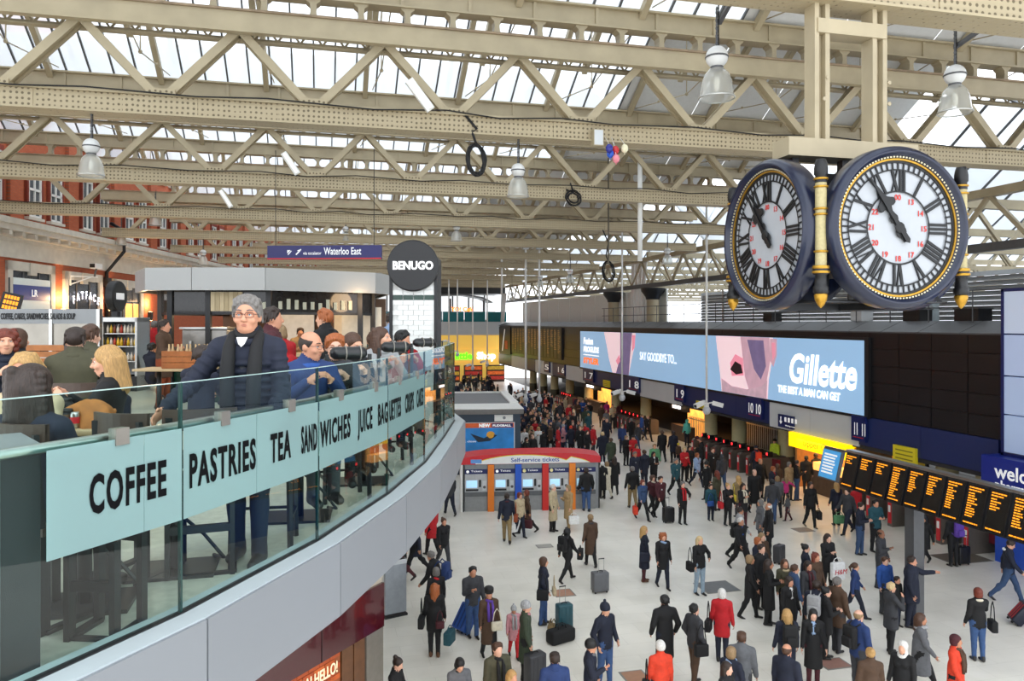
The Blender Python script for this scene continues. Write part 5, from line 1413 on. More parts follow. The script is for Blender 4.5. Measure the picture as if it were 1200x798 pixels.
# pier on the cornice line
t = T('drainpipe', 'black drainpipe running down the stone cornice beside the round sign', 'pipe', wl.matrix_basis @ Vector((win_px(123), -1.0, 6.28)), wang)
MB().path([(0, .9, 0), (0, .9, 4.2), (0, .0, 5.3), (0, 0, 6.4), (0, .7, 6.8)], .09, 8).build('pipe', BLACK, t, True); MB().box(-.2, .2, .75, 1.0, 3.4, 3.9).build('hopper', DSTEEL, t)
# ------------------------------------------------------------------ people: one continuous skin per body, from blended rounded limbs
SKIN_, TOP_, BOT_, SHOE_, HAIR_, SHIRT_, LIP_ = range(7)
def V(*a): return np.array(a, float)
class Fig:
    def __init__(s): s.p = []
    def cap(s, a, b, ra, rb, lab, k=.02, fr=None, sc=None, cut=None, neg=False):
        """tapered capsule; fr = 3x3 frame (rows) and sc = per-axis flattening give oval sections"""
        s.p.append(('c', np.array(a, float), np.array(b, float), ra, rb, lab, k, fr, sc, cut, neg))
    def ell(s, c, r, lab, k=.015, fr=None, neg=False, cut=None):
        s.p.append(('e', np.array(c, float), np.array(r, float), 0, 0, lab, k, fr, None, cut, neg))
    @staticmethod
    def dist(p, P):
        t, a, b, ra, rb, lab, k, fr, sc, cut, neg = p
        if t == 'c':
            Q = P - a; B = b - a
            if fr is not None: Q = Q @ fr.T; B = fr @ B
            if sc is not None: Q = Q / sc; B = B / sc
            h = np.clip((Q @ B) / max(B @ B, 1e-9), 0, 1)
            d = np.sqrt(((Q - h[:, None] * B) ** 2).sum(1)) - (ra + (rb - ra) * h)
            if sc is not None: d = d * min(sc)
        else:
            Q = P - a
            if fr is not None: Q = Q @ fr.T
            k0 = np.sqrt(((Q / b) ** 2).sum(1)); k1 = np.sqrt(((Q / b ** 2) ** 2).sum(1))
            d = np.where(k1 > 1e-9, k0 * (k0 - 1) / np.maximum(k1, 1e-9), -b.min())
        if cut is not None:
            n, o = cut; d = np.maximum(d, o - P @ np.array(n))
        return d
    def bounds(s, p):
        t, a, b, ra, rb = p[:5]; sc = p[8]
        if t == 'c':
            m = max(ra, rb) * (max(sc) if sc is not None else 1)
            return np.minimum(a, b) - m, np.maximum(a, b) + m
        m = b.max(); return a - m, a + m
    def mesh(s, vox):
        pos = [p for p in s.p if not p[10]]
        lo = np.min([s.bounds(p)[0] for p in pos], 0) - 2.5 * vox; hi = np.max([s.bounds(p)[1] for p in pos], 0) + 2.5 * vox
        n = np.ceil((hi - lo) / vox).astype(int) + 1
        D = np.full(n, .3)
        ax = [lo[i] + vox * np.arange(n[i]) for i in range(3)]
        for p in s.p:
            l, h = s.bounds(p); mg = p[6] + 2 * vox + .01
            i0 = np.maximum(np.floor((l - mg - lo) / vox).astype(int), 0); i1 = np.minimum(np.ceil((h + mg - lo) / vox).astype(int) + 1, n)
            if (i1 <= i0).any(): continue
            sl = tuple(slice(i0[i], i1[i]) for i in range(3))
            G = np.stack(np.meshgrid(*[ax[i][sl[i]] for i in range(3)], indexing='ij'), -1)
            sh = G.shape[:3]
            d = s.dist(p, G.reshape(-1, 3)).reshape(sh)
            k = p[6]; c = D[sl]
            if p[10]:
                hh = np.clip(.5 - .5 * (c + d) / k, 0, 1); D[sl] = c * (1 - hh) + (-d) * hh + k * hh * (1 - hh)
            else:
                hh = np.clip(.5 + .5 * (c - d) / k, 0, 1); D[sl] = c * (1 - hh) + d * hh - k * hh * (1 - hh)
        # surface nets
        I = D < 0
        cnt = np.zeros(np.array(n) - 1, int)
        for dx in (0, 1):
            for dy in (0, 1):
                for dz in (0, 1): cnt += I[dx:n[0] - 1 + dx, dy:n[1] - 1 + dy, dz:n[2] - 1 + dz]
        act = (cnt > 0) & (cnt < 8)
        idx = -np.ones(act.shape, int); ii = np.argwhere(act); idx[act] = np.arange(len(ii))
        acc = np.zeros((len(ii), 3)); wt = np.zeros(len(ii))
        cs = [(x, y, z) for x in (0, 1) for y in (0, 1) for z in (0, 1)]
        for a in cs:
            for b in cs:
                if sum(abs(a[i] - b[i]) for i in range(3)) != 1 or a > b: continue
                va = D[ii[:, 0] + a[0], ii[:, 1] + a[1], ii[:, 2] + a[2]]; vb = D[ii[:, 0] + b[0], ii[:, 1] + b[1], ii[:, 2] + b[2]]
                m = (va < 0) != (vb < 0)
                t = np.where(m, va / np.where(m, va - vb, 1), 0)
                acc += np.where(m[:, None], np.array(a) + t[:, None] * (np.array(b) - np.array(a)), 0); wt += m
        X = lo + vox * (ii + acc / wt[:, None])
        Fs = []
        for axn in range(3):
            a1, a2 = [(1, 2), (2, 0), (0, 1)][axn]
            s0 = [slice(1, -1)] * 3; s0[axn] = slice(0, n[axn] - 1); s1 = list(s0); s1[axn] = slice(1, n[axn])
            A, B = I[tuple(s0)], I[tuple(s1)]
            e = np.argwhere(A != B)
            if not len(e): continue
            inside = A[tuple(e.T)]
            base = e.copy()
            for i in range(3):
                if i != axn: base[:, i] += 1
            def cell(o1, o2):
                q = base.copy(); q[:, a1] += o1; q[:, a2] += o2; return idx[tuple(q.T)]
            q = np.stack([cell(-1, -1), cell(0, -1), cell(0, 0), cell(-1, 0)], 1)
            q[~inside] = q[~inside][:, ::-1]
            Fs.append(q)
        Q = np.concatenate(Fs)
        best = np.full(len(X), 9.); L = np.zeros(len(X), int)
        for p in s.p:
            if p[10]: continue
            d = s.dist(p, X); m = d < best; best[m] = d[m]; L[m] = p[5]
        fl = L[Q[:, 0]]
        return X, Q, fl, L
def to_mesh(name, X, Q, fl, extra=None, nm=7):
    me = bpy.data.meshes.new(name)
    nv, nq = len(X), len(Q)
    me.vertices.add(nv); me.vertices.foreach_set('co', X.astype(np.float32).ravel())
    me.loops.add(nq * 4); me.loops.foreach_set('vertex_index', Q.astype(np.int32).ravel())
    me.polygons.add(nq); me.polygons.foreach_set('loop_start', np.arange(0, nq * 4, 4, dtype=np.int32))
    me.update(calc_edges=True)
    for i in range(nm): me.materials.append(None)
    me.polygons.foreach_set('material_index', fl.astype(np.int32)); me.polygons.foreach_set('use_smooth', np.ones(nq, bool))
    me.validate()
    return me
def vnormals(X, Q):
    N = np.zeros_like(X)
    fn = np.cross(X[Q[:, 2]] - X[Q[:, 0]], X[Q[:, 3]] - X[Q[:, 1]])
    for i in range(4): np.add.at(N, Q[:, i], fn)
    return N / np.maximum(np.linalg.norm(N, axis=1), 1e-9)[:, None]
def part_mesh(name, X, Q, fl, labs, off):
    keep = np.isin(fl, labs)
    if keep.sum() < 4: return None
    N = vnormals(X, Q); q = Q[keep]; u, inv = np.unique(q, return_inverse=True)
    return to_mesh(name, X[u] + N[u] * off, inv.reshape(-1, 4), np.zeros(keep.sum()), nm=1)
def Rx(a): c, s = math.cos(a), math.sin(a); return np.array([[1, 0, 0], [0, c, -s], [0, s, c]])
def Ry(a): c, s = math.cos(a), math.sin(a); return np.array([[c, 0, s], [0, 1, 0], [-s, 0, c]])
def Rz(a): c, s = math.cos(a), math.sin(a); return np.array([[c, -s, 0], [s, c, 0], [0, 0, 1]])
ID = np.eye(3)
# a pose: legs (thigh forward, knee bend) and arms (forward, out, elbow, inward twist) in degrees; figure faces -Y, left side +X
POSES = {
    'stand': dict(l=((2, 3), (-2, 3)), a=((4, 9, 14, 0), (4, 9, 14, 0))),
    'wide': dict(l=((6, 4), (-6, 6)), a=((-4, 14, 30, 10), (-4, 14, 30, 10))),
    'walk': dict(l=((24, 6), (-20, 22)), a=((-18, 9, 14, 0), (20, 9, 22, 0))),
    'walk2': dict(l=((-20, 26), (22, 5)), a=((18, 9, 22, 0), (-16, 9, 12, 0))),
    'stroll': dict(l=((14, 5), (-12, 14)), a=((-8, 10, 16, 0), (10, 10, 20, 0))),
    'hold': dict(l=((3, 3), (-3, 4)), a=((14, 8, 88, 34), (14, 8, 88, 34))),
    'cup': dict(l=((4, 3), (-3, 5)), a=((4, 9, 18, 0), (16, 8, 104, 26))),
    'phone': dict(l=((2, 3), (-2, 3)), a=((4, 8, 16, 0), (35, 18, 128, 20))),
    'carry': dict(l=((12, 5), (-12, 16)), a=((0, 12, 6, 0), (0, 12, 6, 0))),
    'pocket': dict(l=((5, 3), (-4, 4)), a=((-10, 20, 42, 26), (-10, 20, 42, 26))),
    'cross': dict(l=((3, 3), (-3, 4)), a=((22, 6, 92, 62), (22, 6, 92, 62))),
    'point': dict(l=((3, 3), (-3, 4)), a=((58, 34, 40, 10), (4, 9, 14, 0))),
    'hip': dict(l=((4, 3), (-4, 5)), a=((-6, 40, 70, 60), (6, 9, 16, 0))),
    'pull': dict(l=((20, 5), (-18, 20)), a=((-30, 14, 8, 0), (14, 9, 18, 0))),
    'arms_out': dict(l=((16, 6), (-14, 18)), a=((10, 62, 20, 0), (10, 62, 20, 0))),
    'sit': dict(l=((84, 84), (84, 84)), a=((24, 10, 62, 20), (24, 10, 62, 20))),
    'sit_eat': dict(l=((84, 84), (82, 80)), a=((40, 12, 92, 40), (40, 12, 92, 40))),
    'lean': dict(l=((4, 3), (-3, 5)), a=((10, 9, 30, 0), (22, 24, 22, 0))),
}
_B = {}
def body(pose='stand', sex='m', coat='short', vox=.026, lean=0, turn=0, nod=0, stout=1., face=False, hairlab=None, shirt=False, sitz=None, arms=None, puff=False):
    key = (pose, sex, coat, vox, lean, turn, nod, stout, face, hairlab, shirt, sitz, arms, puff)
    if key in _B: return _B[key]
    f = Fig(); P = POSES[pose]; fem = sex == 'f'
    bk = 1. if face or puff else 1.16                          # winter layers
    stout = stout * (1 if bk == 1 else 1.1)
    A = arms if arms else P['a']
    g = .9 if fem else 1.; st = stout
    hipz, th, sh = .93, .43, .43
    hx = .085
    # legs
    feet = []
    legs = []
    for i, sx in enumerate((1, -1)):
        a, kb = [R(x) for x in P['l'][i]]
        h = V(sx * hx, 0, 0); d1 = V(0, -math.sin(a), -math.cos(a)); k = h + d1 * th
        b = a - kb; d2 = V(0, -math.sin(b), -math.cos(b)); an = k + d2 * sh
        legs.append((h, k, an, b)); feet.append(an[2] - .07)
    if pose.startswith('sit'): base = (sitz or .45) + .09
    else: base = -min(feet)
    up = V(0, 0, base)
    for i, sx in enumerate((1, -1)):
        h, k, an, b = legs[i]; h, k, an = h + up, k + up, an + up
        r = (1.0 if not fem else .94) * (1 if bk == 1 else 1.1)
        lg = BOT_
        f.cap(h, k, .088 * r * st, .062 * r, lg, .03); f.cap(k, an, .060 * r, .044 * r, lg, .02)
        calf = k + (an - k) * .3 + V(0, .012, 0); f.ell(calf, (.052 * r, .058 * r, .11), lg, .02)
        tip = -b * .6
        tt = V(0, -math.cos(tip), math.sin(tip)) if b < 0 else V(0, -1, 0)
        if b < -.15: tt = V(0, -math.cos(b), math.sin(b) * 1.0)
        heel = an + V(0, .03, -.03)
        toe = an + tt * .15 + V(0, 0, -.045)
        f.cap(an + V(0, .01, .02), an + V(0, .02, -.03), .045, .04, SHOE_, .015)
        f.cap(heel, toe, .040, .034, SHOE_, .02, ID, V(1, 1, .95))
    # torso, leaning about the hips
    Lm = Rx(R(lean)); hp = up.copy()
    tf = lambda p: hp + Lm @ (p)
    fl_ = V(1, .66, 1)
    wp, ww, wc = (.150, .118, .150) if fem else (.150, .138, .172)
    tb = TOP_
    f.cap(tf(V(0, 0, -.02)), tf(V(0, .005, .10)), wp * st, wp * st * .97, BOT_ if coat == 'none' else tb, .03, Lm.T, fl_)
    f.cap(tf(V(0, .005, .08)), tf(V(0, .0, .2)), wp * st * .95, ww * st * 1.02, tb, .03, Lm.T, V(1, .72 + .05 * (st - 1), 1))
    f.cap(tf(V(0, 0, .2)), tf(V(0, .005, .40)), ww * st, wc * st, tb, .03, Lm.T, V(1, .68, 1))
    f.ell(tf(V(0, .008, .43)), (.185 * g * st ** .5, .112, .11), tb, .03, Lm.T)
    if fem:
        for sx in (1, -1): f.ell(tf(V(sx * .07, -.085, .36)), (.06, .05, .06), tb, .03, Lm.T)
    sw = .178 * (1 if not fem else .9) * st ** .4 * (1 if bk == 1 else 1.04)
    for i, sx in enumerate((1, -1)):
        s0 = tf(V(sx * sw, .01, .475))
        f.cap(tf(V(sx * .04, .02, .53)), s0, .055, .062, tb, .04)
        a, ab, el, tw = [R(x) for x in A[i]]
        d1 = V(sx * math.sin(ab), -math.sin(a) * math.cos(ab), -math.cos(a) * math.cos(ab)); d1 = Lm @ d1 if lean > 12 and False else d1
        e = s0 + d1 * .285
        e2 = a + el
        d2 = V(sx * math.sin(ab) * math.cos(el) - sx * math.sin(tw) * math.sin(min(el, 1.6)), -math.sin(e2), -math.cos(e2)); d2 /= np.linalg.norm(d2)
        w_ = e + d2 * .245
        rs = (1.08 if coat in ('short', 'long', 'mid') else .92) * (1 if not fem else .88) * bk
        f.cap(s0, e, .058 * rs, .048 * rs, tb, .025); f.cap(e, w_, .047 * rs, .036 * rs, tb, .02)
        if puff:
            for q in range(5):
                for (p0, p1, r0, r1) in ((s0, e, .073, .064), (e, w_, .064, .050)):
                    u = (q + .5) / 5; dd = (p1 - p0) / np.linalg.norm(p1 - p0); ax_ = np.cross(dd, V(.3, .9, .1)); ax_ /= np.linalg.norm(ax_)
                    f.ell(p0 + (p1 - p0) * u, (r0 + (r1 - r0) * u, r0 + (r1 - r0) * u, .022), tb, .006, np.stack([ax_, np.cross(dd, ax_), dd]))
        f.cap(w_ - d2 * .01, w_ + d2 * .03, .026, .026, SKIN_, .01)
        # hand: palm, four unequal curled fingers, thumb from the side of the palm
        nrm = np.cross(d2, V(0, 1, 0)) * sx
        if np.linalg.norm(nrm) < .3: nrm = V(-sx, 0, 0)
        nrm = V(-sx, 0, 0) - d2 * (V(-sx, 0, 0) @ d2)
        if np.linalg.norm(nrm) < .3: nrm = V(0, 0, -1) - d2 * (V(0, 0, -1) @ d2)
        nrm /= np.linalg.norm(nrm); acr = np.cross(d2, nrm); 
        if acr @ V(0, -1, .3) < 0: acr = -acr
        fr = np.stack([acr, nrm, d2]); pc = w_ + d2 * .062
        f.ell(pc, (.040, .017, .05), SKIN_, .012, fr)
        fr_ = .0085 if vox < .02 else .0115
        for q, (o, ln) in enumerate(((.028, .066), (.010, .076), (-.010, .070), (-.027, .054))):
            b0 = pc + d2 * .035 + acr * o; cu = .35
            m = b0 + (d2 * math.cos(cu) + nrm * math.sin(cu)) * ln * .55; t_ = m + (d2 * math.cos(cu * 2.6) + nrm * math.sin(cu * 2.6)) * ln * .5
            f.cap(b0, m, fr_, fr_ * .95, SKIN_, .004); f.cap(m, t_, fr_ * .95, fr_ * .8, SKIN_, .004)
        b0 = pc - d2 * .02 + acr * .03; m = b0 + (acr * .75 + d2 * .6 + nrm * .25) * .032; t_ = m + (acr * .25 + d2 * .9 + nrm * .3) * .03
        f.cap(b0, m, fr_ * 1.2, fr_ * 1.1, SKIN_, .006); f.cap(m, t_, fr_ * 1.05, fr_ * .85, SKIN_, .004)
        if face: _hands = True
    # coat skirt
    if coat in ('long', 'mid', 'short') and not pose.startswith('sit'):
        drop = {'long': .50, 'mid': .30, 'short': .10}[coat]
        flare = {'long': 1.2, 'mid': 1.12, 'short': 1.04}[coat]
        stride = .75 + (.25 if 'walk' in pose or pose in ('pull', 'carry', 'arms_out') else .05) * (1 if coat != 'short' else .2)
        f.cap(hp + V(0, 0, .16), hp + V(0, 0, -drop + .0), wp * st * 1.0, wp * st * flare, tb, .03, ID, V(1, stride, 1), cut=((0, 0, 1), hp[2] - drop))
    if coat in ('short', 'mid', 'long'):
        f.cap(tf(V(0, .005, .52)), tf(V(0, .012, .565)), .072, .078, tb, .02, Lm.T, V(1, .95, 1), cut=None)
    if shirt: f.cap(tf(V(0, -.085, .30)), tf(V(0, -.055, .52)), .035, .04, SHIRT_, .012)
    if puff:
        for q in range(9):
            z = -.04 + q * .052; f.ell(tf(V(0, .003, z)), ((.182 + .014 * q / 8) * st, .132 * st, .031), tb, .005, Lm.T)
    # neck and head
    nb = tf(V(0, .015, .52)); nt_ = tf(V(0, .0, .60))
    f.cap(nb, nt_, .056 * g, .052 * g, SKIN_, .02)
    Hm = Rz(R(turn)) @ Rx(R(lean * .5 + nod))
    hc = nt_ + Hm @ V(0, -.012, .085)
    H = lambda x, y, z: hc + Hm @ V(x, y, z)
    hs = (.97 if fem else 1.0) * (1 if bk == 1 else 1.05)
    f.ell(H(0, .012, .03), V(.078, .097, .094) * hs, SKIN_, .02, Hm.T)
    f.ell(H(0, -.018, -.03), V(.064, .078, .085) * hs, SKIN_, .03, Hm.T)
    f.ell(H(0, -.05, -.085), V(.036, .036, .028) * hs, SKIN_, .03, Hm.T)
    f.cap(H(0, -.094, .012), H(0, -.113, -.026), .010, .016, SKIN_, .012)
    for sx in (1, -1): f.ell(H(sx * .079, .012, -.012), (.012, .022, .033), SKIN_, .008, Hm.T)
    if face:
        for sx in (1, -1):
            f.ell(H(sx * .034, -.098, .008), (.02, .016, .013), SKIN_, .012, Hm.T, neg=True)
            f.cap(H(sx * .016, -.093, .028), H(sx * .05, -.082, .028), .008, .006, SKIN_, .012)
            f.ell(H(sx * .042, -.07, -.03), (.025, .022, .022), SKIN_, .02, Hm.T)
            f.ell(H(sx * .012, -.108, -.03), (.010, .012, .009), SKIN_, .006, Hm.T)
        f.cap(H(-.019, -.0905, -.0585), H(.019, -.0905, -.0585), .0055, .0055, SKIN_, .008); f.cap(H(-.015, -.0895, -.0675), H(.015, -.0895, -.0675), .006, .006, SKIN_, .008)
    if hairlab: f.ell(H(0, .025, .05), V(.086, .1, .09), HAIR_, .01, Hm.T)
    X, Q, fl, L = f.mesh(vox)
    r = dict(hs=1. if bk == 1 else 1.05, me=to_mesh('body', X, Q, fl), hc=hc, Hm=Hm, top=float(X[:, 2].max()), X=X, Q=Q, fl=fl)
    if not hairlab:
        off = .006 if vox > .02 else .004
        r['top_me'] = part_mesh('coat', X, Q, fl, (TOP_,), off); r['bot_me'] = part_mesh('trousers', X, Q, fl, (BOT_,), off); r['shoe_me'] = part_mesh('shoes', X, Q, fl, (SHOE_,), off)
    del r['X'], r['Q'], r['fl']
    _B[key] = r
    return r
# hair and headwear in head axes (origin at head centre)
_H = {}
def hair(kind, vox=.016):
    key = (kind, vox)
    if key in _H: return _H[key]
    f = Fig(); k = .015
    def cutface(z=-.2): f.ell((0, -.11, -.045), (.072, .085, .118), HAIR_, .008, neg=True)
    if kind in ('short', 'wavy_short', 'receding'):
        big = kind == 'wavy_short'
        f.ell((0, .018, .034), (.084, .102, .097), HAIR_, k)
        for i in range(-5, 6):
            x = i * .0145; zt = .128 - 5.5 * x * x + (.004 if big else 0); j = .006 * math.sin(i * 2.7)
            f.cap((x * .85 + j, -.072 + abs(x) * .3, .094 - 5 * x * x), (x + j * .5, -.01, zt), .013 if not big else .014, .014, HAIR_, .006)
            f.cap((x + j * .5, -.01, zt), (x * 1.05 - j, .075, zt - .035), .014, .014, HAIR_, .006)
        for sx in (1, -1):
            for i in range(4): f.cap((sx * .079, -.035 + i * .03, .06), (sx * .083, -.018 + i * .032, -.005 - .012 * i), .011, .009, HAIR_, .008)
        f.ell((0, -.125, -.022), (.092, .088, .112), HAIR_, .008, neg=True); f.ell((0, -.03, -.115), (.13, .125, .094), HAIR_, .008, neg=True)
    elif kind == 'bald':
        f.ell((0, .014, .028), (.084, .102, .099), HAIR_, k)
        f.ell((0, -.02, .14), (.15, .16, .095), HAIR_, .008, neg=True); f.ell((0, -.125, -.03), (.11, .115, .12), HAIR_, .008, neg=True); f.ell((0, -.03, -.115), (.13, .125, .088), HAIR_, .008, neg=True)
    elif kind in ('long', 'straight', 'curly_long'):
        f.ell((0, .02, .036), (.09, .107, .1), HAIR_, k); cutface()
        for sx in (1, -1): f.cap((sx * .075, .02, 0), (sx * .088, -.01 if kind != 'straight' else .02, -.20), .035, .03, HAIR_, .02)
        f.cap((0, .075, 0), (0, .09, -.24), .07, .05, HAIR_, .03)
        if kind != 'curly_long':
            for i in range(12):
                a = .35 + i * .23; x = .088 * math.cos(a) if i else .09; y = .02 + .1 * math.sin(a); f.cap((x * .6, y * .5, .115), (x * 1.05, y + .01, .02), .014, .015, HAIR_, .006); f.cap((x * 1.05, y + .01, .02), (x * 1.02, y + .03 * math.sin(a), -.23), .016, .012, HAIR_, .008)
        for sx in (1, -1): f.cap((sx * .05, .06, -.02), (sx * .065, .07, -.24), .045, .03, HAIR_, .03)
        if kind == 'curly_long':
            for i in range(26):
                a = .25 + i * 2.1; zz = .1 - .3 * (i / 26)
                f.ell((.095 * math.sin(a), .03 + .085 * abs(math.cos(a)), zz), (.03, .03, .026), HAIR_, .012)
            f.ell((0, -.09, -.06), (.062, .075, .1), HAIR_, .01, neg=True)
    elif kind == 'bob':
        f.ell((0, .02, .034), (.093, .108, .1), HAIR_, k); f.ell((0, .03, -.04), (.098, .09, .075), HAIR_, .03); f.ell((0, -.09, -.05), (.066, .08, .095), HAIR_, .012, neg=True)
    elif kind == 'curly':
        f.ell((0, .02, .03), (.095, .11, .1), HAIR_, k)
        for i in range(30):
            a = i * 2.4; zz = .1 - .2 * (i / 30); rr = math.sqrt(max(.02, 1 - (zz / .14) ** 2))
            f.ell((.1 * rr * math.cos(a), .03 + .1 * rr * math.sin(a), zz), (.034, .034, .03), HAIR_, .012)
        f.ell((0, -.1, -.05), (.066, .085, .095), HAIR_, .012, neg=True)
    elif kind in ('bun', 'ponytail'):
        f.ell((0, .018, .034), (.087, .104, .096), HAIR_, k); f.ell((0, -.1, -.055), (.09, .095, .12), HAIR_, .012, neg=True); f.ell((0, -.02, -.13), (.12, .13, .08), HAIR_, .01, neg=True)
        if kind == 'bun': f.ell((0, .1, .1), (.045, .045, .042), HAIR_, .012)
        else: f.cap((0, .115, .05), (0, .15, -.02), .026, .036, HAIR_, .02); f.cap((0, .15, -.02), (0, .125, -.15), .036, .014, HAIR_, .02)
    elif kind == 'beanie' or kind == 'pompom':
        f.ell((0, .012, .05), (.094, .112, .105), HAIR_, k); f.ell((0, -.02, -.12), (.14, .2, .13), HAIR_, .008, neg=True)
        f.cap((0, .01, .02), (0, .01, .035), .088, .088, HAIR_, .01, ID, V(1.06, 1.26, 1))
        f.ell((0, -.02, -.13), (.14, .2, .13), HAIR_, .008, neg=True)
        if kind == 'pompom': f.ell((0, .02, .175), (.032, .032, .032), HAIR_, .008)
    elif kind == 'hood':
        f.ell((0, .03, .03), (.105, .122, .122), HAIR_, k); f.cap((0, .03, -.06), (0, .05, -.14), .085, .11, HAIR_, .03); f.ell((0, -.1, -.02), (.078, .1, .11), HAIR_, .012, neg=True)
    elif kind == 'headscarf':
        f.ell((0, .025, .032), (.096, .115, .112), HAIR_, k); f.cap((0, .02, -.08), (0, .02, -.19), .08, .125, HAIR_, .03, ID, V(1.1, .85, 1)); f.ell((0, -.1, -.015), (.062, .07, .085), HAIR_, .012, neg=True)
    elif kind == 'furhat':
        f.cap((0, .01, .05), (0, .01, .12), .105, .112, HAIR_, .015, ID, V(1, 1.1, .6)); f.ell((0, -.02, -.12), (.16, .2, .13), HAIR_, .008, neg=True)
    elif kind == 'cap':
        f.ell((0, .012, .05), (.092, .108, .09), HAIR_, k); f.ell((0, -.13, .055), (.07, .06, .012), HAIR_, .01); f.ell((0, .0, -.1), (.14, .2, .125), HAIR_, .008, neg=True)
    X, Q, fl, L = f.mesh(vox)
    nm = {'beanie': 'beanie_hat', 'pompom': 'bobble_hat', 'hood': 'hood', 'headscarf': 'headscarf', 'furhat': 'fur_hat', 'cap': 'cap'}.get(kind, 'hair')
    me = to_mesh(nm, X, Q, np.zeros(len(Q)), nm=1); _H[key] = (nm, me); return _H[key]

CC = dict(black='#101012', navy='#151b2d', blue='#213767', bright='#274f96', red='#b3161f', orange='#cf3a1e', grey='#5e6064', dgrey='#35363a', lgrey='#9a9b9c', green='#35402f', olive='#474532', brown='#4b3626', tan='#a58a62', beige='#b9a888', cream='#d8d0ba', white='#e4e4e2', maroon='#45171f', pink='#c2317a', rose='#b98288', teal='#1d4a54', purple='#5b3c9a', denim='#2f4668', ldenim='#8ea6c8', jeans='#34507c', khaki='#8a7550', yellow='#d8c23a', hivis='#c8e03a', mint='#5fbfae', lime='#5c9468', rust='#8a3f1e', pattern='#8fa3b4')
HC = dict(black='#0f0e0e', dbrown='#2b1d15', brown='#4a3020', red='#6b2a18', ginger='#9a5428', blonde='#b08a54', lblonde='#cbb184', grey='#6e6a66', white='#d2d0cb', sand='#8c7250')
SKINS = ['#c98f72', '#d8a285', '#b98264', '#dbab92', '#8f5f45', '#d09a80']
def cloth(c): return mat('cloth_' + c, CC[c], .8, var=.12, scale=14, bump=.25)
def hairm(c):
    if 'hair_' + c in _M: return _M['hair_' + c]
    knit = c not in HC
    m = mat('hair_' + c, CC[c] if knit else HC[c], .75 if knit else .5, var=.3, scale=22, bump=.6)
    if not knit:                                              # strands run down the head
        n, l = m.node_tree.nodes, m.node_tree.links
        z = next(x for x in n if x.type == 'TEX_NOISE'); t = next(x for x in n if x.type == 'TEX_COORD')
        mp = n.new('ShaderNodeMapping'); mp.inputs['Scale'].default_value = (5, 5, .7); l.new(t.outputs['Object'], mp.inputs[0]); l.new(mp.outputs[0], z.inputs['Vector'])
    return m
def skin(i): return mat('skin_%d' % i, SKINS[i % len(SKINS)], .5, var=.05, scale=10)
SHOEM = mat('dark_shoe', '#1c1816', .45, var=.1)
LIPM = mat('lip', '#b0705e', .45, var=.04)
def slots(o, sk, top, bot, shoe, hr, shirt='white'):
    ms = [skin(sk), cloth(top), cloth(bot), shoe, hairm(hr), cloth(shirt), LIPM]
    for i, m in enumerate(ms): o.material_slots[i].link = 'OBJECT'; o.material_slots[i].material = m
def one(o, m): o.material_slots[0].link = 'OBJECT'; o.material_slots[0].material = m
NP = 0
def person(loc, heading, label, h=1.72, pose='stand', sex='m', coat='short', top='black', bot='navy', hr='short', hc='dbrown', group=None, sk=None, vox=.026, parts=True, shoe=None, stout=1., lean=0, turn=0, nod=0, face=False, shirt=None, sitz=None, topz=None, extras=(), arms=None, puff=False):
    """heading 0 faces -Y, 90 faces +X; h is the standing height"""
    global NP; NP += 1
    sk = rnd.randrange(4) if sk is None else sk
    B = body(pose, sex, coat, vox, lean, turn, nod, stout, face, None if parts else 'y', shirt is not None, sitz, arms, puff)
    s = h / 1.755
    shm = shoe or SHOEM
    if not parts:
        o = O('person', B['me'], None, loc, (0, 0, R(heading))); o.scale = (s, s, s); slots(o, sk, top, bot, shm, hc); tag(o, label, 'person', group); return o
    t = T('person', label, 'person', loc, R(heading), group); t.scale = (s, s, s)
    b = O('body', B['me'], t); slots(b, sk, top, bot, shm, hc, shirt or 'white')
    for k, nm, c in (('top_me', 'coat', cloth(top)), ('bot_me', 'trousers', cloth(bot)), ('shoe_me', 'shoes', shm)):
        if B[k] is not None and (k != 'shoe_me' or vox < .02): one(O(nm, B[k], t), c)
    if hr:
        nm, me = hair(hr, .016 if vox > .02 else .009)
        o = O(nm, me, t); M = Matrix([list(r) for r in B['Hm']]).to_4x4(); M.translation = Vector(B['hc']); o.matrix_local = M @ Matrix.Scale(B['hs'], 4)
        one(o, hairm(hc))
    hM = Matrix([list(r) for r in B['Hm']]).to_4x4(); hM.translation = Vector(B['hc'])
    if face:
        lp = MB().path([(-.021, -.0915, -.0615), (-.008, -.0985, -.0575), (0, -.099, -.0585), (.008, -.0985, -.0575), (.021, -.0915, -.0615)], [.001, .0032, .0028, .0032, .001], 6).path([(-.019, -.092, -.063), (-.007, -.0975, -.0665), (.007, -.0975, -.0665), (.019, -.092, -.063)], [.001, .0038, .0038, .001], 6)
        o = O('lips', lp.mesh('lips', LIPM, True), t); o.matrix_local = hM
    for e in extras: e(t, hM, B)
    return t
def eyes(col='#4a6070'):
    def f(t, hM, B):
        for sx in (1, -1):
            e = O('eye', MB().sphere((0, 0, 0), .0118, 14, 10).mesh('eye', mat('eye_white', '#d9d4cc', .2, var=0), True), t); e.matrix_local = hM @ Matrix.Translation((sx * .033, -.0815, .007))
            ii = MB().sphere((0, -.0082, 0), (.006, .0045, .006), 12, 6).mesh('iris', mat('iris' + col, col, .2, var=0), True); O('iris', ii, e)
            lid = MB().path([(-.016, -.004, .002), (-.007, -.0105, .0075), (.007, -.0105, .0075), (.016, -.003, .002)], .0045, 6).mesh('eyelid', mat('eyelid', '#a8705a', .5, var=0), True); O('eyelid', lid, e)
    return f
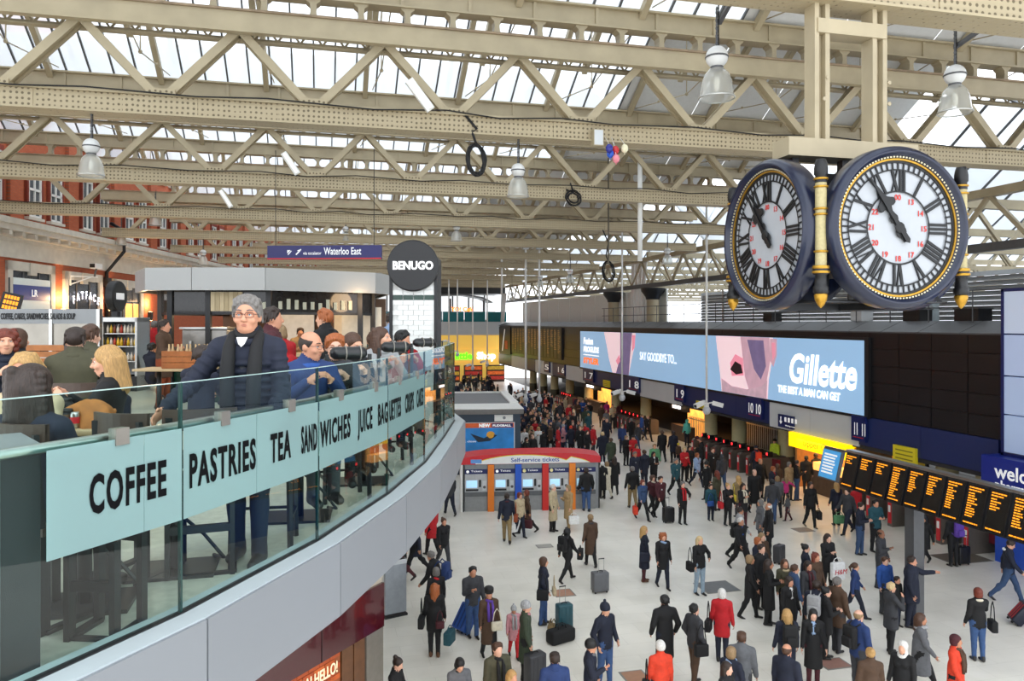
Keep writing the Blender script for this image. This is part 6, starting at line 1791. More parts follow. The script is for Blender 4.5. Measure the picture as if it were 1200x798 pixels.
def brows(c):
    def f(t, hM, B):
        for sx in (1, -1):
            o = O('eyebrow', MB().path([(sx * .016, -.101, .033), (sx * .034, -.097, .039), (sx * .054, -.082, .034)], [.0035, .0045, .002], 6).mesh('eyebrow', hairm(c), True), t); o.matrix_local = hM
    return f
def glasses(t, hM, B):
    fm = mat('spectacle_frame', '#1a1a1c', .3, var=0)
    b = MB()
    for sx in (1, -1):
        pts = [(sx * .034 + .027 * math.copysign(abs(math.cos(a)) ** .6, math.cos(a)), -.117 + .012 * abs(math.cos(a) * sx + .3), .004 + .017 * math.copysign(abs(math.sin(a)) ** .7, math.sin(a))) for a in [2 * math.pi * i / 20 for i in range(20)]]
        b.path(pts, .0018, 5, closed=True); b.path([(sx * .061, -.108, .01), (sx * .079, -.04, .01), (sx * .083, .02, .005)], .0018, 5)
    b.path([(-.009, -.119, .008), (0, -.122, .011), (.009, -.119, .008)], .0018, 5)
    o = O('spectacles', b.mesh('spectacles', fm, True), t); o.matrix_local = hM
def scarf(c, long=True, thick=1.):
    def f(t, hM, B):
        p = B['hc'] - B['Hm'] @ V(0, 0, .16)
        pts = [(.082 * thick * math.cos(a), .012 + .085 * thick * math.sin(a), .02 * math.sin(2 * a)) for a in [2 * math.pi * i / 16 for i in range(16)]]
        o = O('scarf', MB().path(pts, .034 * thick, 8, closed=True).mesh('scarf', cloth(c), True), t, tuple(p))
        if long:
            for sx in (.045, -.05): O('scarf_end', MB().path([(sx, -.085, 0), (sx * 1.2, -.13, -.1), (sx * 1.1, -.15, -.28), (sx, -.145, -.45)], [.02, .035, .036, .034], 8).mesh('scarf_end', cloth(c), True), o)
    return f
def collar(c):
    def f(t, hM, B):
        p = B['hc'] - B['Hm'] @ V(0, 0, .158); pts = [(.082 * math.cos(a), .02 + .084 * math.sin(a), .012 * math.sin(a)) for a in [2 * math.pi * i / 16 for i in range(16)]]
        O('fur_collar', MB().path(pts, .032, 8, closed=True).mesh('fur_collar', cloth(c), True), t, tuple(p))
    return f
# bags: things of their own
def rbox(x, y, z0, z1, m, name, bv=.03):
    me = MB().box(-x, x, -y, y, z0, z1).mesh(name, m); bevel(me, bv, 3); return me
def backpack(loc, heading, c, lab, s=1.):
    t = T('backpack', lab, 'backpack', loc, R(heading)); t.scale = (s, s, s); m = cloth(c)
    O('main_pocket', rbox(.15, .08, -.24, .22, m, 'main_pocket', .05), t); O('front_pocket', rbox(.11, .04, -.2, .0, m, 'front_pocket', .025), t, (0, .1, 0))
    for sx in (1, -1): MB().path([(sx * .09, -.06, .2), (sx * .11, -.16, .26), (sx * .13, -.27, .12), (sx * .13, -.2, -.1), (sx * .11, -.07, -.2)], .016, 6).build('strap', m, t, True)
    MB().path([(-.03, 0, .2), (0, .0, .25), (.03, 0, .2)], .01, 6).build('handle', m, t, True); return t
def handbag(loc, heading, c, lab, w=.16, h=.2, d=.06, strap=.25):
    t = T('bag', lab, 'bag', loc, R(heading)); m = cloth(c)
    O('bag_body', rbox(w, d, -h, 0, m, 'bag_body', .03), t)
    MB().path([(-w * .8, 0, -.02), (-w * .5, 0, strap * .7), (0, 0, strap), (w * .5, 0, strap * .7), (w * .8, 0, -.02)], .012, 6).build('handle', m, t, True); return t
def holdall(loc, heading, c, lab, w=.3, r=.14):
    t = T('bag', lab, 'bag', loc, R(heading)); m = cloth(c)
    O('bag_body', rbox(w, r, 0, r * 2, m, 'bag_body', r * .45), t)
    for y in (-.07, .07): MB().path([(-.12, y, r * 1.9), (-.1, y * .5, r * 2 + .1), (.1, y * .5, r * 2 + .1), (.12, y, r * 1.9)], .012, 6).build('handle', m, t, True)
    return t
def suitcase(loc, heading, c, lab, w=.22, d=.13, h=.6, handle=.95, tilt=0, col2=None):
    t = T('suitcase', lab, 'suitcase', loc, 0); t.rotation_euler = (R(tilt), 0, R(heading)); m = mat('case_' + c, CC[c], .4, var=.06)
    O('shell', rbox(w, d, .05, h, m, 'shell', .04), t)
    for i in (-.55, 0, .55): MB().box(i * w - .02, i * w + .02, -d - .006, d + .006, .1, h - .06).build('rib', m if not col2 else mat('case_' + col2, CC[col2], .4), t)
    for sx in (1, -1):
        for sy in (1, -1): MB().tube((sx * w * .75 - .015, sy * d * .6, .03), (sx * w * .75 + .015, sy * d * .6, .03), .03, n=10).build('wheel', RUBBER, t)
        if handle > h: MB().tube((sx * .08, d * .7, h - .05), (sx * .08, d * .7, handle), .008, n=6).build('handle_rod', STEEL, t)
    if handle > h: MB().tube((-.09, d * .7, handle), (.09, d * .7, handle), .014, n=6).build('grip', RUBBER, t)
    MB().path([(-.08, 0, h - .005), (-.05, 0, h + .03), (.05, 0, h + .03), (.08, 0, h - .005)], .01, 6).build('carry_handle', RUBBER, t, True)
    return t
# ------------------------------------------------------------------ people on the concourse
def rel(t, x, y, z): return t.location + Matrix.Rotation(t.rotation_euler[2], 3, 'Z') @ Vector((x, y, z)) * t.scale[0]
placed = []
def H(px, py, h, head, pose, sex, coat, top, bot, hr, hc, lab, bags=(), **kw):
    t = person(spot(px, py, h), head, lab, h, pose, sex, coat, top, bot, hr, hc, **kw)
    placed.append((t.location.x, t.location.y))
    for b in bags:
        kd, c, bl = b[:3]; side = b[3] if len(b) > 3 else -1
        if kd == 'backpack': backpack(rel(t, 0, .235, 1.25), head, c, bl)
        if kd == 'shoulder': handbag(rel(t, side * .31, .06, 1.0), head + 80, c, bl, .15, .26, .07, .42)
        if kd == 'hand': handbag(rel(t, side * .36, .0, .60), head + 65, c, bl, .19, .3, .09, .12)
        if kd == 'front': handbag(rel(t, side * .12, -.26, 1.0), head, c, bl, .13, .2, .05, .3)
        if kd == 'case': suitcase(rel(t, side * .42, .42, 0), head, c, bl)
        if kd == 'case_side': suitcase(rel(t, side * .45, -.1, 0), head, c, bl)
    return t
BROWNB = mat('brown_boot', '#5e3a20', .55, var=.12)
# by the mezzanine edge and the lower left
H(520, 605, 1.66, 20, 'pull', 'f', 'short', 'black', 'dgrey', 'bun', 'brown', 'woman in black coat with tied hair walking beside the mezzanine edge')
H(506, 590, 1.74, 215, 'stroll', 'm', 'mid', 'red', 'black', 'short', 'dbrown', 'person in dark red coat half hidden behind the mezzanine edge')
H(487, 606, 1.76, 265, 'walk', 'm', 'mid', 'navy', 'black', 'short', 'brown', 'person in navy coat and white trainers under the mezzanine edge', shoe=mat('white_trainer', '#c8c8c6', .6))
H(470, 615, 1.66, 250, 'walk2', 'f', 'mid', 'black', 'maroon', 'long', 'dbrown', 'person with dark red boots under the mezzanine edge')
H(527, 553, 1.74, 190, 'walk', 'm', 'short', 'dgrey', 'navy', 'short', 'black', 'man in dark jeans passing left of the ticket machines')
t = H(513, 645, 1.75, 235, 'lean', 'm', 'short', 'black', 'black', 'short', 'grey', 'grey-haired man in black bending with blue rucksack', [('backpack', 'blue', 'blue rucksack on the bending grey-haired man')], lean=18)
H(511, 664, 1.66, 190, 'stand', 'f', 'short', 'black', 'black', 'bob', 'grey', 'grey-haired woman in black with red scarf seen from behind', extras=(scarf('red', False),))
H(554, 663, 1.78, 8, 'cup', 'm', 'short', 'dgrey', 'jeans', 'short', 'black', 'young man in dark hooded jacket holding a white cup')
t = H(509, 683, 1.72, 175, 'stand', 'f', 'mid', 'black', 'black', 'curly_long', 'ginger', 'woman with long light-brown hair and fur-hooded black parka from behind', [('shoulder', 'black', 'black shoulder bag of the woman in the fur-hooded parka', 1), ('hand', 'teal', 'teal patterned holdall carried by the woman in the fur-hooded parka', -1)], extras=(collar('khaki'),), shoe=BROWNB)
handbag(rel(t, -.12, .24, .92), 175, 'maroon', 'small dark red bag behind the woman in the fur-hooded parka', .1, .16)
p = spot(538, 726, .35); suitcase((p.x, p.y, .02), 118, 'bright', 'large blue hard suitcase tilted while wheeled', .24, .14, .72, .72, 34, 'blue')
H(573, 688, 1.68, 5, 'stroll', 'f', 'long', 'brown', 'black', 'furhat', 'black', 'woman in black hat and purple scarf holding a child by the hand', [('front', 'cream', 'cream bag across the woman in the black hat', 1)], extras=(scarf('purple'),))
H(602, 709, 1.22, 0, 'stroll', 'f', 'mid', 'rose', 'red', 'pompom', 'lgrey', 'little girl in pink coat and grey bobble hat with red tights', extras=(scarf('lgrey'),))
H(464, 769, 1.64, 60, 'hold', 'f', 'short', 'black', 'black', 'bun', 'dbrown', 'woman in black with a bun looking down at the lower left corner', nod=22)
H(538, 769, 1.64, 10, 'hold', 'f', 'short', 'grey', 'black', 'bob', 'black', 'black-haired woman in grey coat looking down at the bottom edge', nod=25, extras=(scarf('black', False),))
H(583, 752, 1.78, 15, 'stand', 'm', 'short', 'olive', 'dgrey', 'short', 'brown', 'man in open olive coat with black scarf near the bottom edge', extras=(scarf('black'),))
H(600, 785, 1.6, 30, 'stand', 'f', 'short', 'beige', 'navy', 'long', 'blonde', 'light-haired woman cut off by the bottom edge beside the grey suitcase')
H(616, 704, 1.72, 75, 'stand', 'm', 'long', 'green', 'black', 'beanie', 'lgrey', 'older person in grey knit hat and long dark green coat', extras=(scarf('rose', False),))
p = spot(627, 765, .68); suitcase((p.x, p.y, 0), 20, 'dgrey', 'upright grey suitcase beside the long green coat', .22, .14, .68, .68)
t = H(637, 652, 1.76, 80, 'pocket', 'f', 'short', 'navy', 'jeans', 'bob', 'brown', 'brown-haired woman in navy jacket and jeans beside the stacked luggage', [('shoulder', 'black', 'black satchel on the shoulder of the navy jacket', -1), ('front', 'beige', 'beige satchel at the hip of the navy jacket', -1)])
p = spot(657, 752, .0); holdall((p.x, p.y, 0), 20, 'black', 'large black holdall lying on the floor under the teal trolley case', .36, .17)
p2 = spot(661, 738, .15); suitcase((p2.x + .05, p2.y + .15, .0), 10, 'teal', 'teal trolley suitcase with raised handle behind the black holdall', .2, .13, .75, 1.15)
p = spot(648, 733, .2); holdall((p.x, p.y + .1, 0), 60, 'khaki', 'small khaki bag between the navy jacket and the teal case', .12, .1)
H(709, 706, 1.8, 25, 'pocket', 'm', 'short', 'navy', 'jeans', 'pompom', 'navy', 'man in navy bobble hat and padded navy jacket with hands in pockets')
H(692, 749, 1.72, 65, 'cup', 'm', 'short', 'navy', 'navy', 'beanie', 'black', 'man in black beanie and grey scarf glancing right near the bottom edge', extras=(scarf('grey', False),))
H(650, 764, 1.78, 175, 'stand', 'm', 'short', 'blue', 'navy', 'short', 'dbrown', 'man in blue hooded puffer seen from behind at the bottom edge', extras=(collar('blue'),))
# around the ticket machines
H(687, 548, 1.8, 178, 'wide', 'm', 'short', 'black', 'jeans', 'short', 'dbrown', 'broad man in black jacket and jeans using the right ticket machine', stout=1.15)
H(648, 567, 1.78, 50, 'stand', 'm', 'long', 'beige', 'black', 'short', 'white', 'white-haired man in long beige raincoat by the ticket machines', shirt='ldenim')
H(666, 568, 1.68, 290, 'cup', 'f', 'long', 'tan', 'tan', 'bob', 'sand', 'woman in long tan coat with white bag by the ticket machines', [('hand', 'white', 'white carrier bag held by the woman in the tan coat', 1)])
H(594, 577, 1.78, 170, 'stroll', 'm', 'short', 'navy', 'khaki', 'short', 'dbrown', 'man in navy jacket and khaki trousers with maroon hood from behind', [('shoulder', 'rust', 'brown satchel of the man in khaki trousers', -1)], extras=(collar('maroon'),))
H(609, 576, 1.66, 25, 'stroll', 'f', 'short', 'beige', 'navy', 'bob', 'red', 'dark-red-haired woman in short beige jacket', [('hand', 'white', 'white bag carried by the woman in the short beige jacket', -1)])
H(617, 572, 1.66, 260, 'walk', 'f', 'mid', 'brown', 'black', 'bob', 'red', 'red-haired woman in brown coat behind the beige jacket', [('hand', 'maroon', 'dark red bag carried behind the brown coat', 1)])
H(665, 617, 1.64, 120, 'walk', 'f', 'short', 'black', 'black', 'hood', 'black', 'young person in black hooded jacket striding across the open floor', [('backpack', 'black', 'black rucksack on the hooded striding person')])
t = H(692, 602, 1.68, 180, 'stroll', 'f', 'long', 'brown', 'black', 'short', 'sand', 'elderly person in long grey-brown coat walking away with suitcase', [('hand', 'black', 'large black bag in the left hand of the long grey-brown coat', 1)], extras=(collar('dgrey'),))
p = spot(703, 694, .0); suitcase((p.x, p.y, 0), 185, 'grey', 'blue-grey cabin suitcase pulled behind the long grey-brown coat', .24, .14, .6, 1.0)
H(755, 616, 1.68, 80, 'stand', 'f', 'long', 'navy', 'maroon', 'straight', 'blonde', 'blonde woman in navy coat standing sideways', [('shoulder', 'navy', 'navy shoulder bag of the blonde woman in the navy coat', -1)], shoe=BROWNB)
H(777, 623, 1.66, 0, 'stroll', 'f', 'mid', 'black', 'navy', 'curly', 'ginger', 'curly-haired woman in black coat and pale blue scarf facing the camera', extras=(scarf('ldenim', False),))
H(820, 628, 1.68, 10, 'hip', 'f', 'short', 'black', 'pattern', 'straight', 'lblonde', 'fair-haired woman in black jacket and patterned leggings', [('shoulder', 'black', 'black bag under the arm of the woman in patterned leggings', -1)])
H(741, 546, 1.78, 178, 'carry', 'm', 'short', 'black', 'khaki', 'short', 'grey', 'grey-haired man in black jacket and tan trousers from behind', [('hand', 'black', 'bulky black bag carried by the man in tan trousers', -1)])
H(753, 560, 1.66, 10, 'walk', 'f', 'short', 'denim', 'black', 'bob', 'red', 'woman in denim jacket with blue scarf', [('hand', 'orange', 'orange bag carried by the woman in the denim jacket', -1)], extras=(scarf('bright', False),))
H(765, 555, 1.68, 8, 'walk2', 'f', 'short', 'maroon', 'black', 'curly', 'brown', 'woman in maroon coat and pale scarf', extras=(scarf('cream', False),))
H(774, 556, 1.77, 12, 'walk', 'm', 'short', 'maroon', 'black', 'short', 'dbrown', 'man in open maroon jacket over a white shirt', shirt='white')
H(800, 564, 1.66, 5, 'hip', 'f', 'short', 'black', 'black', 'wavy_short', 'grey', 'grey-haired woman with a bright red scarf', [('case', 'black', 'black cabin case wheeled by the woman with the red scarf', -1)], extras=(scarf('red'),))
H(792, 535, 1.78, 10, 'walk', 'm', 'short', 'teal', 'black', 'short', 'grey', 'man in open teal jacket over a cream jumper', shirt='cream')
H(802, 524, 1.7, 5, 'cup', 'f', 'short', 'red', 'black', 'short', 'lblonde', 'fair person in bright red jacket behind the teal jacket')
H(808, 522, 1.68, 0, 'stand', 'f', 'mid', 'black', 'black', 'long', 'black', 'woman with long black hair and black coat beside the red jacket')
H(817, 529, 1.68, 20, 'walk', 'f', 'short', 'ldenim', 'navy', 'bob', 'ginger', 'woman in pale blue denim jacket near the gates', shirt='maroon')
H(828, 540, 1.68, 280, 'stroll', 'f', 'mid', 'black', 'black', 'beanie', 'black', 'person in black coat and black beanie before the near gates', extras=(collar('cream'),))
H(840, 551, 1.68, 200, 'stand', 'f', 'mid', 'olive', 'dgrey', 'long', 'red', 'red-haired woman in olive parka with fur hood from behind', extras=(collar('beige'),))
H(833, 567, 1.45, 355, 'stand', 'm', 'short', 'teal', 'navy', 'short', 'dbrown', 'boy in teal-blue jacket holding a royal blue bag', [('front', 'bright', 'royal blue bag held by the boy in teal')])
H(853, 566, 1.64, 5, 'cup', 'f', 'short', 'black', 'black', 'bun', 'blonde', 'blonde woman in black with red strap', [('shoulder', 'red', 'red bag on the blonde woman in black', -1)])
H(817, 511, 1.72, 60, 'hold', 'f', 'mid', 'brown', 'black', 'beanie', 'maroon', 'person in maroon beanie hugging at the gates')
H(822, 513, 1.76, 240, 'hold', 'm', 'mid', 'black', 'black', 'short', 'brown', 'man in black hugging the maroon beanie at the gates')
H(835, 524, 1.74, 5, 'stand', 'm', 'short', 'black', 'black', 'short', 'brown', 'man in black jacket and white shirt before the near gates', shirt='white')
H(846, 532, 1.74, 175, 'stroll', 'm', 'short', 'dgrey', 'denim', 'hood', 'dgrey', 'person in grey padded jacket walking to the near gates')
H(776, 504, 1.76, 178, 'stroll', 'm', 'mid', 'black', 'black', 'short', 'brown', 'man in dark coat before the glowing kiosk')
H(789, 505, 1.78, 182, 'stand', 'm', 'mid', 'navy', 'black', 'short', 'dbrown', 'man in navy coat before the glowing kiosk')
H(759, 485, 1.8, 15, 'walk', 'm', 'short', 'black', 'black', 'short', 'lblonde', 'suited man in black striding along the middle gates', shirt='lgrey')
H(795, 519, 1.2, 10, 'stand', 'f', 'short', 'brown', 'black', 'beanie', 'yellow', 'child in yellow hat before the glowing kiosk')
H(767, 520, 1.7, 350, 'stand', 'm', 'short', 'lime', 'black', 'short', 'sand', 'person in light green jacket in the middle of the crowd')
H(766, 529, 1.66, 5, 'hold', 'f', 'mid', 'black', 'black', 'long', 'black', 'black-haired woman in black with white blouse', shirt='white')
H(755, 527, 1.78, 190, 'stand', 'm', 'mid', 'navy', 'navy', 'short', 'brown', 'man in dark navy coat beside the grey-shirted man')
H(744, 529, 1.74, 5, 'stand', 'm', 'short', 'navy', 'navy', 'short', 'grey', 'grey-haired man in navy over a pale grey shirt', shirt='lgrey')
H(746, 520, 1.66, 10, 'stand', 'f', 'short', 'red', 'black', 'bob', 'brown', 'woman in red jacket behind the pale grey shirt')
H(734, 510, 1.66, 20, 'hold', 'f', 'mid', 'black', 'black', 'bob', 'sand', 'older woman in black coat left of the red cap')
H(742, 510, 1.66, 15, 'stand', 'm', 'short', 'red', 'black', 'cap', 'black', 'person in red jacket and dark cap in the middle crowd')
H(729, 497, 1.74, 10, 'stand', 'm', 'short', 'blue', 'navy', 'short', 'sand', 'man in blue jacket left of the middle gates')
H(740, 490, 1.74, 190, 'stand', 'm', 'mid', 'black', 'black', 'short', 'grey', 'grey-haired man in black by the middle gates')
H(706, 541, 1.64, 170, 'stand', 'f', 'long', 'black', 'black', 'short', 'white', 'white-haired woman in long black coat right of the ticket machines')
H(711, 540, 1.66, 200, 'stroll', 'f', 'long', 'cream', 'cream', 'bob', 'sand', 'woman in long cream coat right of the ticket machines')
H(720, 534, 1.74, 170, 'stroll', 'f', 'long', 'black', 'black', 'long', 'dbrown', 'dark-haired woman in long black coat behind the cream coat')
H(706, 506, 1.82, 178, 'stand', 'm', 'mid', 'navy', 'navy', 'short', 'lblonde', 'broad man in dark navy coat walking away right of the ticket machines', stout=1.1)
H(716, 513, 1.76, 185, 'stand', 'm', 'mid', 'green', 'dgrey', 'short', 'brown', 'man in bottle-green jacket right of the broad navy coat')
H(654, 499, 1.7, 60, 'stand', 'f', 'long', 'red', 'black', 'bob', 'dbrown', 'woman in long bright red coat behind the ticket machine roof')
H(660, 497, 1.66, 60, 'hold', 'f', 'mid', 'rose', 'navy', 'beanie', 'lgrey', 'woman in pink and white top beside the long red coat')
H(669, 499, 1.66, 180, 'stand', 'f', 'mid', 'navy', 'black', 'beanie', 'orange', 'person in bright orange hat behind the ticket machine roof')
H(680, 499, 1.8, 350, 'stand', 'm', 'mid', 'black', 'black', 'short', 'sand', 'man in black coat and striped tie behind the ticket machine roof', shirt='lgrey')
H(688, 504, 1.7, 20, 'stand', 'f', 'mid', 'black', 'black', 'long', 'dbrown', 'dark-haired woman in black at the right end of the ticket machine roof')
H(686, 478, 1.76, 185, 'stand', 'm', 'long', 'green', 'dgrey', 'short', 'brown', 'person in long grey-green coat in the thick of the crowd')
H(683, 468, 1.76, 350, 'hold', 'm', 'short', 'bright', 'navy', 'short', 'brown', 'man in bright blue jacket before the far kiosk')
H(711, 470, 1.7, 180, 'stand', 'f', 'mid', 'pink', 'dgrey', 'bob', 'blonde', 'woman in magenta coat beside the grey barrier')
H(726, 472, 1.7, 180, 'stand', 'f', 'mid', 'maroon', 'dgrey', 'bob', 'brown', 'woman in dark magenta coat by the middle gates')
H(627, 492, 1.64, 20, 'stand', 'f', 'short', 'red', 'black', 'short', 'brown', 'person in red jumper among black coats at the crowd left side')
H(623, 499, 1.66, 30, 'stand', 'f', 'short', 'beige', 'black', 'straight', 'blonde', 'blonde woman in beige coat left of the white coat')
H(631, 500, 1.68, 350, 'cup', 'f', 'long', 'white', 'white', 'straight', 'blonde', 'blonde woman in long white coat behind the ticket machines')
H(624, 509, 1.72, 5, 'stand', 'm', 'mid', 'black', 'black', 'bald', 'grey', 'balding man in black behind the ticket machine roof')
H(617, 512, 1.64, 30, 'stand', 'f', 'mid', 'black', 'black', 'straight', 'dbrown', 'straight-dark-haired woman in black behind the ticket machine roof', extras=(collar('beige'),))
# by the near gates and the yellow shop
H(884, 549, 1.84, 355, 'stroll', 'm', 'long', 'black', 'black', 'bald', 'grey', 'tall bald bearded man in long black coat')
H(891, 537, 1.78, 5, 'stand', 'm', 'mid', 'black', 'black', 'bald', 'sand', 'bald man in black jacket behind the tall bearded man')
H(906, 546, 1.66, 20, 'stand', 'f', 'short', 'navy', 'black', 'bob', 'ginger', 'ginger woman in navy with a red top near the gates', shirt='red')
H(905, 561, 1.72, 150, 'stroll', 'm', 'short', 'dgrey', 'denim', 'short', 'black', 'black-haired man in charcoal jacket walking away')
H(911, 557, 1.66, 160, 'stroll', 'f', 'mid', 'grey', 'black', 'bob', 'sand', 'sandy-haired woman in grey coat beside the charcoal jacket')
H(871, 566, 1.68, 5, 'cup', 'f', 'mid', 'black', 'maroon', 'long', 'dbrown', 'long-haired woman with cream scarf and red skirt', extras=(scarf('cream'),))
H(865, 557, 1.68, 190, 'stand', 'f', 'mid', 'khaki', 'dgrey', 'straight', 'blonde', 'blonde woman in khaki coat behind the cream scarf', [('shoulder', 'yellow', 'mustard bag of the blonde woman in khaki', 1)])
H(921, 558, 1.25, 170, 'arms_out', 'f', 'short', 'pink', 'black', 'straight', 'sand', 'little girl in hot pink top with arms outstretched')
H(923, 579, 1.05, 250, 'stroll', 'f', 'mid', 'grey', 'maroon', 'bob', 'black', 'small girl in patterned grey coat and red tights holding a hand')
H(950, 564, 1.76, 0, 'carry', 'f', 'short', 'black', 'black', 'straight', 'dbrown', 'tall woman all in black swinging a black bag', [('hand', 'black', 'slim black bag swung by the tall woman in black', 1)], shoe=mat('grey_boot', '#6a6458', .7))
H(980, 565, 1.66, 175, 'stand', 'f', 'mid', 'navy', 'black', 'straight', 'blonde', 'blonde woman in navy coat seen from behind near the blue screen')
H(993, 570, 1.74, 285, 'walk', 'm', 'short', 'dgrey', 'navy', 'short', 'dbrown', 'man in charcoal jumper walking left with a green bag', [('hand', 'lime', 'green carrier bag beside the charcoal jumper', -1)])
H(1003, 567, 1.7, 190, 'stand', 'm', 'short', 'red', 'black', 'short', 'dbrown', 'person in red top half hidden under the blue screen')
H(934, 539, 1.78, 60, 'cup', 'm', 'short', 'black', 'denim', 'short', 'dbrown', 'man in black jacket and blue jeans queueing at the yellow shop')
H(945, 534, 1.74, 150, 'stand', 'm', 'mid', 'black', 'black', 'short', 'black', 'left black-coated figure at the yellow shop counter')
H(956, 531, 1.76, 190, 'stand', 'm', 'mid', 'black', 'black', 'short', 'dbrown', 'right black-coated figure at the yellow shop counter')
H(886, 522, 1.76, 180, 'stand', 'm', 'short', 'navy', 'navy', 'cap', 'navy', 'person with an orange rucksack passing the gates', [('backpack', 'orange', 'bright orange rucksack at the ticket gates')])
H(908, 514, 1.76, 290, 'stand', 'm', 'short', 'hivis', 'black', 'cap', 'black', 'gate attendant in yellow high-visibility vest')
H(805, 491, 1.7, 180, 'stand', 'f', 'short', 'mint', 'navy', 'hood', 'mint', 'person in mint green hooded coat beyond the gates')
H(911, 543, 1.66, 190, 'stand', 'f', 'mid', 'brown', 'black', 'bob', 'brown', 'woman in brown coat at the gate by the cream column')
H(925, 541, 1.7, 10, 'stand', 'f', 'short', 'tan', 'dgrey', 'bob', 'grey', 'grey-haired person in tan jacket at the near gates')
H(867, 592, 1.72, 70, 'walk', 'm', 'short', 'lgrey', 'black', 'short', 'dbrown', 'young man in light grey hoodie with big black bag', [('hand', 'black', 'big black kitbag beside the light grey hoodie', -1)])
H(868, 604, 1.74, 15, 'walk', 'm', 'short', 'black', 'black', 'short', 'white', 'white-haired man in black over a royal blue shirt', [('backpack', 'black', 'black rucksack with the white-haired man in royal blue')], shirt='bright')
H(901, 589, 1.78, 255, 'stand', 'm', 'mid', 'black', 'black', 'bald', 'white', 'old white-bearded man in long black coat seen sideways')
p = spot(913, 660, .0); suitcase((p.x, p.y, 0), 30, 'dgrey', 'dark cabin case beside the white-bearded man', .2, .13, .6, .6, 0)
H(891, 585, 1.66, 260, 'stand', 'f', 'mid', 'grey', 'dgrey', 'bob', 'grey', 'woman in grey coat beside the white-bearded man')
# the standing group in the middle right
H(888, 629, 1.66, 30, 'stand', 'f', 'mid', 'navy', 'navy', 'bob', 'ginger', 'ginger woman in navy with white collar in the standing group', extras=(collar('white'),))
H(893, 624, 1.66, 10, 'stand', 'f', 'mid', 'brown', 'black', 'long', 'sand', 'woman with long sandy hair behind the ginger woman')
H(892, 637, 1.78, 20, 'stand', 'm', 'mid', 'black', 'black', 'short', 'dbrown', 'bearded dark-haired man in black coat and white shirt', shirt='white')
H(879, 649, 1.7, 60, 'stroll', 'f', 'mid', 'black', 'black', 'bob', 'sand', 'woman with sandy bob and black coat at the group left edge')
H(901, 655, 1.7, 55, 'hold', 'f', 'long', 'black', 'black', 'long', 'dbrown', 'woman with long dark hair holding a white leaflet')
H(920, 655, 1.64, 350, 'stand', 'f', 'short', 'olive', 'black', 'long', 'brown', 'brown-haired girl in olive parka looking up', nod=-12, extras=(collar('beige'),))
H(931, 661, 1.66, 75, 'stand', 'm', 'short', 'denim', 'navy', 'short', 'brown', 'brown-haired boy in denim blue jacket seen sideways')
H(947, 657, 1.66, 5, 'stand', 'f', 'short', 'dgrey', 'black', 'long', 'dbrown', 'dark-haired girl with patterned scarf facing the camera', extras=(scarf('maroon'),))
H(956, 647, 1.68, 15, 'stand', 'f', 'mid', 'brown', 'black', 'curly_long', 'red', 'girl with very long auburn hair')
H(944, 637, 1.68, 60, 'phone', 'f', 'short', 'navy', 'blue', 'bun', 'black', 'black-haired woman in navy with hand raised')
t = H(970, 625, 1.7, 5, 'cup', 'f', 'mid', 'black', 'black', 'long', 'dbrown', 'smiling dark-haired woman in black with a white shop bag')
bg = handbag(rel(t, .08, -.32, .98), 5, 'white', 'white paper shop bag with red lettering', .22, .5, .07, .14)
text('H&M', .2, mat('red_print', '#c4202c', .5, var=0), bg, (-.17, -.075, -.33), shear=.2)
H(925, 675, 1.66, 10, 'stand', 'f', 'mid', 'black', 'black', 'bob', 'dbrown', 'brown-bobbed woman in black blazer and white shirt', shirt='white')
H(957, 680, 1.76, 130, 'stand', 'm', 'short', 'navy', 'navy', 'short', 'dbrown', 'man in navy suit seen from behind with a grey rucksack', [('backpack', 'lgrey', 'pale grey rucksack of the man in the navy suit')])
H(981, 676, 1.78, 100, 'stand', 'm', 'mid', 'brown', 'dgrey', 'short', 'grey', 'grey-haired man in dark brown leather coat', stout=1.15)
H(968, 687, 1.68, 70, 'hold', 'f', 'mid', 'black', 'black', 'bun', 'black', 'black-haired woman in black eating a sandwich')
H(953, 713, 1.66, 335, 'stand', 'f', 'long', 'black', 'maroon', 'bob', 'black', 'woman with black bob and long black dress coat', shirt='ldenim')
H(922, 713, 1.7, 165, 'stand', 'f', 'mid', 'navy', 'dgrey', 'straight', 'blonde', 'blonde woman in navy from behind with black rucksack', [('backpack', 'black', 'black rucksack of the blonde woman in navy')])
H(1006, 714, 1.8, 100, 'stand', 'm', 'short', 'blue', 'dgrey', 'bald', 'sand', 'bald man in blue puffer jacket with black rucksack', [('backpack', 'black', 'black rucksack of the bald man in the blue puffer')])
H(922, 754, 1.78, 120, 'stand', 'm', 'short', 'navy', 'navy', 'bald', 'brown', 'balding man in navy suit and glasses at the bottom edge')
H(1020, 758, 1.68, 160, 'stand', 'f', 'short', 'brown', 'dgrey', 'bun', 'blonde', 'curly blonde woman in brown jacket at the bottom edge')
H(869, 740, 1.76, 150, 'stand', 'm', 'mid', 'grey', 'dgrey', 'short', 'brown', 'man in mid-grey coat looking away near the bottom edge', [('hand', 'black', 'black bag held by the man in the mid-grey coat', -1)])
H(857, 757, 1.66, 120, 'hold', 'f', 'short', 'navy', 'navy', 'bob', 'sand', 'woman in navy with blue scarf near the bottom edge', extras=(scarf('ldenim', False),))
H(852, 775, 1.6, 30, 'stand', 'f', 'short', 'black', 'black', 'straight', 'dbrown', 'dark-haired person low at the bottom edge before the blue scarf')
H(846, 689, 1.7, 150, 'stand', 'f', 'mid', 'red', 'navy', 'bob', 'white', 'white-haired woman in bright red coat', [('shoulder', 'black', 'black round bag at the side of the bright red coat', 1)])
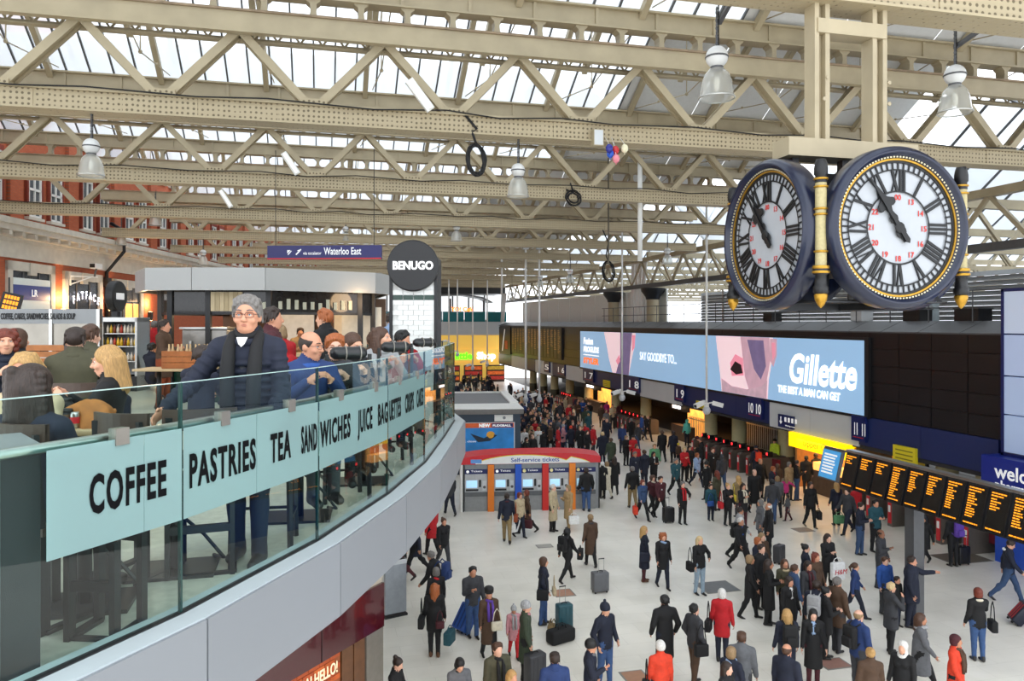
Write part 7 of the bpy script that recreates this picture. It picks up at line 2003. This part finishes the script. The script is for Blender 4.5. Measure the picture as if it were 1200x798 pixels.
H(814, 707, 1.74, 100, 'pocket', 'm', 'short', 'dgrey', 'brown', 'short', 'black', 'black-haired man in charcoal jacket and brown trousers looking up', [('shoulder', 'black', 'small black camera bag at the side of the charcoal jacket', -1)], nod=-10)
H(779, 697, 1.8, 178, 'pocket', 'm', 'long', 'black', 'navy', 'short', 'black', 'man in long black overcoat seen from behind')
H(774, 751, 1.68, 175, 'stand', 'f', 'short', 'orange', 'navy', 'beanie', 'white', 'person in orange-red jacket and white knit hat from behind', [('shoulder', 'black', 'thin black bag of the orange-red jacket', 1)])
# right foreground
H(1044, 682, 1.68, 80, 'phone', 'f', 'mid', 'dgrey', 'black', 'short', 'lblonde', 'short fair-haired woman in charcoal coat with hand at her face', stout=1.08)
H(1079, 715, 1.7, 50, 'walk', 'f', 'long', 'grey', 'black', 'straight', 'brown', 'young woman in grey dress coat and chunky grey scarf', extras=(scarf('lgrey', False, 1.25),))
H(1058, 751, 1.64, 300, 'stand', 'f', 'long', 'black', 'black', 'headscarf', 'white', 'woman in white headscarf and black robe')
H(1120, 742, 1.68, 30, 'stroll', 'f', 'mid', 'orange', 'black', 'bob', 'maroon', 'dark-haired woman in orange-red coat with long patterned scarf', extras=(scarf('brown'),), stout=1.08)
H(1146, 688, 1.7, 165, 'phone', 'f', 'short', 'black', 'jeans', 'bob', 'red', 'auburn-haired woman in black jacket and blue jeans from behind', [('shoulder', 'black', 'black handbag on the auburn-haired woman', -1)], extras=(collar('cream'),))
H(1182, 629, 1.8, 50, 'walk', 'm', 'short', 'navy', 'denim', 'short', 'dbrown', 'man in navy jumper and jeans looking at a phone while walking', nod=25, extras=(collar('white'),))
p = spot(1186, 731, 0); suitcase((p.x, p.y, .03), 60, 'navy', 'navy suitcase with red base tilted at the right edge', .2, .14, .62, .9, 38, 'red')
H(1068, 651, 1.84, 40, 'point', 'm', 'mid', 'navy', 'navy', 'short', 'dbrown', 'big man in navy jacket and glasses pointing with his arm', stout=1.25)
H(1037, 652, 1.55, 5, 'stand', 'm', 'short', 'bright', 'dgrey', 'short', 'brown', 'boy in royal blue hooded top with grey sleeves')
H(1051, 675, 1.3, 20, 'stand', 'm', 'short', 'black', 'navy', 'short', 'dbrown', 'small dark-haired boy in black in front of the big navy man')
H(1002, 657, 1.5, 60, 'walk2', 'f', 'short', 'blue', 'navy', 'ponytail', 'brown', 'girl in blue padded coat and navy jeans')
H(1032, 620, 1.74, 30, 'cup', 'm', 'short', 'dgrey', 'dgrey', 'bald', 'dbrown', 'balding dark-skinned man in charcoal jacket', sk=4)
H(1008, 588, 1.78, 35, 'hold', 'm', 'short', 'navy', 'denim', 'short', 'dbrown', 'young man in navy jacket and jeans checking his hands', nod=10)
H(1026, 585, 1.8, 0, 'hold', 'm', 'short', 'teal', 'black', 'short', 'black', 'young man in teal and black hooded top beside the navy jacket')
H(1083, 601, 1.68, 285, 'walk', 'f', 'mid', 'black', 'black', 'straight', 'black', 'woman in black striding behind the board post')
H(1117, 600, 1.74, 180, 'stand', 'm', 'short', 'black', 'black', 'short', 'dbrown', 'person in black with a purple rucksack at the right gates', [('backpack', 'purple', 'purple rucksack behind the departure boards'), ('case_side', 'black', 'black case beside the purple rucksack', -1)])

# ------------------------------------------------------------------ the dense crowd further down the concourse
bsex = [('stand', 'm', 'mid'), ('stand', 'f', 'mid'), ('walk', 'm', 'short'), ('stroll', 'f', 'long'), ('hold', 'm', 'short'), ('walk2', 'f', 'mid')]
tops = ['black'] * 8 + ['navy'] * 6 + ['dgrey'] * 4 + ['grey', 'brown', 'olive', 'blue', 'red', 'beige', 'maroon', 'teal', 'tan', 'white', 'green', 'bright']
used = set()
KX = [spot(610, 555, 0)]
def free(x, y):
    kx, ky = KX[0].x, KX[0].y
    if kx - 4.8 < x < kx + 1.2 + .05 * (y - ky) and ky - .5 < y < ky + 9.8: return False
    for q in placed:
        if (q[0] - x) ** 2 + (q[1] - y) ** 2 < .36: return False
    placed.append((x, y)); return True
def look():
    ps, sx, ct = rnd.choice(bsex); return ps, sx, ct, rnd.choice(tops), rnd.choice(['black', 'navy', 'dgrey', 'denim']), rnd.choice(['black', 'dbrown', 'brown', 'sand', 'grey', 'blonde', 'red']), rnd.choice([0, 10, 350, 180, 170, 190, 90, 270, 40, 220]), rnd.uniform(1.6, 1.82)
def far(x, y, zone):
    if not free(x, y): return False
    ps, sx, ct, tp, bt, hcx, hd, h = look()
    while (sx, tp, ct, bt, hcx, zone) in used: ps, sx, ct, tp, bt, hcx, hd, h = look()
    used.add((sx, tp, ct, bt, hcx, zone))
    hn = dict(black='black', dbrown='dark', brown='brown', sand='sandy', grey='grey', blonde='blond', red='auburn')[hcx]
    tn = dict(dgrey='charcoal', bright='bright blue').get(tp, tp)
    person((x, y, 0), hd, '%s-haired %s, %s %s, %s %s' % (hn, {'m': 'man', 'f': 'woman'}[sx], tn, {'short': 'jacket', 'mid': 'coat', 'long': 'long coat'}[ct], dict(dgrey='grey').get(bt, bt) + ' trousers', zone), h, ps, sx, ct, tp, bt, None, hcx, 'crowd ' + zone, None, .03, False)
    return True
zones = [((8.5, 15.5), (42, 53), 48, 'behind ticket machines'), ((16, 21), (44, 62), 22, 'before middle gates'), ((6.5, 20.5), (53, 66), 46, 'under far blue screen')]
for (xa, xb), (ya, yb), n, zn in zones:
    c = 0; tries = 0
    while c < n and tries < 2000:
        tries += 1
        c += bool(far(rnd.uniform(xa, xb), rnd.uniform(ya, yb), zn))
# the rest, too many and too small to count: one crowd
pal = ['black', 'navy', 'dgrey', 'grey', 'brown', 'red', 'blue', 'beige', 'denim', 'olive']; pm = [cloth(c) for c in pal] + [skin(1), hairm('dbrown'), hairm('sand'), SHOEM]
CV, CF, CM = [], [], []; nvv = 0
for (xa, xb), (ya, yb), n in (((3, 19.5), (66, 94), 130), ((6.5, 20.5), (54, 68), 75), ((9, 15.5), (43, 53), 34)):
    c = 0; tries = 0
    while c < n and tries < 4000:
        tries += 1; x, y = rnd.uniform(xa, xb), rnd.uniform(ya, yb)
        if not free(x, y): continue
        c += 1; ps, sx, ct, tp, bt, hcx, hd, h = look()
        me = body(ps, sx, ct, .04, hairlab='y')['me']; X = np.empty(len(me.vertices) * 3, np.float32); me.vertices.foreach_get('co', X); X = X.reshape(-1, 3)
        q = np.empty(len(me.loops), np.int32); me.loops.foreach_get('vertex_index', q); q = q.reshape(-1, 4)
        fl = np.empty(len(me.polygons), np.int32); me.polygons.foreach_get('material_index', fl)
        mp = np.array([10, pal.index(tp) if tp in pal else rnd.randrange(5), pal.index(bt) if bt in pal else 0, 13, rnd.choice([11, 11, 12]), 7, 10])
        CV.append(X @ Rz(R(hd)).T * (h / 1.755) + np.array([x, y, 0])); CF.append(q + nvv); CM.append(mp[fl]); nvv += len(X)
me = to_mesh('crowd', np.concatenate(CV), np.concatenate(CF), np.concatenate(CM), nm=len(pm))
for i, m in enumerate(pm): me.materials[i] = m
tag(stuff(O('crowd', me)), 'dense distant crowd filling the far end of the concourse', 'crowd')
# ------------------------------------------------------------------ ticket machines, poster kiosk
tk0 = spot(543, 600, 0); tk1 = spot(702, 596, 0)
d = (tk1 - tk0); LT = d.length; ang = math.atan2(d.y, d.x)
tm = T('ticket_kiosk', 'row of five self-service ticket machines with red topped white canopy', 'ticket machine', tk0, ang)
HT = 2.35
MB().box(0, LT, .12, .95, 0, 1.95).build('body', mat('kiosk_grey_body', '#8f9294', .45), tm)
MB().box(-.12, 0, 0, 1.0, 0, 2.2).build('side_panel', WHITE, tm); MB().box(LT, LT + .05, .1, 1.0, 0, 2.2).build('side_panel', BLACK, tm)
MB().box(-.02, .03, -.02, .12, 0, 2.0).build('black_edge', BLACK, tm)
b = MB(); n = 24
for i in range(n + 1):
    u = i / n; s_ = math.sin(math.pi * u) ** .6 * .18
    pass
arc = lambda u: 2.2 + .17 * (1 - (2 * u - 1) ** 4)
vs = []; fs = []
for i in range(n + 1):
    u = i / n; x = -.12 + u * (LT + .17)
    vs += [(x, -.04, 1.95), (x, -.04, arc(u)), (x, 1.0, arc(u) + .06), (x, 1.0, 1.95)]
for i in range(n):
    for j in range(4): a = i * 4 + j; c = i * 4 + (j + 1) % 4; fs.append((a, c, c + 4, a + 4))
fs += [(0, 1, 2, 3), (n * 4 + 3, n * 4 + 2, n * 4 + 1, n * 4)]
b = MB(); b.add(vs, fs); b.build('canopy', RED, tm)
vs = []; fs = []
wv = []; yv = []
for i in range(n + 1):
    u = i / n; x = .5 + u * (LT - .9); top = 1.98 + (arc(.05 + u * .9) - 2.02) * math.sin(math.pi * min(1, u * 1.2 + .02)) ** .5 if u < .8 else 1.98 + (arc(.9) - 2.02) * max(0, (1 - u) / .2) ** .7
    top = min(top, arc(u) - .03)
    wv += [(x, -.05, 1.96), (x, -.05, max(1.97, top - .03))]; yv += [(x, -.045, 1.96), (x, -.045, max(1.975, top))]
q = [(2 * i, 2 * i + 2, 2 * i + 3, 2 * i + 1) for i in range(n)]
b = MB(); b.add(wv, q); b.build('white_swoosh', WHITE, tm); b = MB(); b.add(yv, q); b.build('yellow_swoosh', YSIGN, tm)
fit(text('Self-service tickets', .24, mat('blue_print', '#2b4f9c', .5, var=0), tm, (LT * .345, -.056, 2.03), bold=.003), LT * .355)
MB().box(.3, .75, -.06, -.05, 2.0, 2.16).build('blue_ticket_symbol', mat('light_blue_sticker', '#5f93d0', .5), tm)
for x, s_ in ((LT * .1, 'SELF SERVICE'), (LT * .42, 'FAST TICKETS'), (LT * .7, 'BUY HERE')): pass
bw_ = LT / 5
dv_ = ['#e07a1f', '#1f56c0', '#c8261f', '#e8821f']
for i in range(4):
    x = (i + 1) * bw_
    MB().box(x - .13, x + .13, -.06, .12, 0, 1.93).build('divider', mat('divider%d' % i, dv_[i], .45, var=.03), tm)
for i in range(5):
    x0, x1 = i * bw_ + .14, (i + 1) * bw_ - .14
    if i == 0: x0 = .06
    m = O('machine', None, tm, (x0, .1, 0)); w_ = x1 - x0
    MB().box(0, w_, -.05, .02, 0, .62).build('lower_panel', mat('machine_lower', '#8d8f8f', .4, .1), m); MB().box(0, w_, -.09, .02, .62, .8).build('tray_ledge', mat('machine_ledge', '#5d6062', .4, .1), m)
    MB().box(0, w_, -.05, .02, .8, 1.55).build('front_panel', mat('machine_front', '#b4b6b7', .4, .1), m)
    MB().box(.06, w_ * .55, -.065, -.04, .98, 1.28).build('touch_screen', mat('screen_pale_blue', '#a8d4ec', .3, emit=.5), m); MB().box(w_ * .62, w_ * .72, -.07, -.04, 1.0, 1.3).build('card_reader', BLACK, m)
    MB().box(w_ * .78, w_ * .95, -.07, -.04, .85, 1.25).build('keypad_panel', OFFW, m)
    MB().tube((w_ * .865, -.075, 1.0), (w_ * .865, -.065, 1.0), .06, n=16).build('dial_sticker', GUNM, m)
    MB().box(.04, w_ * .6, -.06, -.045, .84, .92).build('ticket_slot', BLACK, m)
    MB().box(0, w_, -.08, .02, 1.55, 1.75).build('name_band', NAVYD, m)
    if i < 2: MB().tube((.12, -.09, 1.65), (.12, -.08, 1.65), .06, n=14).build('symbol', WTEXT, m)
    else: MB().tube((.12, -.09, 1.65), (.12, -.08, 1.65), .07, n=14).build('symbol', mat('cream_symbol', '#efe3a0', .5), m)
    fit(text('Tickets', .11, WTEXT, m, (.25, -.085, 1.63)), w_ * .5)
    MB().box(0, w_, -.1, .02, 1.75, 1.95).build('light_hood', mat('hood_grey', '#7f8487', .4), m)
# poster kiosk behind
c = spot(606, 548, 0)
pk = T('retail_kiosk', 'dark blue retail kiosk with white flat roof and bright blue poster', 'kiosk', spot(610, 555, 0), ang)
LK = 4.2
MB().box(-LK, 0, 0, 9, 0, 3.1).build('body', mat('slate_blue_wall', '#2c3c4c', .5, var=.04), pk)
MB().box(-LK - .1, .15, -.15, 9.1, 3.1, 3.35).build('roof_edge', mat('brown_grey_edge', '#6d6a66', .5), pk); MB().box(-LK - .1, .15, -.15, 2.4, 3.35, 3.39).build('white_roof', WHITE, pk)
MB().box(-LK - .1, -LK + .3, 2.4, 9.1, 3.35, 3.47).box(-.3, .15, 2.4, 9.1, 3.35, 3.47).build('roof_kerb', WHITE, pk)
MB().box(-LK - .1, .15, 8.9, 9.1, 3.35, 3.45).build('rear_kerb', WHITE, pk); MB().box(-LK + .3, -.3, 2.4, 8.9, 3.31, 3.36).build('grey_roof', mat('roof_felt', '#77787a', .8), pk)
MB().box(-1.35, -.4, -.03, 0, 2.72, 3.05).build('white_notice', WHITE, pk); MB().tube((-.85, -.04, 2.9), (-.85, -.03, 2.9), .08, n=16).build('notice_emblem', GREYPANEL, pk)
MB().box(-3.5, -.3, -.05, 0, .8, 2.67).build('poster_frame', OFFW, pk); MB().box(-3.45, -.35, -.06, -.05, 2.4, 2.64).build('orange_band', mat('poster_orange', '#e0632c', .5), pk); MB().box(-1.5, -.4, -.065, -.06, 2.42, 2.62).build('navy_band', NAVYD, pk)
MB().box(-3.45, -.35, -.06, -.05, .87, 2.4).build('blue_poster', mat('poster_blue', '#2b86cf', .4, var=.25, scale=1.2), pk)
text('NEW', .24, WTEXT, pk, (-2.15, -.062, 2.44), bold=.012); fit(text('FLEXIBALL', .15, WTEXT, pk, (-1.45, -.067, 2.46), bold=.006), .95)
MB().add([(-2.6, -.066, 2.12), (-1.9, -.066, 1.87), (-1.5, -.066, 2.07), (-1.2, -.066, 2.02), (-1.6, -.066, 1.72), (-2.2, -.066, 1.67)], [(0, 1, 2, 3, 4, 5)]).build('razor_picture', mat('poster_dark', '#1e2c3c', .4), pk)
MB().sphere((-1.55, -.06, 2.02), (.22, .01, .2), 16, 8).build('ball_picture', mat('poster_gold', '#e0a030', .4), pk)
fit(text('get close', .14, WTEXT, pk, (-3.1, -.066, 1.67)), .8)
for px, py, hd, sx, tp, hr, hcx, lab in ((545, 506, 20, 'f', 'black', 'bob', 'black', 'person in black left of the blue poster with an orange bag'), (549, 513, 170, 'm', 'orange', 'short', 'dbrown', 'person in orange top before the blue poster'), (560, 516, 10, 'f', 'black', 'bob', 'red', 'red-haired woman sitting low before the blue poster'), (579, 506, 80, 'm', 'black', 'short', 'black', 'man in black leaning by the blue poster right side'), (585, 506, 260, 'm', 'black', 'short', 'dbrown', 'second man in black beside the blue poster'), (598, 510, 175, 'm', 'brown', 'bald', 'grey', 'balding man in brown at the poster kiosk corner'), (600, 492, 180, 'm', 'black', 'short', 'black', 'man in black walking past the poster kiosk corner')):
    H(px, py, 1.72, hd, 'stand', sx, 'short', tp, 'black', hr, hcx, lab)

# ------------------------------------------------------------------ people on the mezzanine, close to the camera
def Mp(px, py, dist, a, lab, xcshift=0, **kw):
    zt = CAM_H + (378 - py) / 900 * dist
    q = (px - 600) / 900
    if kw.get('coat', 'short') == 'short' and lab[:8] != 'standing' and not any(getattr(e, '__qualname__', '').startswith('collar') for e in kw.get('extras', ())): kw['extras'] = tuple(kw.get('extras', ())) + (collar(kw['top']),)
    kw.setdefault('vox', .012); kw.setdefault('face', dist < 8.5)
    h = kw.pop('h', 1.75)
    s = h / 1.755
    pose = kw.get('pose', 'stand')
    if pose.startswith('sit'): kw['sitz'] = round((zt - MZ) / s - .90, 2)
    else: kw['h'] = h = zt - MZ
    kw['h'] = h
    head = math.degrees(Wd(a))
    return person(W(q * dist, dist, MZ), head, lab, **kw)
man = Mp(290, 345, 5.15, 4, 'standing man with grey hair and glasses in a navy quilted jacket', pose='lean', sex='m', coat='short', top='navy', bot='navy', hr=None, hc='grey', sk=0, vox=.0085, face=True, shirt='dgrey', turn=4, stout=1.0, puff=True,
         arms=((8, 10, 38, 20), (26, 30, 24, 0)), extras=(eyes(), brows('grey'), glasses))
Bm = _B[[k for k in _B if k[3] == .0085][0]]
def fine_hair(t, Bd, kind, c):
    nm, me = hair(kind, .006); o = O('hair', me, t); M = Matrix([list(r) for r in Bd['Hm']]).to_4x4(); M.translation = Vector(Bd['hc']); o.matrix_local = M; one(o, hairm(c))
fine_hair(man, Bm, 'wavy_short', 'grey')
p = Bm['hc'] - Bm['Hm'] @ V(0, 0, .15)
b = MB(); b.path([(.085 * math.cos(a), .02 + .095 * math.sin(a), .0 + .03 * math.sin(a)) for a in [2 * math.pi * i / 20 for i in range(20)]], .03, 8, closed=True); me = b.mesh('jacket_collar', cloth('navy'), True); O('jacket_collar', me, man, tuple(p))
for sx in (1, -1): O('scarf_end', MB().path([(sx * .06, .06, .03), (sx * .085, -.02, .02), (sx * .085, -.105, -.06), (sx * .085, -.15, -.2), (sx * .08, -.165, -.4), (sx * .08, -.16, -.58)], [.03, .034, .04, .046, .046, .044], 10).mesh('scarf_end', cloth('black'), True), man, tuple(p))
O('scarf', MB().path([(.07 * math.cos(a), .02 + .075 * math.sin(a), .045 + .03 * math.sin(a)) for a in [2 * math.pi * i / 20 for i in range(20)]], .026, 8, closed=True).mesh('scarf', cloth('black'), True), man, tuple(p))
O('white_collar', MB().add([(-.036, -.118, .012), (.036, -.118, .012), (.02, -.134, -.03), (0, -.138, -.05), (-.02, -.134, -.03)], [(0, 1, 2, 3, 4)]).mesh('white_collar', cloth('white')), man, tuple(p))
bald = Mp(362, 388, 6.5, 30, 'balding man with glasses in a bright navy jacket seated at the rail', pose='sit_eat', top='blue', bot='dgrey', hr='bald', hc='dbrown', sk=0, extras=(glasses, eyes(), brows('dbrown'), collar('bright')), nod=6, turn=42)
Mp(392, 391, 7.3, 20, 'ginger-haired diner with glasses in a black jacket at the rail', pose='sit_eat', sex='f', top='dgrey', bot='black', hr='short', hc='ginger', sk=3, extras=(glasses, eyes(), brows('ginger')), nod=10)
Mp(411, 389, 7.9, 25, 'brown-haired woman with a ponytail looking down at the rail', pose='sit_eat', sex='f', top='black', bot='black', hr='ponytail', hc='brown', sk=1, nod=18, turn=28, extras=(eyes(),))
Mp(446, 383, 9.0, 30, 'woman with long curly brown hair in a pale jacket at the rail', pose='sit_eat', sex='f', top='lgrey', bot='navy', hr='curly_long', hc='brown', sk=1, face=True, turn=45, extras=(eyes(),))
Mp(469, 387, 10.4, 30, 'dark-haired man in a red jacket seated by the tiled pillar', pose='sit_eat', top='red', bot='navy', hr='short', hc='black', sk=0, nod=14, turn=45)
Mp(472, 409, 9.7, 20, 'small brown-haired child between the rail seats', pose='sit', top='maroon', bot='navy', hr='bob', hc='dbrown', h=1.2)
Mp(459, 366, 13.6, 200, 'person in a pale blue shirt behind the tiled pillar', top='ldenim', bot='navy', hr='short', hc='dbrown', sex='m')
Mp(437, 390, 11.0, 180, 'brown-haired person beyond the rail seats with head turned away', pose='sit', sex='f', top='brown', bot='black', hr='bun', hc='brown')
Mp(381, 361, 10.2, 255, 'fair-haired young man in a black hooded top before the kiosk', top='black', bot='black', hr='short', hc='ginger', sk=1, extras=(collar('black'),))
Mp(318, 359, 8.7, 110, 'dark-haired man in a dark red coat behind the man with glasses', top='maroon', bot='black', hr='short', hc='dbrown', extras=(collar('black'),))
Mp(340, 377, 10.6, 240, 'person in a red padded coat bending at the kiosk', top='red', bot='black', hr='bob', hc='sand', sex='f', lean=20)
Mp(192, 374, 14.2, 95, 'man in a brown tweed jacket and rust trousers at the kiosk counter', top='brown', bot='rust', hr='short', hc='dbrown', pose='hold', coat='mid')
Mp(181, 376, 20, 200, 'person in a red coat far beside the brick wall', top='red', bot='dgrey', hr='short', hc='grey', coat='mid', vox=.02)
Mp(178, 402, 18.0, 150, 'dark-clad person seated beyond the drinks fridge', pose='sit', top='navy', bot='black', hr='short', hc='black', vox=.02)
Mp(236, 405, 6.6, 170, 'dark-haired child in navy seated beside the man with glasses', pose='sit', top='navy', bot='navy', hr='short', hc='dbrown', h=1.3)
Mp(88, 384, 7.5, 200, 'dark-haired man in an olive field jacket seen from behind', pose='sit_eat', top='olive', bot='navy', hr='short', hc='dbrown', coat='mid', stout=1.2, extras=(collar('olive'),))
Mp(105, 381, 8.4, 165, 'second man in olive turned towards the field jacket', pose='sit_eat', top='olive', bot='navy', hr='short', hc='brown', stout=1.1)
Mp(6, 385, 7.2, 40, 'curly red-haired woman in dark blue at the left edge', pose='sit_eat', sex='f', top='navy', bot='black', hr='curly', hc='red', extras=(eyes('#4a3a28'),))
Mp(21, 385, 8.3, 175, 'brown-haired person seated behind the curly red-haired woman', pose='sit', sex='f', top='black', bot='black', hr='bob', hc='brown')
Mp(38, 428, 4.15, 168, 'woman with wavy dark brown hair in a dark coat seen from behind', pose='sit', sex='f', top='navy', bot='black', hr='curly_long', hc='dbrown', coat='mid', face=False, extras=(collar('navy'),))
Mp(29, 414, 4.95, 10, 'blonde woman hidden behind the dark wavy hair', pose='sit', sex='f', top='beige', bot='black', hr='long', hc='blonde')
Mp(129, 405, 6.15, 285, 'woman with long fair hair in black seen in profile', pose='sit_eat', sex='f', top='black', bot='black', hr='straight', hc='blonde', sk=1, extras=(eyes('#4a3a28'), brows('blonde')), nod=8)
for i, (px, py, d, c, lab) in enumerate(((245, 382, 16.8, 'black', 'kiosk worker in black behind the counter'), (262, 388, 17.2, 'white', 'kiosk worker in white behind the espresso machine'), (352, 384, 17.5, 'tan', 'kiosk worker in tan lit by the warm lamps'))):
    Mp(px, py, d, 20, lab, top=c, bot='black', hr='short', hc='dbrown', vox=.02, pose='hold')
# ------------------------------------------------------------------ lettering: fit widths, then turn into plain meshes
bpy.context.view_layer.update()
for o, wd in FIT:
    d = o.dimensions.x
    if d > 1e-4: o.scale.x *= wd / d
bpy.context.view_layer.update()
dg = bpy.context.evaluated_depsgraph_get()
fonts = [o for o in sc.objects if o.type == 'FONT']
made = []
for o in fonts: made.append((o, bpy.data.meshes.new_from_object(o.evaluated_get(dg))))
for o, me in made:
    nm = o.name; par = o.parent; loc, rot, scl = o.location.copy(), o.rotation_euler.copy(), o.scale.copy()
    bpy.data.objects.remove(o)
    n = bpy.data.objects.new(nm, me); COL.objects.link(n); n.parent = par; n.location = loc; n.rotation_euler = rot; n.scale = scl
    if not me.materials: pass
    n['kind'] = 'stuff' if par is None else n.get('kind', 'thing')
    if par is not None: del n['kind']
